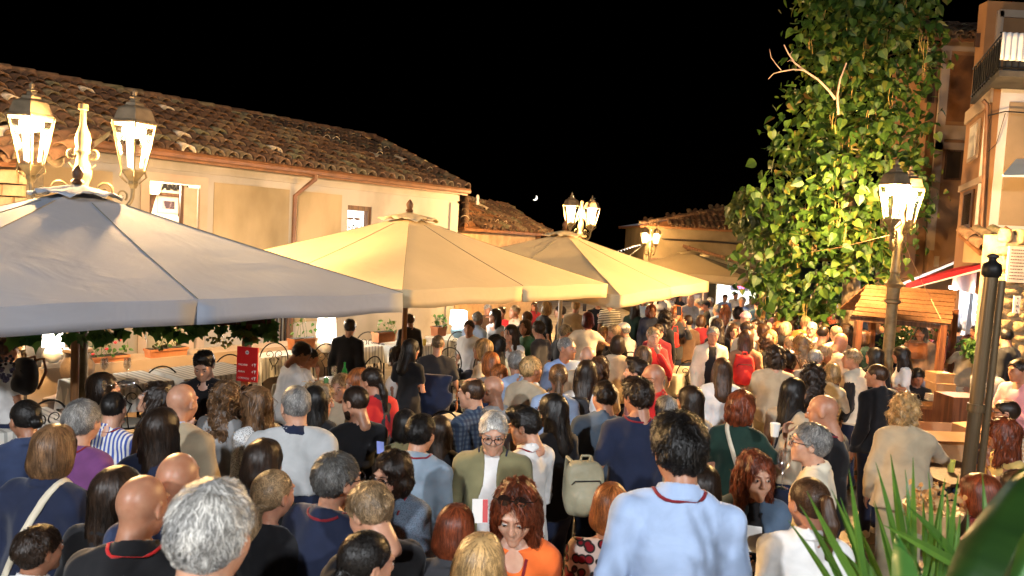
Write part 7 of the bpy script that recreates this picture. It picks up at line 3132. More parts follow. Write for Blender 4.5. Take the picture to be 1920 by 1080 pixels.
# bare dead branch against the sky
for pts, r in (([(1566, 186), (1556, 172), (1535, 150), (1508, 132), (1490, 118), (1478, 100), (1470, 84)], 0.022), ([(1508, 132), (1488, 130), (1465, 134), (1450, 138), (1441, 148)], 0.013), ([(1465, 132), (1455, 120), (1446, 108), (1443, 92)], 0.008), ([(1480, 104), (1486, 96)], 0.006), ([(1490, 118), (1482, 112), (1476, 116)], 0.006), ([(1572, 215), (1570, 180), (1575, 150), (1587, 118)], 0.022)):
    P3 = [at(x, y, YT - 1.3 + 0.02 * i) for i, (x, y) in enumerate(pts)]
    built(MB().tube(P3, [r * (1 - 0.7 * i / len(pts)) for i in range(len(pts))], 6), "dead_branch", noisy("bleached_twig", (0.32, 0.22, 0.17), (0.42, 0.30, 0.24), rough=0.8), tree, True)
prof = [(-260, 1560, 1650), (-120, 1520, 1710), (-40, 1495, 1745), (20, 1490, 1742), (70, 1478, 1757), (110, 1520, 1752), (150, 1500, 1735), (200, 1478, 1735), (250, 1470, 1738), (300, 1440, 1742), (340, 1395, 1768), (370, 1378, 1762), (400, 1415, 1715), (440, 1425, 1690), (480, 1405, 1700), (520, 1392, 1712), (545, 1398, 1660), (570, 1430, 1590), (590, 1500, 1545)]
places = []


def prof_at(py):
    for (y0, a0, b0), (y1, a1, b1) in zip(prof, prof[1:]):
        if y0 <= py <= y1:
            f = (py - y0) / (y1 - y0)
            return a0 + (a1 - a0) * f, b0 + (b1 - b0) * f
    return None


# leaves hang in clumps round twig ends
clumps = []
while len(clumps) < 640:
    py = rs.uniform(-260, 588)
    a, b = prof_at(py)
    a += 14 * math.sin(py * .09) + rs.uniform(-12, 16)
    b += 12 * math.sin(py * .11 + 2) + rs.uniform(-16, 10)
    w = b - a
    px = rs.uniform(a + 8, b - 8)
    u_ = (px - (a + b) / 2) / (w / 2)
    dep = math.sqrt(max(0, 1 - u_ * u_)) * 1.5 * (w / 330)
    side = -1 if rs.random() < 0.72 else 1
    yy = YT + side * dep * rs.uniform(0.55, 1.0)
    if (py > 520 and px > 1560) or (py > 545 and rs.random() < 0.3):
        continue
    hole = math.sin(px * 0.045 + 1.3) * math.sin(py * 0.05 + 0.4) + 0.5 * math.sin(px * 0.11 + py * 0.07)
    if hole > 0.95:
        continue
    clumps.append(at(px, py, yy))
for c in clumps:
    n = rs.randint(9, 16)
    for k in range(n):
        o = Vector((rs.gauss(0, .17), rs.gauss(0, .17), rs.gauss(0, .17)))
        p = c + o
        out = Vector((p.x - tb_.x, p.y - YT, 0))
        yawl = math.atan2(out.y, out.x) - math.pi / 2 + rs.gauss(0, 1.2)
        rot = (Matrix.Rotation(yawl, 3, 'Z') @ Matrix.Rotation(rs.gauss(0.5, .6), 3, 'X') @ Matrix.Rotation(rs.gauss(0, .6), 3, 'Y'))
        places.append((p, rot, rs.choice((rs.uniform(0.07, 0.12), rs.uniform(0.11, 0.18)))))
places.sort(key=lambda q: q[0].y)
hm = leaf_mesh('heart', cat_m)
vis_pl = [q for q in places if q[0].y < YT]
rs.shuffle(vis_pl)
pick = vis_pl[:295]
ids = set(id(q) for q in pick)
crown = bpy.data.objects.new("crown", None)
COL.objects.link(crown)
into(tree, crown)
bpy.context.view_layer.update()
for p, rot, s in pick:
    o = link("leaf", hm)
    o.matrix_world = Matrix.Translation(p) @ rot.to_4x4() @ Matrix.Scale(s, 4)
    o.parent = crown
    o.matrix_parent_inverse = crown.matrix_world.inverted()
V, F = leaf_batch('heart', [q for q in places if id(q) not in ids])
o = link("foliage", npmesh("foliage", V, F), None, cat_m, "stuff")
into(crown, o)
# hanging pods, in little sheaves
m = MB()
for k in range(60):
    q = rs.choice(clumps)
    for j in range(rs.randint(2, 5)):
        p = q + Vector((rs.uniform(-.07, .07), rs.uniform(-.12, .0), -0.08))
        L = rs.uniform(0.25, 0.42)
        m.tube([p, p + Vector((rs.uniform(-.02, .02), 0, -L * .5)), p + Vector((rs.uniform(-.03, .03), 0, -L))], 0.0045, 4)
built(m, "seed_pods", noisy("tan_seed_pod", (0.25, 0.16, 0.05), (0.42, 0.28, 0.09), rough=0.7, bump=0), tree, kind="stuff")
# second tree mass with dull olive leaves, left of it
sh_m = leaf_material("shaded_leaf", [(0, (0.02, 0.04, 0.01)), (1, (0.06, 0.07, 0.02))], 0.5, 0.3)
t2c = at(1405, 370, 19)
tr2 = thing("dark_tree", "dim brownish tree showing behind the big-leaved tree above the far roof", "tree", (t2c.x + .6, t2c.y, 0))
bpy.context.view_layer.update()
built(MB().tube([(t2c.x + .6, 19, 0), (t2c.x + .5, 19, 2.5), (t2c.x + .3, 19, 4.3)], [.14, .11, .05], 8), "trunk", bark, tr2, True)
pl = []
for k in range(1300):
    a, b = rs.uniform(1362, 1480), rs.uniform(350, 470)
    if abs(a - 1420) / 60 + abs(b - 400) / 80 > 1.1:
        continue
    pl.append((at(a, b, 19 + rs.uniform(-1, 1)), Euler((rs.uniform(-1, 1), rs.uniform(-1, 1), rs.uniform(0, 6))).to_matrix(), rs.uniform(.1, .18)))
V, F = leaf_batch('heart', pl)
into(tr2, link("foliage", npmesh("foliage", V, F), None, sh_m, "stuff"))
# greenery under the tree near the stall, and by the lane
for (px, py, Y, w, lab) in ((1700, 640, 12.2, .8, "leafy green shrub in the stall's shade behind the counter"), (1575, 560, 20, .9, "green shrub behind the crowd at the far side of the tree trunk"), (1498, 610, 19, 1.1, "bright green potted shrub in the lane under the tree"), (1832, 655, 10.8, .35, "potted green shrub at the leaning post by the stone wall")):
    c = at(px, py, Y)
    s_ = thing("shrub", lab, "shrub", (c.x, c.y, 0))
    MB().tube([(0, 0, 0), (0.02, 0, c.z - .1)], [.03, .015], 6).build("stem", bark, s_)
    pl = []
    for k in range(420):
        o = Vector((rs.gauss(0, w * .25), rs.gauss(0, w * .2), c.z + rs.gauss(0, w * .22)))
        pl.append((o, Euler((rs.uniform(-1, 1), rs.uniform(-1, 1), rs.uniform(0, 6))).to_matrix(), rs.uniform(.04, .07)))
    V, F = leaf_batch('heart', pl)
    link("foliage", npmesh("foliage", V, F), s_, ger_m, "stuff")

# ------------------------------------------------------------------ plants on the terrace beside the viewer
yucca_m = leaf_material("sword_leaf", [(0, (0.035, 0.10, 0.015)), (0.5, (0.06, 0.15, 0.02)), (1, (0.11, 0.22, 0.035))], 0.35, 0.3)


def blade(mb, base, tip, w, bend, nrm, n=9):
    vs = []
    d = tip - base
    sd = d.cross(nrm).normalized()
    up_n = sd.cross(d).normalized()
    for i in range(n + 1):
        t = i / n
        ww = w * (0.55 + 0.9 * t * (1 - t) * 1.6) * (1 - t ** 3) + 0.0004
        c = base + d * t + up_n * (bend * math.sin(math.pi * t)) - Vector((0, 0, bend * 1.2 * t * t))
        fold = up_n * ww * 0.35
        vs += [c - sd * ww + fold, c - up_n * 0.0015, c + sd * ww + fold]
    fs = []
    for i in range(n):
        a = i * 3
        fs += [(a, a + 1, a + 4, a + 3), (a + 1, a + 2, a + 5, a + 4)]
    mb.add(vs, fs)


def sword_plant(name, cx, cy, Y, blades, label, zpot=0.54):
    root = thing(name, label, "plant", at(cx, cy, Y))
    c = at(cx, cy, Y)
    root.location = (c.x, c.y, zpot)
    bpy.context.view_layer.update()
    built(MB().lathe([(0.13, 0), (0.17, 0.30), (0.18, 0.32), (0.16, 0.32), (0.15, 0.28), (0, 0.28)], c=(c.x, c.y, zpot), n=20), "pot", terra, root, True)
    built(MB().tube([(c.x, c.y, zpot + .28), (c.x + .01, c.y, (zpot + c.z) / 2), c], [.035, .03, .025], 10), "stem", bark, root, True)
    rr = random.Random(int(cx))
    for (tx, ty, dY, w, bx) in blades:
        mb = MB()
        b = c + Vector((rr.uniform(-.02, .02), rr.uniform(-.02, .02), rr.uniform(-.05, .05)))
        if bx is not None:
            b = at(bx[0], bx[1], Y + rr.uniform(-.02, .02))
        blade(mb, b, at(tx, ty, Y + dY), w, rr.uniform(-.01, .02), Vector((rr.uniform(-.3, .3), -1, rr.uniform(0, .5))))
        o = built(mb, "leaf", yucca_m, root, True)
    return root


bl1 = [(1478, 968, .05, .010, (1590, 1150)), (1500, 935, .0, .014, (1610, 1180)), (1512, 930, -.05, .012, (1640, 1150)), (1560, 905, .05, .012, (1640, 1160)), (1592, 880, 0, .012, (1625, 1140)), (1575, 940, .1, .012, (1660, 1150)), (1560, 1050, .0, .012, (1640, 1190)), (1530, 985, .1, .010, (1650, 1120))]
bl2 = [(1643, 858, 0, .014, (1690, 1120)), (1670, 848, .03, .014, (1705, 1120)), (1698, 870, .05, .012, (1700, 1110)), (1712, 860, -.05, .013, (1712, 1120)), (1742, 868, 0, .012, (1722, 1120)), (1772, 895, .05, .013, (1735, 1120)), (1797, 893, .0, .010, (1770, 1120)), (1655, 975, -.1, .016, (1830, 1080)), (1700, 940, -.05, .014, (1800, 1060)), (1842, 885, .1, .010, (1850, 1080)), (1775, 925, .1, .011, (1790, 1120)), (1690, 990, .1, .012, (1750, 1150)), (1730, 940, .08, .011, (1745, 1130)), (1640, 930, .08, .011, (1690, 1150)), (1610, 990, .08, .012, (1680, 1160)), (1815, 950, .08, .011, (1800, 1130))]
rr2 = random.Random(6)
for k in range(10):
    x = rr2.uniform(1560, 1860)
    bl2.append((x, rr2.uniform(930, 1010), rr2.uniform(-.1, .1), .010, (x + (1740 - x) * .5, 1140)))
sword_plant("sword_leaf_plant", 1640, 1165, 1.75, bl1, "potted plant with long green sword leaves beside the ponytailed person", 0.36)
sword_plant("sword_leaf_plant", 1745, 1130, 1.95, bl2, "potted spiky plant with upright green blades below the barrel-side shopper", 0.36)
# broad leaves close to the viewer
banana_m = noisy("dark_broad_leaf", (0.010, 0.030, 0.006), (0.016, 0.045, 0.008), scale=6, rough=0.35, bump=0.15, bscale=20, stretch=(1, 1, 6), dist=0.004)
banana_l = noisy("bright_broad_leaf", (0.05, 0.16, 0.03), (0.08, 0.22, 0.045), scale=5, rough=0.4, bump=0.15, bscale=20, dist=0.004)
Yb = 0.85
bp = thing("broad_leaf_plant", "large dark glossy leaves of a potted plant closest to the viewer", "plant", (at(2050, 1100, Yb).x, Yb, 0.54))
bpy.context.view_layer.update()


def broad(pts_l, pts_r, mat, Y0, Y1, name="leaf"):
    """two edges of a leaf as picture columns; midrib between, folded"""
    vs = []
    n = len(pts_l)
    for i in range(n):
        t = i / (n - 1)
        Y = Y0 + (Y1 - Y0) * t
        a, b = at(*pts_l[i], Y + 0.03), at(*pts_r[i], Y + 0.03)
        mm = a.lerp(b, .45)
        mm.y -= 0.05 * math.sin(math.pi * (0.1 + 0.8 * t))
        for u in (0, .25, .5, .75, 1):
            if u < .5:
                q = a.lerp(mm, u * 2)
            else:
                q = mm.lerp(b, (u - .5) * 2)
            q.z += 0.004 * math.sin(u * 6 + t * 9)
            vs.append(q)
    fs = []
    for i in range(n - 1):
        for u in range(4):
            a = i * 5 + u
            fs.append((a, a + 1, a + 6, a + 5))
    mb = MB().add(vs, fs)
    o = built(mb, name, mat, bp, True)
    sd = o.modifiers.new("thickness", 'SOLIDIFY')
    sd.thickness = 0.0015
    return o


broad([(1745, 1180), (1775, 1080), (1800, 1010), (1845, 950), (1890, 905), (1950, 850)], [(1900, 1220), (1885, 1120), (1905, 1030), (1930, 960), (1965, 900), (1990, 850)], banana_m, Yb, Yb + .12)
broad([(1850, 1180), (1865, 1090), (1885, 1020), (1905, 975), (1935, 930), (1960, 905)], [(2010, 1220), (2010, 1120), (2010, 1040), (2010, 980), (2000, 930), (1990, 905)], banana_l, Yb + .18, Yb + .25)
c = at(1735, 1100, 1.3)
broad([(1676, 1180), (1672, 1110), (1672, 1060), (1674, 1020), (1678, 1004)], [(1745, 1190), (1738, 1120), (1728, 1080), (1708, 1040), (1680, 1003)], banana_l, 1.25, 1.35)
built(MB().lathe([(0.12, 0.54), (0.16, 0.84), (0.15, 0.84), (0, 0.8)], c=(at(2050, 1100, Yb).x, Yb, 0), n=18), "pot", terra, bp, True)
r0 = Vector((at(2050, 1100, Yb).x, Yb, .82))
for tgt in (at(1820, 1190, Yb), at(1920, 1200, Yb + .18), at(1710, 1190, 1.25)):
    built(MB().tube([r0, r0.lerp(tgt, .5) + Vector((.03, 0, .12)), tgt + Vector((0, 0, .0))], [.014, .012, .008], 8), "stalk", banana_l, bp, True)
# ------------------------------------------------------------------ the crowd, from the viewer outwards
P = person
G1 = "visitors standing closest to the terrace"
G2 = "visitors standing in the square"
G3 = "diners at the parasol tables"
M_ = dict(fem=False)
# -- closest rows
P(400, 898, 1.52, -4, 'short', 'silver', 'shirt', 'grey', "person with only a big silver-grey head and grey collar showing, closest to the viewer", fem=False, group=G1, sk=2)
P(268, 892, 2.5, 4, 'none', 'black', 'polo', 'black', "bald person in a black polo with red lanyard, just beyond the big grey head", fem=False, fat=.6, lan='red', group=G1, sk=1)
P(336, 849, 2.72, -6, 'none', 'black', 'shirt', 'darkblue', "bald person in a dark shirt behind the bald lanyard wearer", fem=False, fat=.4, group=G1, sk=1)
P(75, 984, 2.75, -12, 'short', 'darkbrown', 'shirt', 'white', "dark-haired child in a white collar below the cream bag strap", fem=False, group=G1)
P(226, 872, 3.0, -12, 'long', 'darkbrown', 'jacket', 'black', "person with long dark hair in black squeezed behind the two bald heads", group=G1)
P(104, 795, 3.4, -8, 'bob', 'lightbrown', 'jacket', 'navy', "person in a dark navy jacket with a cream bag strap across the back", strap=('cream', 1, .016), fat=.7, group=G1)
P(48, 748, 4.25, 38, 'bun', 'black', 'jacket', 'darkblue', "person in a dark blue denim jacket with hair in a bun by the striped table", head=(20, 12), group=G1)
P(156, 748, 4.0, -14, 'short', 'grey', 'sweater', 'purple', "person in a purple sweater and lanyard looking towards the tables", fem=False, lan='darkred', group=G1, fat=.3)
P(214, 734, 4.75, -10, 'crop', 'black', 'shirt', 'white', "person in a white shirt with blue and red stripes touching their neck", pat='stripes', fem=False, group=G1, lan='darkred')
P(305, 762, 3.95, -5, 'long', 'darkbrown', 'blazer', 'navy', "person in a navy blazer with long straight hair in front of the beige shawl", group=G1)
P(342, 720, 4.4, -12, 'none', 'black', 'shirt', 'lightblue', "bald person in a pale blue shirt with a beige sweater over the shoulders", fem=False, cover=('drape', 'sand'), fat=.4, group=G1, sk=0)
P(497, 822, 3.6, -5, 'bob', 'darkbrown', 'shirt', 'black', "person in black with a heavy dark bob between the navy blazer and grey shawl", group=G1)
P(515, 877, 3.2, -22, 'lowpony', 'sandy', 'sweater', 'black', "person in black with a golden low ponytail beside the big grey head", group=G1)
P(636, 847, 3.2, -30, 'short', 'darkgrey', 'blazer', 'navy', "person in a dark navy suit jacket wearing glasses, turned aside", fem=False, glasses=1, head=(-14, 0), lan='darkred', fat=.5, group=G1)
P(696, 905, 2.78, 42, 'short', 'sandy', 'jacket', 'black', "person in a black jacket with white and red collar bending the head down", fem=False, head=(10, 28), cover=None, group=G1, sk=0, lan='white')
P(690, 993, 2.2, -30, 'lowpony', 'black', 'shirt', 'black', "person with glossy black pulled-back hair at the bottom of the crowd", group=G1, head=(-20, 10))
P(857, 945, 2.9, -10, 'bob', 'auburn', 'shirt', 'charcoal', "person with a reddish brown bob in charcoal below the bomber jacket", group=G1)
P(905, 997, 2.2, 0, 'long', 'blonde', 'shirt', 'black', "person with long golden straight hair in black, closest in the middle", group=G1)
P(735, 848, 3.7, 168, 'wavybob', 'darkbrown', 'jacket', 'slate', "person in a grey tweed jacket and round dark glasses facing the viewer", pat='tweed', glasses=1, head=(-22, 8), inner=('tee', 'charcoal'), lan='darkred', group=G1, sk=2)
P(970, 905, 3.0, 178, 'wavylong', 'auburn', 'blouse', 'orange', "person in an orange blouse with sunglasses on the head looking down", head=(-8, 20), sun=1, lan='darkred', group=G1, sk=2)
P(927, 772, 4.3, 176, 'short', 'white', 'jacket', 'olive', "person in an olive bomber jacket and white T-shirt with round glasses", inner=('tee', 'white'), glasses=1, head=(6, 14), arms=('hold', 'down'), fem=False, fat=.3, sk=2, lan='navy', group=G1)
P(1277, 778, 2.8, -3, 'thick', 'black', 'shirt', 'lightblue', "tall person in a pale blue shirt with dark red lanyard seen from behind", fem=False, fat=.4, sk=1, lan='darkred', group=G1)
P(1148, 905, 3.4, -5, 'bob', 'ginger', 'dress', 'black', "person in a black dress with red and cream circles beside the blue shirt", pat='dots', group=G1)
P(1320, 870, 3.6, -20, 'bob', 'darkbrown', 'tee', 'white', "person with smooth dark hair in white half hidden by the blue shirt", group=G1)
P(1420, 850, 3.8, 172, 'wavylong', 'auburn', 'jacket', 'denim', "smiling person in a denim jacket with curly auburn hair and a bag strap", inner=('tee', 'black'), head=(14, 2), arms=('down', 'hold'), group=G1, sk=2, lan='black')
P(1520, 893, 3.3, -18, 'pony', 'brown', 'shirt', 'white', "person in a white shirt with a high ponytail behind the sword leaves", group=G1, head=(30, 8))
P(1520, 792, 4.3, 62, 'short', 'grey', 'jacket', 'cream', "laughing person in a cream jacket with black piping and glasses in profile", fem=False, glasses=1, head=(12, -4), inner=('polo', 'navy'), group=G1, sk=2, fat=.3)
P(1545, 741, 5.0, 48, 'none', 'black', 'tee', 'black', "bald person in a black T-shirt behind the laughing cream jacket", fem=False, head=(10, 14), lan='darkred', fat=.6, group=G1, sk=1)
# -- second row, in front of the tables
P(195, 697, 5.3, -45, 'long', 'darkbrown', 'tank', 'beige', "person with long dark hair behind the striped shirt, turned aside", group=G2)
P(292, 716, 4.9, 98, 'wavylong', 'darkbrown', 'tee', 'white', "person in white sipping from a tilted wine glass", pat='print', head=(8, -22), arms=('sip', 'down'), group=G2, sk=2)
P(383, 657, 6.0, 196, 'quiff', 'black', 'polo', 'black', "waiter in a black polo shirt looking down beside the red price board", fem=False, head=(-8, 26), arms=('hold', 'hold'), group=G2, sk=2)
P(424, 714, 5.3, -15, 'curlylong', 'lightbrown', 'shirt', 'grey', "person in grey with frizzy light brown hair below the price board", group=G2)
P(478, 725, 4.95, 55, 'wavylong', 'lightbrown', 'blouse', 'lightgrey', "person in a silvery sequin blouse with sunglasses on the head in profile", pat='sequin', sun=1, head=(14, 2), group=G2, sk=0)
P(555, 722, 4.3, 12, 'crop', 'grey', 'shirt', 'navy', "person in navy with a light grey sweater draped over the shoulders", fem=False, cover=('drape', 'lightgrey'), fat=.3, head=(22, 4), group=G2, sk=2)
P(590, 722, 5.3, 5, 'long', 'black', 'tee', 'black', "person with long black hair in black behind the light grey draped sweater", group=G2)
P(667, 723, 5.0, 35, 'crop', 'darkbrown', 'tee', 'black', "bearded person in a black T-shirt holding food over the table", fem=False, beard=1, head=(26, 12), arms=('hold', 'hold'), group=G2, sk=0)
P(697, 687, 5.8, 52, 'lowpony', 'darkbrown', 'jacket', 'charcoal', "person in a dark jacket with a red hood and small ponytail", fem=False, cover=('drape', 'red'), head=(12, 12), group=G2, sk=1)
P(672, 690, 6.5, 120, 'bob', 'ginger', 'tee', 'beige', "seated person with ginger hair at the white polo wearer's table", sit=True, group=G3)
P(760, 767, 4.9, 0, 'bob', 'black', 'shirt', 'olive', "person with a round dark bob just behind the hooded grey-blue top", group=G2)
P(791, 775, 4.35, -14, 'short', 'black', 'hoodie', 'greyblue', "person in a washed grey-blue hoodie with red lanyard seen from behind", fem=False, lan='darkred', group=G2)
P(826, 778, 4.95, -8, 'long', 'darkbrown', 'shirt', 'black', "person with long dark hair in black between the hoodie and plaid shirt", group=G2)
P(885, 708, 5.4, 48, 'receding', 'brown', 'shirt', 'slate', "person in a blue and grey plaid shirt in profile", pat='plaid', fem=False, head=(20, 6), fat=.4, group=G2, sk=2)
P(924, 705, 5.8, 42, 'none', 'brown', 'tee', 'lightgrey', "bald person with glasses in light grey behind the plaid shirt", fem=False, glasses=1, head=(20, 6), group=G2, sk=0)
P(985, 763, 4.6, 50, 'quiff', 'black', 'shirt', 'white', "person in a loose white linen shirt with a bright lanyard, head lowered", fem=False, lan='darkred', head=(22, 16), arms=('hold', 'hold'), beard=0, group=G2, sk=2)
P(1036, 737, 5.0, 40, 'long', 'black', 'tee', 'black', "person with long black hair and dark glasses carrying the khaki backpack", glasses=1, head=(24, 6), group=G2)
P(1134, 713, 5.5, -6, 'short', 'darkbrown', 'shirt', 'slate', "person in a slate blue shirt beside the navy T-shirt, seen from behind", fem=False, fat=.4, group=G2)
P(1198, 709, 5.1, -2, 'thick', 'darkbrown', 'tee', 'navy', "person in a navy T-shirt behind the tall pale blue shirt", fem=False, fat=.7, lan='darkred', group=G2)
P(1250, 740, 5.4, -12, 'short', 'grey', 'tee', 'sand', "grey-haired person in beige between the navy T-shirt and white knit", fem=False, group=G2)
P(1294, 722, 5.7, 32, 'long', 'darkbrown', 'tee', 'white', "person in white with straight dark hair in front of the cream table", group=G2, head=(14, 0))
P(1393, 733, 5.35, -28, 'wavybob', 'auburn', 'tee', 'darkgreen', "person in a dark green T-shirt with a cream bag strap holding a cup up", strap=('cream', -1, .016), arms=('down', 'up'), fat=.6, group=G2, head=(-20, 0))
P(1492, 707, 6.0, -52, 'long', 'black', 'tee', 'beige', "person in beige with long black hair and a dark bag strap in profile", strap=('black', 1), head=(-12, 0), arms=('hold', 'hold'), group=G2)
P(1700, 738, 5.7, -14, 'curlybob', 'blonde', 'jacket', 'sand', "person in a quilted beige jacket reaching towards the dark side table", arms=('down', 'out'), bot=('trousers', 'khaki'), fat=.9, lean=8, group=G2)
P(1645, 682, 7.2, 22, 'crop', 'brown', 'jacket', 'black', "person in a black jacket with one cream side facing the barrel table", fem=False, head=(22, 6), cover=None, fat=.3, group=G2, sk=1, inner=('tee', 'cream'))
P(1527, 683, 7.0, -8, 'curlylong', 'darkbrown', 'tee', 'charcoal', "person with a big mass of dark curls behind the bald black T-shirt", group=G2)
# -- middle rows
P(970, 657, 6.9, 8, 'short', 'grey', 'shirt', 'lightblue', "grey-haired person in a pale shirt beside the blonde beige jacket", fem=False, group=G2)
P(998, 667, 6.5, -38, 'short', 'blonde', 'jacket', 'beige', "person in a beige jacket with short blonde hair in profile", fem=True, group=G2, fat=.6, head=(-18, 0))
P(1048, 680, 6.15, -14, 'lowpony', 'lightbrown', 'tee', 'lightblue', "person in a pale blue-white T-shirt with a light brown low ponytail", group=G2, fat=.3)
P(1065, 632, 7.8, 205, 'crop', 'grey', 'tee', 'skyblue', "tanned person in a blue T-shirt looking along the lane", fem=False, head=(25, 0), group=G2, sk=1, fat=.3)
P(1102, 674, 6.4, 4, 'long', 'darkbrown', 'shirt', 'white', "person in a white shirt with a wide black bag strap", strap=('black', -1, .022), group=G2, fat=.4)
P(1103, 650, 7.4, -35, 'none', 'brown', 'tee', 'beige', "bald person behind the long-haired white shirt with black strap", fem=False, group=G2, sk=2)
P(1126, 668, 7.0, -5, 'wavybob', 'brown', 'tee', 'beige', "person with wavy brown hair behind the black bag strap wearer", group=G2)
P(1195, 672, 6.4, 55, 'quiff', 'darkbrown', 'tee', 'pink', "bearded person in a pink T-shirt in profile behind the navy T-shirt", fem=False, beard=1, head=(14, 2), group=G2, sk=0)
P(1226, 683, 6.2, 60, 'none', 'brown', 'shirt', 'red', "bald person with glasses in a red checked shirt", fem=False, glasses=1, head=(12, 8), group=G2, sk=1)
P(1205, 648, 8.3, 20, 'bob', 'lightbrown', 'tee', 'brown', "person with a light brown bob just in front of the red sweater", group=G2)
P(1226, 613, 9.3, 190, 'short', 'sandy', 'sweater', 'red', "person in a red sweater with a hand to the mouth", fem=False, arms=('face', 'down'), head=(-6, 8), group=G2, sk=2)
P(1338, 612, 10.0, 176, 'short', 'grey', 'jacket', 'cream', "person in an open cream cardigan over black walking towards the viewer", inner=('tee', 'black'), fem=False, head=(-8, 6), group=G2, sk=1, bot=('trousers', 'beige'))
P(1345, 598, 11.0, 10, 'wavylong', 'darkbrown', 'shirt', 'black', "person with big dark hair in black right behind the cream cardigan", group=G2)
P(1355, 670, 7.1, -4, 'long', 'brown', 'sweater', 'white', "person in a white knit sweater and denim skirt with long brown hair", bot=('skirt', 'denim'), fat=.4, group=G2)
P(1400, 617, 9.6, -6, 'long', 'brown', 'shirt', 'tan', "person in a tan top wearing the bright red backpack", group=G2, fat=.3)
P(1455, 648, 8.2, -22, 'curlybob', 'darkbrown', 'tee', 'beige', "person in a beige T-shirt leaning with a hand at the face", fem=False, arms=('down', 'face'), group=G2, bot=('trousers', 'khaki'), fat=.7)
P(1404, 602, 10.8, -62, 'short', 'darkbrown', 'shirt', 'cream', "bearded person in cream in profile beside the red backpack wearer", fem=False, beard=1, group=G2, head=(-10, 0))
P(1398, 586, 12.2, -12, 'none', 'brown', 'tee', 'pink', "person in a pinkish cap and top behind the red backpack wearer", fem=False, cap='pink', group=G2)
P(1505, 627, 9.3, -12, 'curlylong', 'blonde', 'shirt', 'cream', "person in a cream shirt with blonde curls and a thin bag strap", strap=('brown', -1, .007), fat=.5, group=G2)
P(1548, 645, 9.0, -60, 'short', 'sandy', 'jacket', 'brown', "person in a brown jacket bent over the tasting table", fem=False, lean=18, head=(0, 20), group=G2)
P(1577, 625, 9.6, -62, 'none', 'brown', 'tee', 'beige', "bald person in beige bent forward with a lanyard", fem=False, lean=26, head=(0, 22), arms=('hold', 'hold'), group=G2, sk=1)
P(1545, 611, 10.4, -62, 'buzz', 'darkbrown', 'tee', 'beige', "person with dark glasses and cropped hair in beige above the bent bald head", fem=False, glasses=1, group=G2, sk=0)
P(1523, 603, 11.2, 178, 'buzz', 'grey', 'shirt', 'grey', "person in grey with glasses facing the viewer in the packed middle", fem=False, glasses=1, group=G2, sk=2)
P(1568, 610, 10.9, 0, 'receding', 'sandy', 'tee', 'beige', "person with thinning sandy hair above the bent bald head", fem=False, group=G2, sk=2)
P(1588, 607, 11.4, 5, 'wavylong', 'darkbrown', 'shirt', 'brown', "person with dark wavy hair beside the tree trunk", group=G2)
P(1562, 680, 8.0, -40, 'bob', 'blonde', 'shirt', 'cream', "seated-looking person in cream with a golden bob resting face on hands", arms=('face', 'face'), lean=10, group=G2)
P(1598, 653, 8.4, 48, 'short', 'sandy', 'vest', 'cream', "person in a cream quilted vest over black sleeves", fem=False, fat=.6, inner=('sweater', 'black'), head=(18, 4), group=G2, sk=1)
P(1640, 650, 9.2, 10, 'long', 'black', 'shirt', 'black', "person with straight black hair behind the tall lamp post", group=G2)
P(1690, 648, 9.4, 78, 'long', 'darkbrown', 'tee', 'white', "person in a white T-shirt beside the tall lamp post serving", arms=('hold', 'hold'), group=G2, sk=1)
P(1722, 690, 9.9, 172, 'short', 'black', 'tee', 'black', "child in a black T-shirt seated behind the stall counter looking down", fem=False, sit=True, arms=('hold', 'hold'), head=(0, 30), group=G2, sk=3)
P(1728, 609, 11.6, 150, 'long', 'darkgrey', 'jacket', 'tan', "person in a tan coat carrying the big brown handbag inside the stall", group=G2, head=(-15, 8), fat=.4)
P(1757, 611, 12.2, 82, 'short', 'auburn', 'shirt', 'pink', "person in a pink shirt inside the stall, forearms forward", fem=False, arms=('hold', 'hold'), group=G2, sk=2)
P(1815, 628, 11.6, -14, 'curlybob', 'auburn', 'tee', 'beige', "person in beige T-shirt and cream trousers beside the leaning steel post", bot=('trousers', 'cream'), fat=.8, arms=('hip', 'down'), group=G2)
P(1885, 613, 10.0, 35, 'crop', 'black', 'blazer', 'black', "person in a black suit standing by the stone wall", fem=False, fat=.6, bot=('trousers', 'black'), group=G2)
P(1795, 605, 13.2, -10, 'short', 'black', 'jacket', 'black', "person in a dark jacket at the stall corner post before the lit shop", fem=False, group=G2)
P(1812, 596, 14.2, 30, 'wavybob', 'white', 'shirt', 'white', "person with white hair in white at the lit shop door", group=G2)
P(1832, 608, 12.6, 60, 'long', 'darkbrown', 'jacket', 'black', "person with long dark hair in black beside the potted shrub", group=G2)
P(1660, 600, 13.0, 0, 'short', 'black', 'shirt', 'navy', "person in navy standing behind the stall's left post", fem=False, group=G2)
# right edge seated
P(1912, 672, 8.2, 110, 'short', 'darkbrown', 'shirt', 'pink', "seated person in a pale pink shirt with crossed arms near the stone wall", fem=False, sit=True, arms=('cross', 'cross'), group=G3)
P(1885, 748, 6.6, 95, 'receding', 'darkbrown', 'polo', 'beige', "seated person with glasses in a striped beige polo by the steel post", fem=False, sit=True, glasses=1, pat='hoops', group=G3, sk=1)
P(1880, 784, 5.9, 88, 'wavylong', 'auburn', 'tank', 'yellow', "seated person in a yellow top drinking beside the steel post", sit=True, arms=('face', 'face'), group=G3, sk=1)
P(1837, 888, 4.4, 60, 'bob', 'auburn', 'shirt', 'darkred', "person in dark red low behind the spiky leaves", sit=True, group=G3)
P(1910, 880, 4.9, 60, 'bob', 'brown', 'shirt', 'black', "person in black beside the dark red one behind the broad leaf", sit=True, group=G3)
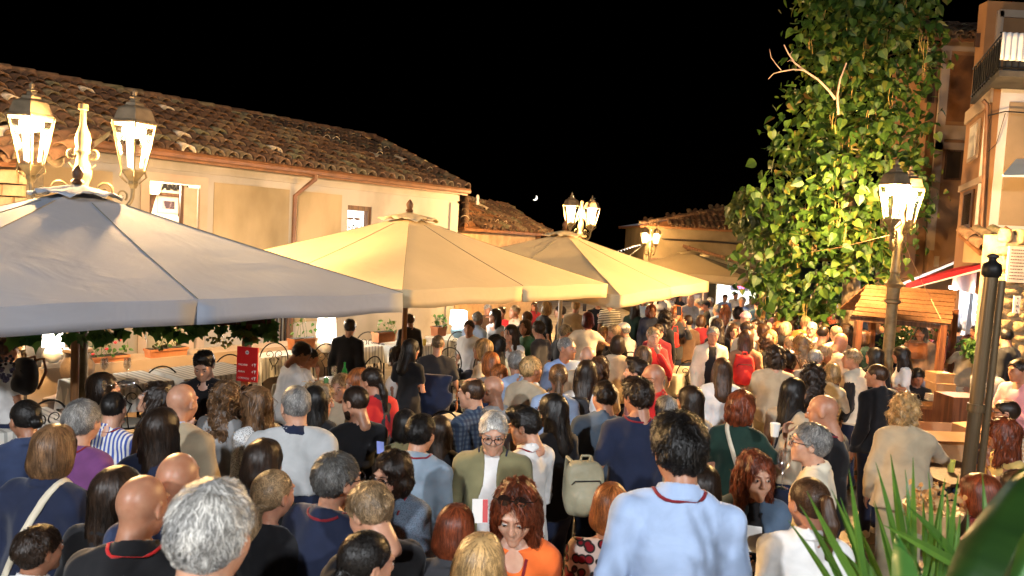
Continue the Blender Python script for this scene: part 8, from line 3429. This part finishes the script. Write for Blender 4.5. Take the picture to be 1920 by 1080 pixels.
# left edge
P(14, 632, 6.8, -12, 'short', 'brown', 'tee', 'white', "person in a white T-shirt with a dark backpack at the pergola's end", fem=False, group=G2, sk=1)
P(-40, 760, 4.6, -10, 'long', 'darkbrown', 'shirt', 'black', "person in black cut off by the picture edge beside the striped table", group=G2)
# -- diners under the parasols
P(566, 641, 8.4, -55, 'short', 'black', 'polo', 'white', "seated person in a white polo shirt eating with head down", fem=False, sit=True, lean=14, arms=('table', 'table'), head=(-10, 25), group=G3, fat=.4)
P(583, 652, 9.0, -80, 'short', 'black', 'tee', 'white', "seated child in white next to the white polo shirt", fem=False, sit=True, lean=8, arms=('face', 'table'), group=G3)
P(657, 597, 11.0, -10, 'short', 'darkbrown', 'blazer', 'black', "seated person in a black jacket on a scroll chair by the glowing lamp", fem=False, sit=True, group=G3)
P(600, 718, 6.0, -100, 'curlybob', 'sandy', 'tee', 'beige', "small sandy curly head at the white polo wearer's table", sit=True, group=G3, z=-.2)
P(768, 588, 11.6, 25, 'short', 'brown', 'shirt', 'charcoal', "person in charcoal standing between the first two parasols", fem=False, group=G3)
P(748, 650, 8.2, 50, 'wavylong', 'darkbrown', 'shirt', 'white', "seated person in a white shirt leaning over a plate by the wooden pole", sit=True, lean=12, arms=('table', 'table'), group=G3, head=(10, 14))
P(772, 635, 8.0, -20, 'long', 'black', 'dress', 'black', "person in a black dress standing beside the wooden parasol pole", group=G3, arms=('down', 'hold'))
P(822, 628, 8.5, 0, 'crop', 'sandy', 'tee', 'charcoal', "broad person in a charcoal T-shirt seen from behind between tables", fem=False, fat=.9, group=G3)
P(905, 634, 8.9, 60, 'bob', 'blonde', 'tee', 'beige', "seated person with a short blonde bob in beige", sit=True, group=G3)
P(929, 628, 9.6, 30, 'wavylong', 'black', 'tee', 'greyblue', "seated person in grey-blue with wavy black hair", sit=True, group=G3)
P(920, 659, 7.9, 10, 'bob', 'ginger', 'tee', 'grey', "person with a copper bob in front of the blonde diner", sit=True, group=G3)
P(936, 680, 7.0, 10, 'pony', 'ginger', 'tee', 'navy', "person with a bright ginger ponytail behind the bald glasses wearer", sit=True, group=G3)
P(897, 584, 13.0, -25, 'crop', 'grey', 'shirt', 'lightblue', "seated person in a pale blue shirt on a scroll chair by the far lamp", fem=False, sit=True, lean=12, group=G3)
P(928, 578, 13.6, 150, 'long', 'darkbrown', 'tank', 'grey', "person in a grey top facing the viewer at the far table", sit=True, group=G3, sk=0)
P(958, 608, 10.6, 170, 'long', 'darkbrown', 'tee', 'white', "diner in white facing the viewer with chin on hands", sit=True, arms=('face', 'face'), group=G3, sk=0)
P(940, 575, 15.0, 170, 'short', 'brown', 'tee', 'red', "diner in red at the back under the second parasol", sit=True, group=G3, sk=1)
P(965, 572, 14.6, 120, 'short', 'sandy', 'shirt', 'beige', "sandy-haired diner in beige at the back under the second parasol", sit=True, group=G3, sk=1)
P(990, 583, 13.0, -20, 'short', 'brown', 'jacket', 'black', "diner in a dark jacket with auburn hair beside the cream pole", sit=True, group=G3)
P(1027, 564, 12.6, -62, 'bob', 'blonde', 'tee', 'black', "person in a black T-shirt and cream trousers standing under the parasol", bot=('trousers', 'cream'), group=G3, fat=.3)
P(1080, 562, 13.4, -12, 'short', 'blonde', 'cardigan', 'beige', "person in a long beige cardigan standing with back turned", fem=True, group=G3, hem=.35, bot=('trousers', 'beige'))
P(1103, 584, 11.0, -14, 'bob', 'red', 'dress', 'cream', "red-haired person in a cream dress with one arm stretched to a chair", arms=('hip', 'out'), bot=('skirt', 'cream'), group=G3, fat=.4)
P(1062, 608, 11.8, -60, 'short', 'grey', 'jacket', 'black', "seated grey-haired person in black beside the cream pole", fem=False, sit=True, group=G3)
P(1133, 611, 12.8, 175, 'short', 'blonde', 'shirt', 'brown', "seated blonde person facing the viewer behind the cream dress", sit=True, group=G3, sk=0, fem=True)
P(1152, 607, 12.4, 60, 'short', 'sandy', 'shirt', 'black', "seated person in black leaning on an elbow beside the white cap", fem=False, sit=True, lean=14, arms=('face', 'table'), group=G3)
P(1170, 605, 12.6, 50, 'short', 'grey', 'shirt', 'lightgrey', "seated person in light grey wearing a white cap", fem=False, sit=True, cap='white', group=G3, lean=10)
P(1145, 556, 14.8, 0, 'short', 'black', 'tee', 'black', "person in a black and cream striped top under the third parasol's flap", pat='hoops', fem=False, group=G3)
P(1122, 556, 15.2, 170, 'short', 'black', 'tee', 'black', "person in black standing between the cardigan and striped top", fem=False, group=G3, arms=('phone', 'down'))
P(1192, 566, 14.0, -40, 'long', 'darkbrown', 'tee', 'darkgreen', "person in dark green under the third parasol's lifted corner", arms=('hold', 'hold'), group=G2, fat=.5)
P(1222, 571, 13.6, 178, 'wavybob', 'auburn', 'jacket', 'navy', "person in a navy jacket smiling at the viewer beyond the red sweater", group=G2, sk=0)
P(1247, 581, 11.8, -30, 'curlylong', 'darkbrown', 'shirt', 'black', "person with very long dark curls in black with a red bag", group=G2)
P(1269, 573, 12.4, 178, 'wavylong', 'ginger', 'jacket', 'charcoal', "ginger-haired person in charcoal taking a picture with a phone", arms=('snap', 'snap'), group=G2, sk=0)
P(1296, 553, 16.0, 195, 'none', 'brown', 'jacket', 'grey', "bald person in a grey waistcoat and brown trousers past the phone taker", fem=False, bot=('trousers', 'brown'), arms=('hold', 'down'), inner=('tee', 'grey'), group=G2, sk=1)
P(1235, 607, 10.9, -15, 'short', 'darkbrown', 'shirt', 'darkred', "person in dark red bending near the long dark curls", fem=False, lean=20, group=G2)
# -- far rows: beyond the lane table
far = [
    (1240, 548, 19, 178, 'long', 'black', 'tee', 'grey', "person with black hair in grey, beyond the navy jacket", {}),
    (1254, 547, 19.5, 180, 'bob', 'brown', 'tee', 'white', "person in white standing at the dark doorway down the lane", {}),
    (1310, 559, 19, 60, 'short', 'grey', 'shirt', 'white', "seated person in white down the lane by the small lit parasol", dict(sit=True, fem=False)),
    (1323, 563, 18.4, 80, 'short', 'black', 'tee', 'black', "seated person in a black hat and top down the lane", dict(sit=True, fem=False, cap='black')),
    (1332, 557, 20, 170, 'short', 'white', 'shirt', 'lightblue', "seated person in pale blue facing the viewer down the lane", dict(sit=True, fem=False)),
    (1345, 570, 17.2, 30, 'short', 'grey', 'shirt', 'lightblue', "seated person in a light blue shirt nearer on the lane tables", dict(sit=True, fem=False)),
    (1360, 571, 14.6, 10, 'wavylong', 'ginger', 'tank', 'black', "person with auburn waves and white straps in a black top", dict(strap=('white', 1, .02))),
    (1360, 552, 21, 170, 'short', 'brown', 'tee', 'skyblue', "far person in blue beneath the small lit parasol", dict(fem=False)),
    (1383, 575, 14.1, 5, 'wavybob', 'darkbrown', 'tank', 'beige', "person in a beige halter top with dark straps", dict(strap=('black', 1, .012))),
    (1392, 556, 19, 150, 'short', 'grey', 'shirt', 'skyblue', "person in a blue shirt seated beyond the halter top", dict(sit=True, fem=False)),
    (1427, 574, 13.8, 0, 'bob', 'blonde', 'tee', 'cream', "blonde person in cream with a dark backpack strap across", dict(strap=('brown', 1, .03), fat=.5)),
    (1430, 606, 11.6, 30, 'bob', 'brown', 'shirt', 'brown', "person in brown with sunglasses on the head behind the beige T-shirt", dict(sun=1)),
    (1446, 618, 11.0, 10, 'bob', 'blonde', 'shirt', 'sand', "person with golden hair in sandy beige above the beige T-shirt", {}),
    (1460, 604, 12.0, -30, 'wavybob', 'ginger', 'shirt', 'tan', "person with tousled copper hair in tan in the packed middle", {}),
    (1475, 603, 11.8, -70, 'bob', 'sandy', 'jacket', 'black', "person in black with a sandy bob and glasses in profile", dict(glasses=1)),
    (1437, 625, 10.6, 40, 'curlybob', 'brown', 'tee', 'black', "person with brown curls in black beside the leaning beige T-shirt", {}),
    (1463, 585, 14.2, 10, 'long', 'blonde', 'shirt', 'beige', "person with long blonde hair in beige under the leaves", {}),
    (1464, 562, 16.5, -20, 'wavylong', 'lightbrown', 'shirt', 'brown', "person with long light brown hair in brown under the tree's low leaves", {}),
    (1490, 584, 13.6, 0, 'long', 'brown', 'jacket', 'charcoal', "person in charcoal with long brown hair before the flowered shirt", {}),
    (1494, 567, 16.0, 5, 'bob', 'brown', 'tee', 'brown', "person with a brown bob above the charcoal jacket", {}),
    (1462, 552, 19.5, 150, 'short', 'brown', 'tee', 'tan', "far person facing the viewer at the back of the crowd under the tree", dict(fem=False)),
    (1485, 556, 18.6, 170, 'bob', 'brown', 'tee', 'tan', "far person in tan with arms raised behind the crowd", dict(arms=('face', 'down'))),
    (1508, 559, 18.0, 0, 'short', 'black', 'tee', 'black', "far person in black at the back of the crowd under the tree", dict(fem=False)),
    (1520, 572, 15.2, 5, 'short', 'brown', 'shirt', 'grey', "person in a grey shirt with a beige bag in the back rows", dict(fem=False, strap=('beige', 1, .02))),
    (1541, 566, 16.5, 170, 'short', 'grey', 'shirt', 'grey', "person in grey with glasses near the hanging leaves", dict(fem=False, glasses=1)),
    (1547, 553, 19, 160, 'short', 'darkbrown', 'shirt', 'black', "far dark-haired person in black near the hanging leaves", dict(fem=False)),
    (1564, 570, 15.4, 175, 'bob', 'brown', 'shirt', 'orange', "person in an orange flowered shirt beside the tree trunk", dict(pat='print')),
    (1575, 583, 14.0, 0, 'short', 'black', 'jacket', 'black', "person in a black jacket in front of the flowered shirt", dict(fem=False, fat=.6)),
    (1535, 585, 14.0, 0, 'short', 'sandy', 'tee', 'sand', "person in sandy beige in front of the grey shirt", dict(fem=False)),
    (1510, 592, 13.0, -20, 'short', 'sandy', 'tee', 'orange', "person in orange-beige amid the packed middle rows", dict(fem=False)),
    (1452, 575, 15.3, 0, 'bob', 'darkbrown', 'shirt', 'pink', "person in dusty pink between the blonde heads", {}),
    (1417, 598, 12.6, -30, 'short', 'darkbrown', 'tee', 'cream', "dark-haired person in cream behind the bearded profile", dict(fem=False)),
    (1482, 630, 10.0, 10, 'short', 'sandy', 'tee', 'tan', "sandy-haired person in tan between the curls and the cream shirt", dict(fem=False)),
    (1475, 655, 8.8, 5, 'wavybob', 'darkbrown', 'shirt', 'darkred', "person in dark red between the beige T-shirt and blonde curls", {}),
    (1605, 572, 16.5, 20, 'short', 'darkbrown', 'shirt', 'brown', "far person in brown past the tree trunk", dict(fem=False)),
    (1625, 580, 15.5, 0, 'long', 'brown', 'shirt', 'black', "far long-haired person in black between trunk and stall", {}),
    (1380, 548, 23, 175, 'short', 'black', 'shirt', 'white', "far person in white before the lit shop", dict(fem=False)),
    (1410, 556, 20, 10, 'short', 'grey', 'shirt', 'white', "far grey-haired person in white near the leaf tips", dict(fem=False)),
    (1440, 558, 19, 5, 'bob', 'brown', 'shirt', 'teal', "far person in faded teal at the leaf tips", {}),
    (1425, 549, 24, 170, 'short', 'brown', 'shirt', 'black', "far person in black before the lit shop wall", dict(fem=False)),
    (1206, 556, 17.5, 170, 'bob', 'darkbrown', 'tee', 'greyblue', "far person in grey-blue under the third parasol's edge", {}),
    (1275, 551, 21, 170, 'long', 'darkbrown', 'tee', 'charcoal', "far person in charcoal beside the dark doorway", {}),
    (1002, 566, 16.5, 160, 'long', 'brown', 'tee', 'darkred', "far diner in dark red under the second parasol's edge", {}),
    (1050, 572, 15.0, 90, 'short', 'darkbrown', 'shirt', 'charcoal', "diner in charcoal beyond the cream pole", dict(sit=True, fem=False)),
    (915, 570, 16.2, 170, 'short', 'grey', 'shirt', 'brown', "far diner in brown near the blue-based lamp", dict(sit=True, fem=False)),
    (1742, 600, 13.6, 170, 'short', 'black', 'tee', 'darkred', "person in dark red behind the tan coat in the stall", dict(fem=False)),
    (1700, 605, 13.2, 150, 'bob', 'blonde', 'shirt', 'cream', "person in cream behind the stall posts near the lamp", {}),
    (1782, 608, 14.0, 160, 'bob', 'darkbrown', 'shirt', 'black', "person in black near the stall's rear corner", {}),
    (1850, 660, 9.2, 100, 'short', 'grey', 'shirt', 'grey', "seated person in grey behind the steel post", dict(sit=True, fem=False)),
    (1530, 655, 8.6, -60, 'short', 'grey', 'shirt', 'grey', "grey-haired person in grey bent near the tasting table", dict(fem=False, lean=14)),
    (1617, 618, 10.6, 60, 'bob', 'brown', 'shirt', 'darkgreen', "person in dark green at the stall post behind the cream vest", {}),
    (1160, 628, 10.2, -10, 'bob', 'darkbrown', 'tee', 'beige', "seated person in beige just in front of the white cap", dict(sit=True)),
    (880, 600, 12.0, -20, 'short', 'brown', 'tee', 'white', "seated diner in white beside the pale blue shirt", dict(sit=True, fem=False)),
    (985, 598, 12.0, 120, 'bob', 'brown', 'tee', 'green', "seated diner in green by the second parasol's table", dict(sit=True)),
    (1010, 600, 11.0, 60, 'short', 'darkbrown', 'tee', 'charcoal', "seated diner in charcoal behind the green bottles", dict(sit=True, fem=False)),
    (640, 700, 6.9, 150, 'short', 'sandy', 'tee', 'beige', "seated diner in beige across from the white polo", dict(sit=True, fem=False)),
    (1290, 590, 12.5, 20, 'short', 'darkbrown', 'tee', 'brown', "person in brown beside the phone taker, back turned", dict(fem=False)),
    (1315, 590, 13.2, 10, 'bob', 'brown', 'tee', 'darkred', "person in dark red between the phone taker and cream cardigan", {}),
    (1376, 606, 11.3, 10, 'long', 'brown', 'shirt', 'brown', "person with long brown hair next to the pinkish cap", {}),
    (1420, 560, 17.6, 0, 'short', 'brown', 'shirt', 'teal', "far person in faded teal before the leaf tips, head lowered", dict(fem=False)),
    (1446, 543, 22, 170, 'short', 'black', 'shirt', 'black', "furthest person in black under the tree's drooping leaves", dict(fem=False)),
    (1528, 548, 21, 170, 'short', 'grey', 'shirt', 'grey', "furthest grey-haired person beyond the hanging leaves", dict(fem=False)),
]
for k, (px, py, d, rot, h, hc, tp_, tc, lab, kw) in enumerate(far):
    kw = dict(kw)
    if k % 3 == 1 and abs(rot) < 40 and 'strap' not in kw and 'turned' not in lab:
        rot = 150 + (k * 37) % 60
    P(px, py, d, rot, h, hc, tp_, tc, lab, group=G3 if kw.get('sit') else G2, **kw)


# ------------------------------------------------------------------ bags and things in hands
def find(txt):
    for o in bpy.data.objects:
        if o.get("category") == "person" and txt in o["label"]:
            return o
    raise KeyError(txt)


def bagobj(name, label, px, py, Y, fn, mat, box, cell, rz=0.0, extra=None, cat="bag"):
    p = at(px, py, Y)
    t = thing(name, label, cat, p, rz)
    V, Q = surf(fn, axis_lines(*box[0], cell), axis_lines(*box[1], cell), axis_lines(*box[2], cell))
    link("bag_body", npmesh("bag_body", V, Q), t, mat)
    if extra:
        extra(t)
    return t


def pack_fn(w, d, h, ph=0):
    def f(P):
        dd = ell(P, (0, 0, 0), (w / 2 * 1.18, d / 2 * 1.2, h / 2 * 1.12))
        q = np.stack([np.abs(P[:, 0]) - w / 2, np.abs(P[:, 1]) - d / 2, np.abs(P[:, 2]) - h / 2], 1)
        b = np.max(q, 1)
        dd = smax(dd, b, 0.03)
        dd = smin(dd, ell(P, (0, -d * .45, -h * .18), (w * .34, d * .28, h * .24)), 0.012)
        return dd + 0.005 * wob(P, 30, ph)
    return f


def pack_extra(mat, w, d, h):
    def e(t):
        MB().tube([(-.03, -d * .1, h * .5), (-.025, -d * .1, h * .58), (.025, -d * .1, h * .58), (.03, -d * .1, h * .5)], 0.008, 6).build("top_handle", mat, t)
        MB().tube([(-w * .36, -d * .42, h * .12), (-w * .3, -d * .55, h * .2), (w * .3, -d * .55, h * .2), (w * .36, -d * .42, h * .12)], 0.004, 5).build("zip", ink, t)
        for s in (-1, 1):
            MB().tube([(s * w * .25, d * .3, h * .42), (s * w * .3, d * .75, h * .45), (s * w * .3, d * .9, h * .1), (s * w * .3, d * .45, -h * .35)], 0.012, 6).build("shoulder_strap", mat, t)
    return e


khaki_b = noisy("khaki_leather", (0.24, 0.22, 0.14), (0.34, 0.31, 0.21), scale=5, rough=0.5, bump=0.2)
redb = noisy("red_backpack_cloth", (0.50, 0.015, 0.012), (0.62, 0.03, 0.02), scale=8, rough=0.7, bump=0.1)
blackb = noisy("black_backpack_cloth", (0.015, 0.015, 0.018), (0.03, 0.03, 0.035), scale=8, rough=0.6, bump=0.1)
brownb = noisy("brown_leather", (0.22, 0.075, 0.025), (0.30, 0.11, 0.04), scale=5, rough=0.45, bump=0.15)
bx = ((-.2, .2), (-.16, .14), (-.26, .26))
bagobj("backpack", "soft khaki leather backpack slung behind the dark-glasses wearer", 1093, 915, 4.55, pack_fn(.26, .16, .36), khaki_b, bx, .02, 0.2, pack_extra(khaki_b, .26, .16, .36))
bagobj("backpack", "bright red backpack on the tan top wearer's back", 1394, 694, 9.36, pack_fn(.27, .13, .40, 1), redb, bx, .022, -.1, pack_extra(redb, .27, .13, .40))
bagobj("backpack", "black round backpack on the white T-shirt wearer at the pergola's end", 48, 705, 6.5, pack_fn(.24, .15, .34, 2), blackb, bx, .022, -.5, pack_extra(brownb, .24, .15, .34))
hb = ((-.22, .22), (-.1, .1), (-.2, .2))


def tote(w, d, h):
    def f(P):
        return np.max(np.stack([np.abs(P[:, 0]) - w / 2 + (P[:, 2] + h / 2) * .12, np.abs(P[:, 1]) - d / 2, np.abs(P[:, 2]) - h / 2], 1), 1) + 0.004 * wob(P, 30)
    return f


def tote_handle(mat, w, h):
    return lambda t: MB().tube([(-w * .3, 0, h * .48), (-w * .2, 0, h * .9), (w * .2, 0, h * .9), (w * .3, 0, h * .48)], 0.008, 6).build("handle", mat, t)


bagobj("handbag", "big brown leather handbag held up inside the stall", 1716, 657, 11.2, tote(.34, .13, .24), brownb, hb, .02, 0, tote_handle(brownb, .34, .24))
bagobj("handbag", "red handbag hanging beside the very long dark curls", 1264, 637, 11.9, tote(.17, .08, .24), redb, hb, .02, 0, tote_handle(redb, .17, .24))
bagobj("handbag", "black shoulder bag under the wide black strap on the white shirt", 1085, 770, 6.2, tote(.20, .08, .22), blackb, hb, .02, 0.1)
bagobj("jacket", "navy jacket with a white label hung on a chair back behind the charcoal T-shirt", 812, 735, 8.15, lambda P: smax(ell(P, (0, 0, 0), (.19, .06, .36)) + 0.02 * wob(P, 17), P[:, 2] - .20, .02), cloth('navy'), ((-.26, .26), (-.12, .12), (-.45, .36)), .025, 0, None, "jacket")


def phone(px, py, Y, label, lit=False, rot=(R(75), 0, 0)):
    t = thing("phone", label, "phone", at(px, py, Y), rot=rot)
    MB().box((0, 0, 0), (0.072, 0.15, 0.008)).build("case", ink, t)
    MB().box((0, 0, 0.005), (0.066, 0.142, 0.002)).build("screen", flat("phone_screen_lit", (0.08, 0.1, 0.3), 0.2, emit=0.12, ecol=(.4, .5, 1)) if lit else flat("phone_screen_dark", (0.02, 0.02, 0.03), 0.1), t)
    return t


phone(1273, 583, 12.0, "phone held up by the ginger-haired person")
phone(713, 840, 4.7, "glowing phone screen above the tweed jacket wearer", True, (R(35), R(10), R(20))).scale = (.7, .7, .7)
phone(1096, 577, 14.9, "phone held in front of the person between cardigan and striped top")
wine_glass(at(196, 722, 4.8), "wine glass tipped to the lips of the person in the white print top", tilt=(0, R(84), 0))
pg = thing("programme", "folded white and red programme held against the white T-shirt", "leaflet", at(900, 958, 3.95), rot=(R(70), 0, R(8)))
MB().box((0, 0, 0), (0.085, 0.125, 0.004)).build("page", flat("programme_paper", (0.72, 0.7, 0.66), 0.6), pg)
MB().box((0.028, 0, 0.004), (0.028, 0.12, 0.002)).build("red_panel", flat("programme_red", (0.5, 0.03, 0.03), 0.5), pg)
pg = thing("leaflet", "white folded leaflet held by the person in the denim jacket", "leaflet", at(1408, 1010, 3.4), rot=(R(30), 0, R(-15)))
MB().box((0, 0, 0), (0.10, 0.15, 0.004)).build("page", flat("programme_paper", (0.72, 0.7, 0.66), 0.6), pg)
cu = thing("paper_cup", "crumpled white paper cup held up by the dark green T-shirt wearer", "cup", at(1452, 818, 5.0))
MB().lathe([(0.025, 0), (0.035, 0.09), (0.033, 0.09), (0, 0.01)], n=12).build("cup", flat("programme_paper", (0.72, 0.7, 0.66), 0.6), cu, True)
wine_glass(at(1466, 915, 3.9), "clear wine glass behind the denim jacket wearer's shoulder")
# flower basket with bread under the quilted jacket
for (px, py, Y, w, lab) in ((1750, 950, 4.3, .34, "wicker basket of dried flowers behind the sword leaves"),):
    c = at(px, py, Y)
    t = thing("basket", lab, "basket", (c.x, c.y, c.z - .15))
    MB().lathe([(0.11, 0), (0.16, .13), (0.165, .15), (0.14, .15), (0, .1)], n=20).build("wicker", palewood, t, True)
    pl = []
    for k in range(160):
        pl.append((Vector((rs.gauss(0, .07), rs.gauss(0, .07), .15 + abs(rs.gauss(0, .06)))), Euler((rs.uniform(-1, 1), rs.uniform(-1, 1), rs.uniform(0, 6))).to_matrix(), rs.uniform(.02, .035)))
    V, F = leaf_batch('heart', pl)
    link("flowers", npmesh("flowers", V, F), t, noisy("dried_flower", (0.35, 0.18, 0.06), (0.5, 0.32, 0.14), scale=20, rough=0.8, bump=0), "stuff")
odd = [s for s in SHAPE_LOG if not (1.5 <= s[1] <= 1.92)]
print("ODD", len(odd))
for s in odd:
    print("  ", s)
print("TRIS", sum(len(o.data.polygons) * 2 for o in bpy.data.objects if o.type == "MESH"), "unique", sum(len(m.polygons) * 2 for m in bpy.data.meshes if m.users))
print("TIME", time.time() - T0, "people", len(PEOPLE), "faces", sum(len(m.polygons) for m in bpy.data.meshes))
